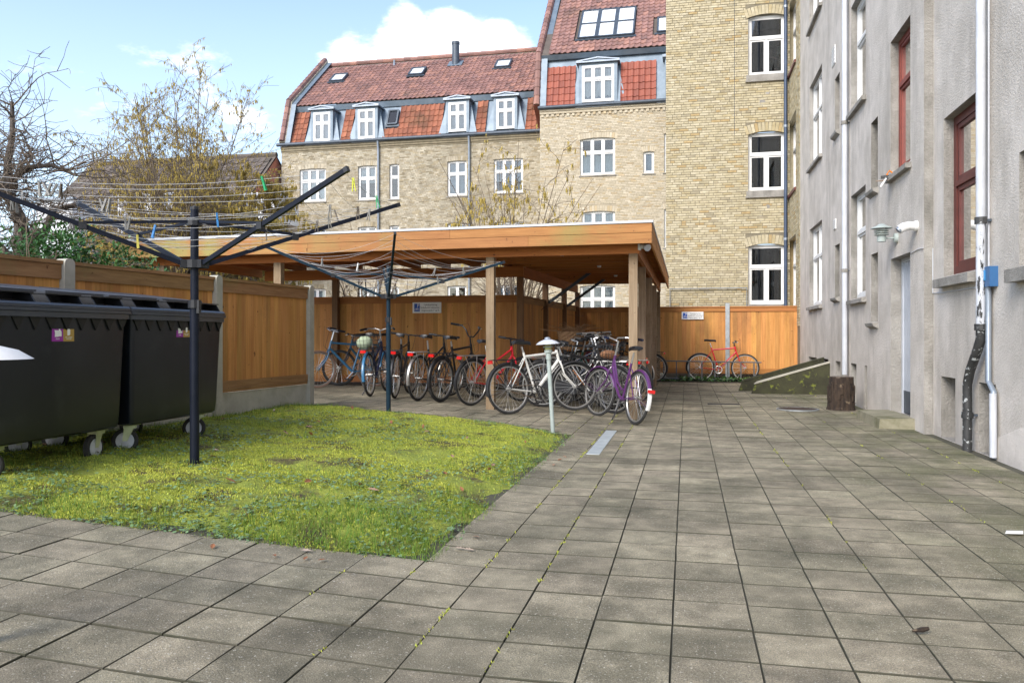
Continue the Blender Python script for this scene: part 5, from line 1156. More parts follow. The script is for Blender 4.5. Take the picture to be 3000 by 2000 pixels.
        MB().lathe([(.062, -.02), (.09, -.022), (rr, -.014), (rr, .014), (.09, .022), (.062, .02)], 24, wc, Mx).build('tyre', m_tyre, cs, smooth=True)
        MB().lathe([(.012, -.028), (.03, -.026), (.05, -.020), (.068, -.0255), (.068, .0255), (.05, .020), (.03, .026), (.012, .028)], 20, wc, Mx).build('rim', m_pipe_w, cs, smooth=True)
    # sticker on the front
    ya, yb, za, zb = sticker; xf = cx + .4585 + .008
    st = MB().bx(xf - .012, ya, za, xf, (ya + yb) / 2, zb).build('sticker', m_purp, b); s2 = MB().bx(xf - .012, (ya + yb) / 2 + .0005, za, xf, yb, zb).build('sticker', m_gold, b)
    w_, h_ = (yb - ya) / 2, zb - za
    q = MB(); q.prism([(xf + .0006, ya + w_ * t, za + h_ * z) for t, z in ((.24, .3), (.58, .32), (.58, .74), (.22, .76), (.26, .55))], (.0012, 0, 0)); q.prism([(xf + .0021, ya + w_ * t, za + h_ * z) for t, z in ((.55, .34), (.82, .34), (.82, .66), (.70, .78), (.70, .84), (.58, .84), (.58, .74), (.54, .66))], (.001, 0, 0)); q.build('container_symbol', m_wtext, st)
    q = MB(); q.prism([(xf + .0006, ya + w_ * (1 + t), za + h_ * z) for t, z in ((.36, .40), (.52, .40), (.62, .47), (.62, .80), (.56, .84), (.40, .84), (.36, .80))], (.0012, 0, 0)); q.build('carton_symbol', m_wtext, s2)
    rt_ = (R(90), 0, R(90))
    txt(st, 'PLAST', h_ * .12, m_wtext, (xf + .001, ya + w_ * .5, za + h_ * .17), rt_); txt(s2, 'MAD- & DRIKKE-', h_ * .085, m_wtext, (xf + .001, ya + w_ * 1.5, za + h_ * .27), rt_); txt(s2, 'KARTONER', h_ * .085, m_wtext, (xf + .001, ya + w_ * 1.5, za + h_ * .16), rt_)
def stk(u0, u1, v0, v1, X): a, b = onX(u0, v1, X), onX(u1, v0, X); return (min(a.y, b.y), max(a.y, b.y), a.z, a.z + (b.z - a.z))
CX = -4.72
container('black wheeled waste container at the left edge, nearest the camera', CX, 4.79, stk(152, 217, 957, 1000, CX + .466), 0, [(1, 1, R(95), 0), (1, -1, R(20), 0), (-1, 1, R(60), 0), (-1, -1, R(10), 0)])
container('black wheeled waste container standing beside the bare fence panel', CX, 6.09, stk(517, 556, 954, 987, CX + .466), 0, [(1, 1, R(30), 0), (1, -1, R(35), 0), (-1, 1, R(40), 0), (-1, -1, R(30), 0)])

# ---------------------------------------------------------------- rotary clothes dryers
m_navy = mat('dark_navy_paint', (0.006, 0.009, 0.018), (0.009, 0.012, 0.023), 0.5, 9, spec=.2); m_petrol = mat('dark_petrol_paint', (0.006, 0.022, 0.04), (0.009, 0.028, 0.046), 0.5, 9, spec=.2)
m_wire = mat('pale_plastic_line', (0.58, 0.58, 0.58), (0.42, 0.42, 0.43), 0.6, 30)
RV, FV = Vector((C_, S_, 0)), Vector((-S_, C_, 0))
LINES = {}
def dryer(name_key, label, base, zh, ztop, tips, m, r=.032, nl=9, strut=.43, sag=.06):
    d = thing('rotary_clothes_dryer', label, 'clothes dryer', base); bx_, by_, bz = base
    zj = bz + (zh - bz) * .80
    MB().tube([(bx_, by_, bz - .05), (bx_, by_, zj)], r, 12).build('pole', m, d, smooth=True)
    MB().tube([(bx_, by_, zj - .1), (bx_, by_, ztop)], r * .86, 12).build('upper_pole', m, d, smooth=True)
    MB().lathe([(r * .9, -.03), (r + .012, -.03), (r + .012, .03), (r * .9, .03)], 12, (bx_, by_, zj)).box((bx_ + r + .008, by_ - .01, zj - .02), (.02, .03, .1)).build('clamp', m_black, d)
    hub = Vector((bx_, by_, zh)); q = MB().lathe([(r, -.03), (r + .03, -.03), (r + .03, .03), (r, .03)], 10, hub); P = []
    for off, zt in tips: dv = Vector((off.x, off.y, 0)).normalized(); q.box(hub + dv * (r + .035), (.06, .05, .06), rotz(math.atan2(dv.y, dv.x)))
    q.build('hub', m_black, d)
    zc = ztop - .10; MB().lathe([(r * .86, -.03), (r + .022, -.03), (r + .022, .02), (r * .86, .02)], 10, (bx_, by_, zc)).build('collar', m_black, d)
    MB().lathe([(.0, .02), (r * .9, .012), (r * .9, -.01)], 12, (bx_, by_, ztop)).build('pole_cap', m_black, d)
    arms = []
    for off, zt in tips:
        dv = Vector((off.x, off.y, 0)); a = hub + dv.normalized() * (r + .05); b = Vector((bx_, by_, zt)) + dv; arms.append((a, b))
        MB().bar(a, b, .026, .032).build('arm', m, d)
        MB().bar(b - (b - a).normalized() * .02, b + (b - a).normalized() * .012, .03, .036).build('arm_tip', m_black, d)
        p = a.lerp(b, strut); MB().box(p + Vector((0, 0, -.0)), (.05, .04, .05), rotz(math.atan2(dv.y, dv.x))).build('strut_bracket', m_black, d)
        MB().bar(Vector((bx_, by_, zc)) + dv.normalized() * (r + .01), p + Vector((0, 0, .02)), .014, .02).build('strut', m, d)
    segs = []
    for i in range(len(arms)):
        (a0, a1), (b0, b1) = arms[i], arms[(i + 1) % len(arms)]; sg = []
        for k in range(nl):
            f = .24 + .73 * k / (nl - 1); p, q_ = a0.lerp(a1, f) + Vector((0, 0, .018)), b0.lerp(b1, f) + Vector((0, 0, .018)); sgk = sag * (.4 + f) * random.uniform(.5, 1.5)
            pts = [p.lerp(q_, t / 8) - Vector((0, 0, sgk * 4 * (t / 8) * (1 - t / 8))) for t in range(9)]; MB().tube(pts, .0016, 4, False).build('washing_line', m_wire, d); sg.append(pts)
        segs.append(sg)
    LINES[name_key] = segs
off = lambda r_, f_: RV * r_ + FV * f_
p1 = ong(570, 1371); z1 = gz(p1.x) + .03
dryer('a', 'dark navy rotary clothes dryer standing on the lawn in front of the bins', (p1.x, p1.y, z1), 1.655, 2.07, [(off(1.28, -.68), 2.22), (off(1.40, .87), 2.24), (off(-1.24, .69), 2.22), (off(-1.42, -.74), 2.215)], m_navy, .034)
p2 = ong(1138, 1209)
dryer('b', 'petrol blue rotary clothes dryer standing at the far edge of the lawn', (p2.x, p2.y, gz(p2.x)), 1.62, 2.0, [(off(.30, -1.47), 2.235), (off(1.47, .30), 2.085), (off(-.30, 1.47), 2.10), (off(-1.47, -.30), 2.22)], m_petrol, .030, nl=10, sag=.09)
# clothes pegs
pegm = {c: mat(c + '_peg', v, tuple(x * .8 for x in v), .6, 20) for c, v in {'grey': (0.25, 0.245, 0.23), 'brown': (0.10, 0.08, 0.06), 'white': (0.62, 0.62, 0.6), 'blue': (0.03, 0.22, 0.55), 'yellow': (0.72, 0.62, 0.12), 'green': (0.02, 0.42, 0.16), 'lime': (0.62, 0.66, 0.03)}.items()}
def peg_mesh(m):
    q = MB()
    for s in (-1, 1):
        q.add([Vector((s * .0015, -.006, .022)), Vector((s * .008, -.006, .022)), Vector((s * .008, .006, .022)), Vector((s * .0015, .006, .022)), Vector((s * .002, -.006, -.02)), Vector((s * .0085, -.006, -.02)), Vector((s * .0085, .006, -.02)), Vector((s * .002, .006, -.02)), Vector((s * .009, -.006, -.075)), Vector((s * .015, -.006, -.075)), Vector((s * .015, .006, -.075)), Vector((s * .009, .006, -.075))],
              [(0, 1, 2, 3), (0, 4, 5, 1), (1, 5, 6, 2), (2, 6, 7, 3), (3, 7, 4, 0), (4, 8, 9, 5), (5, 9, 10, 6), (6, 10, 11, 7), (7, 11, 8, 4), (8, 11, 10, 9)])
    q.torus((0, 0, -.018), .010, .0016, 10, 4, 'y'); return q.mesh('clothes_peg', m)
PM = {c: peg_mesh(m) for c, m in pegm.items()}
def peg(key, s, k, t, c, label=None):
    pts = LINES[key][s][k]; f = t * 8; i = min(7, int(f)); p = pts[i].lerp(pts[i + 1], f - i); dv = pts[i + 1] - pts[i]
    o = link('clothes_peg', PM[c], None, p, (random.gauss(0, .25), random.gauss(0, .15), math.atan2(dv.y, dv.x) + R(90) + random.gauss(0, .3)))
    tag(o, label or {'grey': 'weathered grey clothes peg clipped to a line of the navy clothes dryer', 'brown': 'dark brown clothes peg clipped to a line of the navy clothes dryer'}[c], 'clothes peg', {'grey': 'grey pegs on the navy dryer', 'brown': 'brown pegs on the navy dryer'}.get(c) if not label else None)
for s, k, t, c in [(3, 7, .20, 'grey'), (3, 7, .215, 'grey'), (3, 7, .23, 'grey'), (3, 7, .245, 'grey'), (3, 7, .26, 'brown'), (3, 5, .30, 'grey'), (3, 5, .315, 'grey'), (3, 5, .33, 'grey'), (2, 6, .80, 'grey'), (2, 6, .82, 'brown'), (2, 6, .84, 'grey'), (2, 4, .6, 'grey'), (2, 4, .62, 'grey'), (2, 4, .64, 'grey'), (2, 8, .45, 'brown'), (2, 8, .48, 'grey'), (3, 3, .3, 'grey'), (3, 3, .32, 'grey'), (1, 4, .3, 'brown'), (0, 6, .3, 'grey'), (0, 7, .55, 'brown'), (0, 5, .6, 'grey'), (0, 4, .7, 'brown'), (0, 7, .8, 'grey'), (1, 7, .15, 'brown'), (1, 5, .12, 'grey'), (3, 8, .05, 'brown'), (3, 8, .07, 'grey'), (2, 7, .95, 'brown'), (2, 7, .97, 'grey')]:
    peg('a', s, k, t, c)
peg('a', 3, 2, .40, 'blue', 'blue clothes peg among grey ones left of the navy dryer pole'); peg('a', 3, 4, .72, 'blue', 'pale blue clothes peg tilted on a line right of the navy dryer pole')
peg('a', 3, 1, .22, 'yellow', 'pale yellow clothes peg on the near left arm of the navy dryer'); peg('a', 0, 8, .18, 'lime', 'lime yellow clothes peg below the right arm of the navy dryer'); peg('a', 3, 8, .80, 'green', 'dark green clothes peg on the top line of the navy dryer'); peg('a', 0, 8, .62, 'green', 'bright green clothes peg on the far right arm of the navy dryer')
for s, k, t, c in [(3, 8, .4, 'grey'), (3, 6, .65, 'white'), (0, 5, .55, 'grey'), (0, 7, .75, 'grey'), (0, 3, .8, 'grey')]:
    peg('b', s, k, t, c, 'small weathered clothes peg on a line of the petrol blue clothes dryer' if c == 'grey' else 'whitish clothes peg on a line of the petrol blue clothes dryer')
for o in [o for o in COL.objects if o.name.startswith('clothes_peg') and 'petrol' in o.get('label', '') and 'weathered' in o['label']]: o['group'] = 'pegs on the petrol dryer'

# ---------------------------------------------------------------- garden lamps
m_lampg = mat('grey_green_lamp_paint', (0.40, 0.455, 0.44), (0.33, 0.385, 0.37), 0.45, 8); m_lens = mat('yellowed_lens', (0.50, 0.50, 0.24), (0.42, 0.42, 0.2), 0.25, 8)
def bollard(label, base, hgt, lean=(0, 0), big=1.0, grp=None):
    l = thing('bollard_lamp', label, 'lamp', base, group=grp); B = Vector(base); T_ = B + Vector((lean[0], lean[1], hgt)); ax = (T_ - B).normalized(); Mx = ax.to_track_quat('Z', 'Y').to_matrix()
    MB().tube([B - ax * .05, B + ax * (hgt - .17)], .024 * big, 12).build('post', m_lampg, l, smooth=True)
    o = B + ax * (hgt - .17)
    MB().lathe([(.024, -.02), (.032, -.02), (.032, .05), (.045, .055), (.045, .085), (.03, .09)], 16, o, Mx).build('lamp_base', m_lampg, l, smooth=True)
    MB().lathe([(.036, .09), (.039, .10), (.039, .165), (.03, .17)], 16, o, Mx).build('glass', m_lens, l, smooth=True)
    MB().lathe([(.04, .122), (.058, .119), (.062, .116), (.058, .126), (.04, .129)], 20, o, Mx).build('louvre', m_lampg, l, smooth=True)
    MB().lathe([(.03, .168), (.09 * big, .163), (.135 * big, .152), (.138 * big, .1515), (.10 * big, .182), (.05, .202), (.03, .204)], 28, o, Mx).build('shade', m_white if big > 1 else m_pipe_w, l, smooth=True)
    MB().lathe([(.033, .203), (.036, .212), (.028, .228), (.0, .234)], 14, o, Mx).build('cap', m_pipe_g, l, smooth=True)
bp = ong(1620, 1267)
bollard('grey bollard lamp with flat pale shade at the lawn corner before the white bicycle', (bp.x, bp.y, gz(bp.x)), 1.02, (-.06, 0.0))
d_ = 2.7; lp = atD(-72, 1036, d_)
bollard('white shaded bollard lamp cut off by the left picture edge', (lp.x, lp.y, gz(lp.x)), lp.z - gz(lp.x) - .0, (0, 0), 1.25)
# wall lamp with louvres
pw = onX(2629, 697, XW); wlmp = thing('wall_lamp', 'grey louvred wall lamp on an arm above the pale door', 'lamp', (XW, pw.y, pw.z))
MB().lathe([(.062, 0), (.062, .035), (.05, .045)], 18, (XW, pw.y, pw.z), Matrix.Rotation(R(-90), 3, 'Y')).build('wall_plate', m_lampg, wlmp, smooth=True)
xc = XW - .19; MB().tube([(XW - .03, pw.y, pw.z), (xc, pw.y, pw.z)], .011, 8).build('arm', m_lampg, wlmp, smooth=True)
MB().lathe([(.0, -.05), (.052, -.045), (.056, .03), (.05, .035)], 18, (xc, pw.y, pw.z)).build('lamp_base', m_lampg, wlmp, smooth=True)
for k in range(3): MB().lathe([(.058, .045 + k * .026), (.088, .040 + k * .026), (.092, .047 + k * .026), (.06, .058 + k * .026)], 20, (xc, pw.y, pw.z)).build('louvre', m_lampg, wlmp, smooth=True)
MB().lathe([(.045, .03), (.045, .13)], 14, (xc, pw.y, pw.z)).build('glass', m_white, wlmp, smooth=True)
MB().lathe([(.04, .125), (.13, .125), (.128, .133), (.06, .165), (.03, .185), (.0, .19)], 24, (xc, pw.y, pw.z)).build('shade', m_lampg, wlmp, smooth=True)
pf = onX(2687, 662, XW); fw_ = thing('sensor_lamp', 'white bent sensor lamp on the grey wall right of the wall lamp', 'lamp', (XW, pf.y, pf.z))
MB().lathe([(.062, 0), (.062, .03)], 16, (XW, pf.y, pf.z), Matrix.Rotation(R(-90), 3, 'Y')).build('base', m_white, fw_, smooth=True)
MB().tube([(XW - .02, pf.y, pf.z), (XW - .09, pf.y, pf.z + .005), (XW - .15, pf.y, pf.z - .01), (XW - .20, pf.y - .01, pf.z - .04)], [.052, .052, .054, .05], 14).build('head', m_white, fw_, smooth=True)
MB().tube([(XW - .195, pf.y - .01, pf.z - .036), (XW - .215, pf.y - .012, pf.z - .052)], [.04, .034], 12).build('sensor_lens', m_pipe_g, fw_, smooth=True)
pk = onX(2620, 520, XW); bl_ = thing('broken_lamp', 'broken wall fitting with loose orange wires under the brick-red window', 'wall fitting', (XW, pk.y, pk.z))
MB().bar((XW, pk.y, pk.z + .02), (XW - .16, pk.y + .02, pk.z + .01), .05, .035).build('bracket', m_pipe_b, bl_)
MB().bar((XW - .10, pk.y, pk.z - .01), (XW - .17, pk.y + .01, pk.z - .12), .06, .02).build('broken_cover', m_white, bl_)
MB().tube([(XW, pk.y, pk.z - .03), (XW - .22, pk.y + .03, pk.z - .035)], .008, 6).build('rod', m_rust, bl_)
MB().tube([(XW - .01, pk.y, pk.z + .05), (XW - .06, pk.y, pk.z + .09), (XW - .09, pk.y + .01, pk.z + .04), (XW - .05, pk.y, pk.z + .02)], .012, 6).build('orange_wire', m_amber, bl_, smooth=True)
# blue meter box with its conduit
a, b = onX(2893, 843, XN), onX(2927, 778, XN); mbx = thing('meter_box', 'blue electric box with grey conduit on the near grey wall', 'electric box', (XN, b.y, b.z))
m_bxb = mat('blue_enamel', (0.035, 0.13, 0.30), (0.03, 0.11, 0.26), .4, 6)
MB().bx(XN - .07, min(a.y, b.y) + .02, a.z, XN, max(a.y, b.y), b.z).build('box', m_bxb, mbx); ym = (a.y + b.y) / 2
MB().bx(XN - .082, ym - .02, a.z + .06, XN - .071, ym + .06, b.z - .03).build('cover', mat('light_blue_plate', (0.05, 0.24, 0.5), None, .4), mbx); MB().bx(XN - .086, ym + .0, b.z - .11, XN - .0825, ym + .05, b.z - .04).build('label', m_white, mbx)
MB().tube([(XN - .04, ym, a.z), (XN - .04, ym, onX(2914, 1116, XN).z), (XN - .04, ym - .13, onX(2914, 1145, XN).z), (XN - .05, ym - .15, .02)], .026, 10).build('conduit', m_pipe_g, mbx, smooth=True)
MB().tube([(XN - .05, ym - .14, onX(2914, 1150, XN).z), (XN - .05, ym - .15, .02)], .031, 10).build('conduit_sleeve', m_pipe_w, mbx, smooth=True)

# ---------------------------------------------------------------- things on the yard
ps = ong(2464, 1200); st = thing('tree_stump', 'dark sawn tree stump standing under the white downpipe', 'stump', (ps.x, ps.y, 0))
m_bark = mat('stump_bark', (0.055, 0.036, 0.024), (0.018, 0.012, 0.009), .95, 7, stretch=(3, 3, .8), bump=1.0, bscale=9, spots=(0.16, 0.12, 0.08), spot_scale=12, spot_lo=.62, spot_hi=.68)
q = MB(); k = 30; vs = []; pr = [(0, .205), (.05, .192), (.2, .182), (.35, .176), (.47, .172), (.50, .168)]
for z, r_ in pr:
    for j in range(k): a = 2 * math.pi * j / k; rr = r_ * (1 + .035 * math.sin(5 * a + z * 3) + random.gauss(0, .022)); vs.append(Vector((ps.x + rr * math.cos(a), ps.y + rr * math.sin(a), z)))
q.add(vs, [(i * k + j, i * k + (j + 1) % k, (i + 1) * k + (j + 1) % k, (i + 1) * k + j) for i in range(len(pr) - 1) for j in range(k)]); q.build('bark', m_bark, st)
MB().lathe([(.165, .488), (.165, .502)], 30, (ps.x, ps.y, 0)).build('cut_face', mat('grey_cut_wood', (0.15, 0.12, 0.095), (0.075, 0.058, 0.045), .9, 10, bump=.4), st)
q = MB()
for j in range(26):
    a = 2 * math.pi * j / 26 + random.random() * .1; z0 = random.uniform(.02, .25); h_ = random.uniform(.1, .26); c = Vector((ps.x + .186 * math.cos(a), ps.y + .186 * math.sin(a), z0 + h_ / 2)); q.box(c, (.02, random.uniform(.025, .055), h_), rotz(a))
tag(q.build('bark_flakes', m_bark, st), kind='stuff')
cw = thing('cellar_ramp', 'pair of low mossy sloping concrete walls flanking the cellar hatch', 'wall', (2.0, 16.4, 0))
for y0, x0, hz, kx in ((16.05, 1.22, .60, 0), (16.72, 1.02, .66, 1)):
    q = MB(); q.prism([(x0, y0, -.03), (x0 + .07, y0, .16), (x0 + .13, y0, .20), (XW, y0, hz), (XW, y0, -.03)], (0, .10, 0)); c_ = q.build('cheek_wall', m_mossy, cw)
    q = MB(); q.prism([(x0 + .06, y0 - .012, .185), (x0 + .13, y0 - .012, .203), (XW, y0 - .012, hz + .003), (XW, y0 - .012, hz + .033), (x0 + .12, y0 - .012, .235)], (0, .124, 0)); q.build('coping', m_concrete if not kx else m_mossy, c_)
MB().prism([(1.35, 16.152, -.02), (XW, 16.152, .02), (XW, 16.152, .30), (1.35, 16.152, .06)], (0, .566, 0)).build('hatch_cover', m_gutter, cw)
pm = ong(2337, 1199.5); mh = thing('manhole_cover', 'round rusty manhole cover in the paving before the stump', 'manhole cover', (pm.x, pm.y, 0))
m_cast = mat('cast_iron', (0.075, 0.052, 0.042), (0.045, 0.034, 0.03), .7, 14, metal=.4, bump=.3)
MB().lathe([(.31, -.02), (.31, .016), (.285, .018), (.285, -.02)], 30, (pm.x, pm.y, .0)).build('frame', m_steel, mh)
MB().lathe([(.0, .012), (.28, .012), (.28, -.02)], 30, (pm.x, pm.y, 0)).build('lid', m_cast, mh)
for k in range(9):
    y = -.22 + k * .055; hw = math.sqrt(max(.0, .25 ** 2 - y * y)); MB().bx(pm.x - hw, pm.y + y - .012, .0125, pm.x + hw, pm.y + y + .012, .019).build('rib', m_cast, mh)
m_edgeshade = mat('edge_shadow_dark', (0.03, 0.03, 0.03), None, .7)
pa, pb_ = ong(2073, 1184), ong(2166, 1184); es_ = thing('slab_edge_shadow', 'narrow dark strip built as the shadow of a raised slab edge before the shelter rear', 'painted shadow', ((pa.x + pb_.x) / 2, pa.y, 0))  # shadow of a raised slab edge, built as a low dark strip
MB().bx(pa.x, pa.y - .05, -.005, pb_.x, pa.y + .05, .0185).build('frame', m_edgeshade, es_); MB().bx(pa.x + .015, pa.y - .035, .019, pb_.x - .015, pa.y + .038, .0215).build('shadow_strip', m_rimB, es_)  # both dark plates only stand for that edge's shadow
for k, (y0, y1) in enumerate(((7.50, 8.55), (8.56, 9.42))):
    o = MB().bx(-.925, y0, -.03, -.80, y1, .0045).build('metal_cover_plate', mat('galvanized_plate%d' % k, (0.55, 0.60, 0.61), (0.45, 0.50, 0.51), .5, 9, metal=.35, bump=.1))
    tag(o, ('nearer' if k == 0 else 'farther') + ' half of the narrow galvanized strip let into the paving', 'metal plate', 'galvanized channel plates')
rk = thing('bicycle_rack', 'low galvanized bicycle rack along the rear fence', 'bicycle rack', (.4, 20.0, 0))
m_rack = mat('dull_steel', (0.13, 0.14, 0.145), (0.09, 0.095, 0.10), .55, 10, metal=.3)
xa, xb = onY(1935, 1055, 20.02).x, onY(2231, 1058, 20.02).x
MB().tube([(xa, 20.02, .50), (xb, 20.02, .475)], .016, 8).build('rail', m_rack, rk, smooth=True); MB().tube([(xa, 20.02, .06), (xb, 20.02, .05)], .014, 8).build('rail', m_rack, rk, smooth=True)
for k in range(8): x = xa + .08 + k * (xb - xa - .1) / 7.5; MB().bar((x, 20.02, -.02), (x, 20.02, .49), .03, .03, (0, 1, 0)).build('upright', m_rack, rk)
pp_ = onZ(2967, 1560, .012); o = MB().prism([pp_ + Vector(v) for v in ((-.05, -.03, 0), (.04, -.035, .004), (.06, .02, .008), (-.02, .035, .002))], (0, 0, .002)).build('paper_scrap', m_white); tag(o, 'small white paper scrap lying on the slabs at the right edge', 'paper')
pt = onZ(2702, 1854, .008); o = MB().tube([pt + Vector((-.035, 0, .006)), pt + Vector((0, .004, .012)), pt + Vector((.025, .012, .016))], [.004, .010, .007], 6).build('twig', m_bark); tag(o, 'short dark twig end lying on the front slabs', 'twig')
# ---------------------------------------------------------------- behind the panes of the wing
h_ = hy[0]; px = XL + h_[2] - .33; pz = h_[1]
m_skin = mat('skin', (0.36, 0.20, 0.15), None, .6); m_cloth = mat('dark_clothes', (0.03, 0.03, 0.034), None, .9); m_hair = mat('brown_hair', (0.10, 0.06, 0.035), None, .7)
pn = thing('person', 'person in dark clothes standing behind the top window of the yellow wing', 'person', (px, YY + .62, pz - .85))
me = bpy.data.meshes.new('body')
V = [(0, 0, .95), (0, 0, 1.15), (0, .0, 1.35), (0, 0, 1.45), (0, -.01, 1.53), (0, -.02, 1.62), (0, -.02, 1.70), (.18, 0, 1.40), (.24, -.03, 1.16), (.16, -.22, 1.08), (.10, -.28, 1.09), (-.18, 0, 1.40), (-.23, -.02, 1.14), (-.15, -.2, 1.02), (-.1, -.25, 1.02), (.1, 0, .85), (.1, 0, .45), (.1, 0, .04), (-.1, 0, .85), (-.1, 0, .45), (-.1, 0, .04)]
E = [(0, 1), (1, 2), (2, 3), (3, 4), (4, 5), (5, 6), (3, 7), (7, 8), (8, 9), (9, 10), (3, 11), (11, 12), (12, 13), (13, 14), (0, 15), (15, 16), (16, 17), (0, 18), (18, 19), (19, 20)]
me.from_pydata(V, E, []); bo = link('body', me, pn, (0, 0, 0)); md = bo.modifiers.new('skin', 'SKIN')
rad = [.14, .13, .15, .10, .052, .075, .085, .065, .045, .034, .03, .065, .045, .034, .03, .085, .06, .045, .085, .06, .045]
for i, v in enumerate(me.skin_vertices[0].data): v.radius = (rad[i], rad[i] * (.72 if i in (0, 1, 2) else 1)); v.use_root = i == 0
bo.modifiers.new('sub', 'SUBSURF').levels = 1; bo.modifiers['sub'].render_levels = 2; me.materials.append(m_skin)
PL = lambda x, y, z: Vector((px, YY + .62, pz - .85)) + Vector((x, y, z))
MB().lathe([(.10, .30), (.17, .9), (.16, 1.12), (.185, 1.30), (.16, 1.42), (.075, 1.475)], 14, PL(0, 0, 0), Matrix.Diagonal((1.05, .75, 1))).tube([PL(.17, 0, 1.41), PL(.245, -.03, 1.16), PL(.17, -.20, 1.085)], [.078, .058, .046], 10).tube([PL(-.17, 0, 1.41), PL(-.235, -.02, 1.14), PL(-.16, -.18, 1.025)], [.078, .058, .046], 10).build('clothes', m_cloth, pn, smooth=True)
MB().lathe([(.088, 1.58), (.098, 1.66), (.09, 1.74), (.05, 1.79), (0, 1.80)], 14, PL(0, .015, 0)).build('hair', m_hair, pn, smooth=True)
m_pale = mat('pale_lampshade', (0.42, 0.50, 0.46), None, .8)
o = MB().lathe([(.075, 0), (.09, .0), (.07, .24), (.062, .24)], 16, (XL + h_[2] - .09, YY + .42, pz + .62)).lathe([(.008, -.62), (.008, .1)], 6, (XL + h_[2] - .09, YY + .42, pz + .62)).build('table_lamp', m_pale, None, smooth=True); tag(o, 'pale green lamp shade beside the person behind the top wing window', 'lamp')
for nm, lb, cat_, x, k, m_, pr in (('vase', 'pale vase behind the middle window of the yellow wing', 'vase', .12, 1, m_white, [(.03, 0), (.05, .08), (.03, .15), (.035, .17)]), ('bowl', 'small red bowl behind the middle window of the yellow wing', 'bowl', .26, 1, m_refl, [(.03, 0), (.06, .04), (.062, .05)]), ('bottle', 'small white soap bottle behind the top wing window', 'bottle', .62, 0, m_white, [(.03, 0), (.03, .1), (.01, .12), (.01, .17)]), ('dish', 'pale dish behind the lowest window of the yellow wing', 'dish', .34, 2, m_white, [(.05, 0), (.11, .06), (.112, .07)])):
    hq = hy[k]; o = MB().lathe(pr, 14, (XL + hq[0] + x, YY + .26, hq[1] + .07)).build(nm, m_, None, smooth=True); tag(o, lb, cat_)
for k in range(3):
    hq = hy[k]; o = MB().bx(XL + hq[0] - .05, YY + .18, hq[1] + .03, XL + hq[2] + .05, YY + .36, hq[1] + .068).build('inner_sill', m_white, yw)
# ---------------------------------------------------------------- trees and shrubs
m_hbark = mat('hazel_bark', (0.20, 0.155, 0.11), (0.13, 0.10, 0.07), .9, 8, bump=.4); m_twig = mat('twig_bark', (0.19, 0.15, 0.115), (0.13, 0.10, 0.075), .9, 8)
m_abark = mat('grey_bark', (0.12, 0.10, 0.085), (0.06, 0.05, 0.045), .95, 6, bump=.8, bscale=14, dirt=(0.12, 0.125, 0.05), dirt_scale=3, dirt_lo=.55, dirt_hi=.75)
m_catkin = mat('catkin', (0.60, 0.47, 0.13), (0.50, 0.38, 0.09), .8, 20, var=.2, trans=.35)
m_laurel = mat('laurel_leaf', (0.045, 0.12, 0.03), (0.07, 0.17, 0.045), .35, 9, var=.35, hue=.015); m_dry = mat('dry_leaf', (0.10, 0.065, 0.04), (0.07, 0.045, 0.03), .9, 9, var=.2)
def branch(rnd, p, d, L, r, n, curl, grav=0.0, up=0.0):
    pts = [p.copy()]; rs = [r]; d = d.normalized()
    for i in range(n):
        d = (d + Vector((rnd.gauss(0, curl), rnd.gauss(0, curl), rnd.gauss(0, curl) + up - grav))).normalized(); p = p + d * (L / n); pts.append(p.copy()); rs.append(max(r * (1 - .75 * (i + 1) / n), .0035))
    return pts, rs
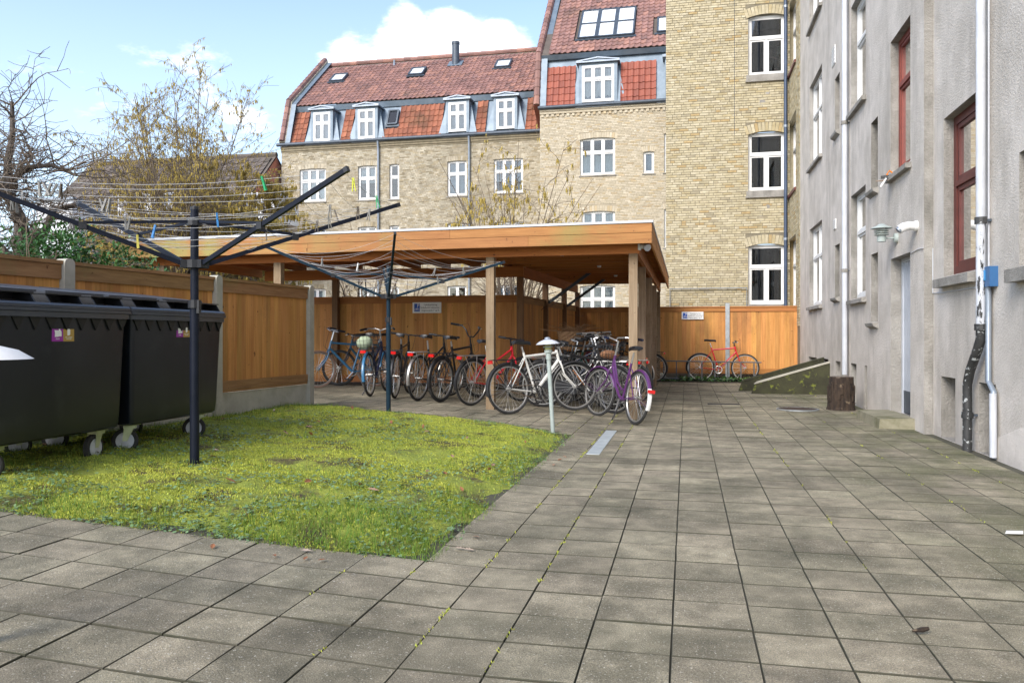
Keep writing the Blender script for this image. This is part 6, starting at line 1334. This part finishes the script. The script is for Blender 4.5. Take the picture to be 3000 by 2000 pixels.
def hazel(name, label, base, hgt, spread, stems, ncat, seed, sub=9, sub2=4, lean=Vector((0, 0, 0)), cat_lo=.0, clen=(.07, .12), cw=.011, leaves=0, thick=.04, group=None, cat='tree', minz=0):
    rnd = random.Random(seed); t = thing(name, label, cat, tuple(base), group=group); base = Vector(base); tr = MB(); tw = MB(); ends = []
    for s in range(stems):
        a = 2 * math.pi * (s + rnd.random() * .7) / stems; rr = spread * rnd.uniform(.25, 1.0); hh = hgt * rnd.uniform(.72, 1.0) * (1 - .22 * (rr / spread) ** 2)
        tip = base + lean + Vector((math.cos(a) * rr, math.sin(a) * rr, hh)); p0 = base + Vector((math.cos(a) * .15, math.sin(a) * .15, 0)); n = 9; pts = []; rs = []; ph = rnd.random() * 6
        for i in range(n + 1):
            f = i / n; p = p0.lerp(tip, f) - (tip - p0 - Vector((0, 0, tip.z - p0.z))) * (.22 * math.sin(math.pi * f)); p += Vector((math.sin(f * 7 + ph), math.cos(f * 6 + ph), 0)) * .05 * hgt / 6; pts.append(p); rs.append(thick * (1 - .88 * f) * rnd.uniform(.85, 1.1))
        tr.tube(pts, rs, 6)
        for k in range(sub):
            f = rnd.uniform(.22, .98); i = min(n - 1, int(f * n)); p = pts[i].lerp(pts[i + 1], f * n - i); ax = (pts[i + 1] - pts[i]).normalized()
            sd = Vector((rnd.gauss(0, 1), rnd.gauss(0, 1), rnd.gauss(0, .4))); sd -= ax * sd.dot(ax); sd.normalize(); L = hgt * rnd.uniform(.13, .27) * (1.15 - f * .6)
            bp_, br = branch(rnd, p, ax * .55 + sd * .85 + Vector((0, 0, .25)), L, max(rs[i] * .45, .006), 5, .13, .02); tw.tube(bp_, br, 4, False); ends.append(bp_)
            for j in range(sub2):
                g_ = rnd.uniform(.2, 1.0); i2 = min(4, int(g_ * 5)); p2 = bp_[i2].lerp(bp_[i2 + 1], g_ * 5 - i2); d2 = (bp_[i2 + 1] - bp_[i2]).normalized() + Vector((rnd.gauss(0, .7), rnd.gauss(0, .7), rnd.gauss(0, .4))); b2, r2 = branch(rnd, p2, d2, L * rnd.uniform(.25, .5), .0045, 3, .2, .03); tw.tube(b2, r2, 3, False); ends.append(b2)
    tr.build('trunk', m_hbark, t, smooth=True); tag(tw.build('branches', m_twig, t), kind='stuff')
    if ncat:
        cm_ = MB()
        for _ in range(ncat):
            b_ = rnd.choice(ends); i = rnd.randrange(len(b_) - 1); p = b_[i].lerp(b_[i + 1], rnd.random())
            if p.z < minz: continue
            nn = rnd.choice((1, 2, 2, 3))
            for _k in range(nn):
                q0 = p + Vector((rnd.gauss(0, .018), rnd.gauss(0, .018), 0)); L = rnd.uniform(*clen); dx, dy = rnd.gauss(0, .08) * L, rnd.gauss(0, .08) * L; a = rnd.random() * 3
                e1, e2 = Vector((math.cos(a), math.sin(a), 0)) * cw, Vector((-math.sin(a), math.cos(a), 0)) * cw; m1 = q0 + Vector((dx * .3, dy * .3, -L * .25)); m2 = q0 + Vector((dx, dy, -L))
                cm_.add([q0, m1 + e1, m1 + e2, m1 - e1, m1 - e2, m2], [(0, 2, 1), (0, 3, 2), (0, 4, 3), (0, 1, 4), (5, 1, 2), (5, 2, 3), (5, 3, 4), (5, 4, 1)], rnd.random() + .001)
        tag(cm_.build('catkins', m_catkin, t), kind='stuff')
    if leaves:
        cm_ = MB()
        for _ in range(leaves):
            b_ = rnd.choice(ends); p = b_[-1]; s = rnd.uniform(.03, .06); d = Vector((rnd.gauss(0, 1), rnd.gauss(0, 1), -1)).normalized(); e_ = d.orthogonal().normalized() * s * .5; cm_.add([p, p + d * s + e_, p + d * s * 2, p + d * s - e_], [(0, 1, 2, 3)], rnd.random() + .001)
        tag(cm_.build('dry_leaves', m_dry, t), kind='stuff')
    return t
def bpos(u, D): d = ray(u, 1100); return Vector((d.x * D, d.y * D, .05))
hazel('hazel_tree', 'tall hazel full of yellow catkins in front of the brown roof', bpos(520, 19), 7.6, 2.75, 28, 7000, 11, sub=22, sub2=9, clen=(.07, .12), cw=.010)
hazel('hazel_tree', 'dense lower hazel with hanging catkins beside the mansard building corner', bpos(715, 20.5), 5.8, 2.0, 18, 14000, 12, sub=18, sub2=7, clen=(.12, .2), cw=.017, minz=2.3)
hazel('hazel_tree', 'low dense hazel with catkins below the tall hazel', bpos(470, 21), 5.4, 2.5, 17, 10000, 17, sub=16, sub2=7, clen=(.12, .19), cw=.016, minz=2.2)
hazel('hazel_shrub', 'open hazel shrub with sparse catkins rising behind the shelter roof', bpos(1500, 17.8), 5.7, 2.4, 22, 1000, 13, sub=9, sub2=3, clen=(.11, .17), cw=.014, thick=.03, minz=2.6, cat='shrub')
hazel('bare_shrub', 'bare shrub with a few withered leaves behind the left shelter wing', bpos(1075, 17.0), 3.75, 1.35, 9, 0, 14, sub=8, sub2=3, leaves=60, thick=.035, cat='shrub')
hazel('thicket_shrub', 'bare twiggy thicket behind the inner shelter fence', bpos(1180, 18.5), 3.2, 1.5, 9, 60, 15, sub=7, sub2=3, thick=.03, cat='shrub')
# gnarled bare fruit tree on the left
def gnarled(label, base, seed):
    rnd = random.Random(seed); t = thing('fruit_tree', label, 'tree', tuple(base)); B = Vector(base); tr = MB(); tw = MB()
    E = lambda r_, f_, z: B + RV * r_ + FV * f_ + Vector((0, 0, z))
    limbs = [([E(0, 0, 0), E(.05, 0, .9), E(.0, 0, 1.6), E(.12, .05, 2.1), E(.25, 0, 2.35)], [.15, .13, .12, .12, .11]),
             ([E(.25, 0, 2.35), E(.22, -.05, 2.75), E(.10, -.1, 3.05), E(.02, 0, 3.25)], [.10, .085, .08, .11]), ([E(.02, 0, 3.25), E(-.05, .1, 3.6), E(.02, .1, 4.0), E(-.05, .2, 4.5)], [.07, .05, .04, .025]),
             ([E(.25, 0, 2.35), E(.5, .1, 2.6), E(.62, .1, 2.9), E(.9, .2, 3.0)], [.08, .06, .04, .03]), ([E(-.0, 0, 2.2), E(-.35, 0, 2.6), E(-.6, .1, 3.2), E(-.8, 0, 3.8)], [.09, .07, .05, .03]),
             ([E(.02, 0, 3.25), E(.3, 0, 3.5), E(.6, .1, 3.55), E(.95, .1, 3.4)], [.05, .04, .03, .018]), ([E(.10, -.1, 3.05), E(-.3, -.2, 3.4), E(-.5, -.3, 3.9)], [.06, .045, .025])]
    for pts, rs in limbs:
        tr.tube(pts, rs, 8)
        for k in range(24):
            i = rnd.randrange(len(pts) - 1); p = pts[i].lerp(pts[i + 1], rnd.random())
            if p.z < B.z + 1.9: continue
            a = rnd.random() * 6.28; d = Vector((math.cos(a) * .9, math.sin(a) * .9, rnd.uniform(-.1, 1.0))); L = rnd.uniform(.55, 1.25); bp_, br = branch(rnd, p, d, L, rnd.uniform(.008, .015), 7, .16, .035); tw.tube(bp_, br, 5, False)
            for j in range(9):
                g_ = rnd.uniform(.15, 1); i2 = min(6, int(g_ * 7)); p2 = bp_[i2].lerp(bp_[i2 + 1], g_ * 7 - i2); d2 = Vector((rnd.gauss(0, .8), rnd.gauss(0, .8), rnd.gauss(.35, .6))); b2, r2 = branch(rnd, p2, d2, rnd.uniform(.15, .5), .006, 4, .2); tw.tube(b2, r2, 3, False)
    for p, r_ in ((E(.02, 0, 3.25), .13), (E(.2, 0, 2.4), .13), (E(.62, .1, 2.9), .06)):
        q = MB(); tr.lathe([(0, -r_), (r_ * .8, -r_ * .6), (r_, 0), (r_ * .8, r_ * .6), (0, r_)], 8, p)
    tr.build('trunk', m_abark, t, smooth=True); tw.build('branches', m_twig, t)
gnarled('gnarled bare fruit tree with knotty limbs at the left picture edge', bpos(20, 11.5), 21)
# evergreen bush
def laurel(label, c, rad, nl, seed):
    rnd = random.Random(seed); t = thing('laurel_bush', label, 'bush', (c[0], c[1], .1)); c = Vector(c); lf = MB(); sm = MB()
    cl = [c + Vector((rnd.uniform(-1, 1) * rad[0] * .75, rnd.uniform(-1, 1) * rad[1] * .7, rnd.uniform(-.9, .75) * rad[2])) for _ in range(34)]
    for q_ in cl: sm.tube([Vector((c.x + (q_.x - c.x) * .3, c.y + (q_.y - c.y) * .3, .05)), c.lerp(q_, .5) + Vector((0, 0, -.2)), q_], [.02, .014, .006], 5)
    for _ in range(nl):
        q_ = rnd.choice(cl); v = Vector((rnd.gauss(0, 1), rnd.gauss(0, 1), rnd.gauss(0, 1))).normalized(); p = q_ + v * .33 * rnd.uniform(.45, 1.1); d = (v + Vector((rnd.gauss(0, .5), rnd.gauss(0, .5), -.2 + rnd.gauss(0, .4)))).normalized(); L = rnd.uniform(.045, .085); sd = d.cross(Vector((rnd.gauss(0, .4), rnd.gauss(0, .4), 1))).normalized() * L * .24; nz = sd.cross(d).normalized() * L * .06
        lf.add([p, p + d * L * .5 + sd + nz, p + d * L, p + d * L * .5 - sd + nz, p + d * L * .5], [(0, 1, 4), (1, 2, 4), (2, 3, 4), (3, 0, 4)], rnd.random() + .001)
    sm.build('stems', m_hbark, t); tag(lf.build('foliage', m_laurel, t), kind='stuff')
for k, (u, D, z, rad) in enumerate(((140, 10.3, 1.80, (.85, .6, .72)), (290, 10.7, 1.62, (.62, .5, .6)))):
    p = bpos(u, D); laurel(('wide evergreen laurel bush behind the left fence', 'smaller evergreen laurel bush beside the shelter roof end')[k], (p.x, p.y, z), rad, 8500, 30 + k)
hazel('bare_shrub', 'pale bare shrub in front of the laurel behind the left fence', bpos(120, 9.3), 2.6, .8, 7, 0, 16, sub=7, sub2=3, thick=.02, cat='shrub')

# ---------------------------------------------------------------- lawn
m_lawn = mat('moss_bed', (0.32, 0.36, 0.045), (0.21, 0.26, 0.038), .95, 5, bump=1.0, bscale=60, dirt=(0.075, 0.055, 0.028), dirt_scale=2.2, dirt_lo=.50, dirt_hi=.62)
def bladed(name, lo, hi, t):
    return mat(name, lo, hi, .7, 2.5, var=.28, hue=.012, trans=t, lo=.3, hi=.7)
m_moss = bladed('moss', (0.47, 0.49, 0.07), (0.37, 0.42, 0.06), .2); m_grass = bladed('grass_blade', (0.125, 0.235, 0.030), (0.185, 0.27, 0.036), .3); m_clover = mat('ground_leaf', (0.11, 0.19, 0.075), (0.16, 0.24, 0.11), .4, 9, var=.35)
def vnoise(x, y, s, seed):
    r_ = np.random.default_rng(seed); G = r_.random((64, 64)); xi = (x * s + 100) % 63; yi = (y * s + 100) % 63; x0 = xi.astype(int); y0 = yi.astype(int); fx = xi - x0; fy_ = yi - y0; fx = fx * fx * (3 - 2 * fx); fy_ = fy_ * fy_ * (3 - 2 * fy_)
    return (G[x0, y0] * (1 - fx) + G[x0 + 1, y0] * fx) * (1 - fy_) + (G[x0, y0 + 1] * (1 - fx) + G[x0 + 1, y0 + 1] * fx) * fy_
GRX = np.arange(-5.7, -1.0, .01); GRY = np.arange(3.5, 10.2, .01); _gx, _gy = np.meshgrid(GRX, GRY, indexing='ij')
LUMP = .022 * (vnoise(_gx, _gy, 3.3, 21) - .5) + .020 * (vnoise(_gx, _gy, 9.1, 22) - .5) + .014 * (vnoise(_gx, _gy, 21.7, 23) - .5)
def lz(x, y):
    e_ = lawn_edge(x, y); k = min(max(e_ / .45, 0), 1)
    return gz(x) - .012 + .055 * k * k * (3 - 2 * k) + .012 * math.sin(x * 3.1 + y * 1.7) * math.sin(y * 2.3) * k + LUMP[min(max(int((x + 5.7) * 100), 0), len(GRX) - 1), min(max(int((y - 3.5) * 100), 0), len(GRY) - 1)] * (.3 + .7 * k)
st_ = .04; gx = np.arange(-5.5, -1.22, st_); gy = np.arange(3.74, 9.98, st_); idx = {}; q = MB(); vs = []; fs = []
for i, x in enumerate(gx):
    for j, y in enumerate(gy):
        xx, yy = min(x, -1.25), y; idx[i, j] = len(vs); vs.append(Vector((xx, yy, lz(xx, yy))))
for i in range(len(gx) - 1):
    for j in range(len(gy) - 1):
        if in_lawn(gx[i] + .02, gy[j] + .02, -.03): fs.append((idx[i, j], idx[i + 1, j], idx[i + 1, j + 1], idx[i, j + 1]))
q.add(vs, fs); o = q.build('lawn', m_lawn, None, smooth=True); tag(o, kind='structure')
def scatter(n, density, m=-.035):
    out_ = []; x = rng.uniform(-5.45, -1.2, n * 6); y = 3.7 + (rng.random(n * 6) ** 1.35) * 6.25
    ok = density(x, y) > rng.random(n * 6); x, y = x[ok], y[ok]
    keep = np.array([in_lawn(a, b, m + random.gauss(0, .04)) for a, b in zip(x, y)]); x, y = x[keep][:n], y[keep][:n]; return x, y, np.array([lz(a, b) for a, b in zip(x, y)])
def blades(name, m, n, dens, hmin, hmax, wd, tilt, label, cat_):
    x, y, z = scatter(n, dens); n = len(x); a = rng.uniform(0, 2 * np.pi, n); hh = rng.uniform(hmin, hmax, n); tl = rng.normal(0, tilt, n) * hh; ta = rng.uniform(0, 2 * np.pi, n); w_ = wd * rng.uniform(.6, 1.3, n)
    dx, dy = np.cos(a) * w_, np.sin(a) * w_; tx, ty = np.cos(ta) * tl, np.sin(ta) * tl
    co = np.zeros((n, 3, 3)); co[:, 0] = np.stack([x - dx, y - dy, z - .006], 1); co[:, 1] = np.stack([x + dx, y + dy, z - .006], 1); co[:, 2] = np.stack([x + tx, y + ty, z + hh], 1)
    me = bpy.data.meshes.new(name); me.vertices.add(n * 3); me.vertices.foreach_set('co', co.ravel()); me.loops.add(n * 3); me.loops.foreach_set('vertex_index', np.arange(n * 3)); me.polygons.add(n); me.polygons.foreach_set('loop_start', np.arange(n) * 3)
    at = me.attributes.new('rnd', 'FLOAT', 'FACE'); at.data.foreach_set('value', rng.random(n).astype(np.float32)); me.materials.append(m); me.update(); me.validate()
    o = link(name, me, None, (0, 0, 0)); tag(o, label, cat_, kind='stuff')
grassy = lambda x, y: np.clip(1.15 - np.hypot((x + 1.7) / 1.0, (y - 4.4) / .9), 0, 1) * .9 + np.clip(1 - np.abs(y - 3.9) / .3, 0, 1) * .55 + np.clip(1 - (-1.3 - x) / .35, 0, 1) * .6 + np.clip((-3.9 - x) / .8, 0, 1) * .35 + .10 * (vnoise(x, y, 2.2, 5) > .6)
bare = lambda x, y: np.clip((vnoise(x, y, 2.3, 9) - .66) / .10, 0, 1) * .9 + np.clip(1.3 - np.hypot((x + 2.95) / .55, (y - 5.7) / .3), 0, 1) * (vnoise(x, y, 6, 3) > .45) + np.clip(1.2 - np.hypot((x + 4.0) / .8, (y - 4.35) / .4), 0, 1) * (vnoise(x, y, 5, 4) > .35)
blades('moss', m_moss, 120000, lambda x, y: np.clip(1 - bare(x, y), 0, 1) * np.clip(1.05 - grassy(x, y) * .8, .12, 1), .005, .014, .0062, .7, 'yellow green moss covering most of the lawn', 'moss')
blades('grass', m_grass, 13000, lambda x, y: np.clip(grassy(x, y) * 1.1 + .03, 0, 1) * np.clip(1.1 - bare(x, y), .1, 1), .022, .068, .0028, .55, 'fresh green grass at the lawn corners and edges', 'grass')
m_thatch = bladed('dry_thatch', (0.26, 0.17, 0.08), (0.20, 0.13, 0.06), .1)
blades('thatch', m_thatch, 5000, lambda x, y: np.clip(1.2 - np.hypot((x + 2.95) / .55, (y - 5.75) / .3), 0, 1) * (vnoise(x, y, 6, 3) > .4) * .9 + np.clip(1.2 - np.hypot((x + 3.9) / .6, (y - 4.4) / .3), 0, 1) * .5 + .012, .006, .022, .003, 1.2, 'dry brown moss thatch scattered on the lawn', 'thatch')
# ground-hugging weed leaves
x, y, z = scatter(10000, lambda x, y: np.clip((vnoise(x, y, 2.6, 15) - .45) / .2, 0, 1) * .9 + .05)
q = MB()
for a, b, c in zip(x, y, z):
    s = random.uniform(.007, .016); t_ = random.random() * 6.28; e1 = Vector((math.cos(t_), math.sin(t_), random.gauss(0, .25))) * s; e2 = Vector((-math.sin(t_), math.cos(t_), random.gauss(0, .25))) * s; p = Vector((a, b, c + random.uniform(.012, .026))); q.add([p - e1, p + e2 * .8, p + e1, p - e2 * .8], [(0, 1, 2, 3)], random.random() + .001)
tag(q.build('weed_leaves', m_clover), 'small round weed leaves between the moss', 'weeds', kind='stuff')
# rear bed under the fence
q = MB()
for _ in range(2600):
    x_ = random.uniform(-.6, 2.6); y_ = random.uniform(19.85, 20.55); s = random.uniform(.02, .045); t_ = random.random() * 6.28; p = Vector((x_, y_, random.uniform(.0, .10) * (1 if math.sin(x_ * 2.3) > -.4 else .3))); e1 = Vector((math.cos(t_), math.sin(t_), random.gauss(0, .5))) * s; e2 = Vector((-math.sin(t_), math.cos(t_), random.gauss(0, .5))) * s * .6; q.add([p - e1, p + e2, p + e1, p - e2], [(0, 1, 2, 3)], random.random() + .001)
tag(q.build('ground_cover', m_laurel), 'low green ground cover in the bed under the rear fence', 'ground cover', kind='stuff')
o = MB().bx(-.7, 19.78, -.04, 2.64, 20.62, .012).build('planting_bed', m_soil); tag(o, kind='structure')
o = MB().bx(-9.0, 14.36, .10, -2.95, 14.9, .187).build('soil_strip', m_soil); tag(o, kind='structure')
# dry leaves lying about, one object each
lfm = [mat('fallen_leaf%d' % i, c, tuple(v * .7 for v in c), .8, 60) for i, c in enumerate(((0.30, 0.12, 0.05), (0.36, 0.22, 0.14), (0.42, 0.33, 0.26), (0.20, 0.07, 0.035)))]
def leaf_mesh(m):
    q = MB(); pts = [(-.5, 0), (-.28, .16), (-.2, .10), (-.02, .27), (.06, .14), (.25, .22), (.28, .10), (.5, 0), (.28, -.10), (.25, -.22), (.06, -.14), (-.02, -.27), (-.2, -.10), (-.28, -.16)]
    up_ = [Vector((a, b, .10 * abs(b) * 3 + .07 * a * a)) for a, b in pts]; n = len(up_); q.add(up_ + [Vector((0, 0, 0))], [(i, (i + 1) % n, n) for i in range(n)]); return q.mesh('fallen_leaf', m)
LM = [leaf_mesh(m) for m in lfm]
x, y, z = scatter(42, lambda x, y: np.ones_like(x) * .5, .1)
for a, b, c in zip(x, y, z):
    s = random.uniform(.045, .085); o = link('fallen_leaf', random.choice(LM), None, (a, b, c + .022), (random.gauss(0, .4), random.gauss(0, .4), random.random() * 6.28), (s, s, s)); tag(o, 'dry fallen leaf lying on the moss lawn', 'leaf', 'fallen leaves on the lawn')
for k in range(14):
    a, b = random.uniform(-1.22, -1.0), random.uniform(3.9, 8.6)
    if k > 8: a, b = random.uniform(-3.0, -1.3), random.uniform(3.5, 3.72)
    s = random.uniform(.04, .075); o = link('fallen_leaf', random.choice(LM), None, (a, b, gz(a) + .01), (random.gauss(0, .15), random.gauss(0, .15), random.random() * 6.28), (s, s, s)); tag(o, 'dry fallen leaf lying on the slabs along the lawn edge', 'leaf', 'fallen leaves on the slabs')
# moss tufts in the joints of the slabs
q = MB()
for k in range(260):
    i = random.choice((-4, -3, -3, -2, -5, 3, 6, 8)); x_ = -.053 + .3 * i + random.gauss(0, .004); y_ = random.uniform(2.6, 12) if i < 0 else random.uniform(4, 16)
    if in_lawn(x_, y_, -.05): continue
    for _ in range(6): p = Vector((x_ + random.gauss(0, .006), y_ + random.gauss(0, .03), gz(x_) - .006)); a = random.random() * 6.28; e_ = Vector((math.cos(a), math.sin(a), 0)) * .006; q.add([p - e_, p + e_, p + Vector((random.gauss(0, .004), random.gauss(0, .004), random.uniform(.008, .016)))], [(0, 1, 2)], random.random() + .001)
tag(q.build('joint_moss', m_moss), 'green moss growing in the joints of the slabs', 'moss', kind='stuff')
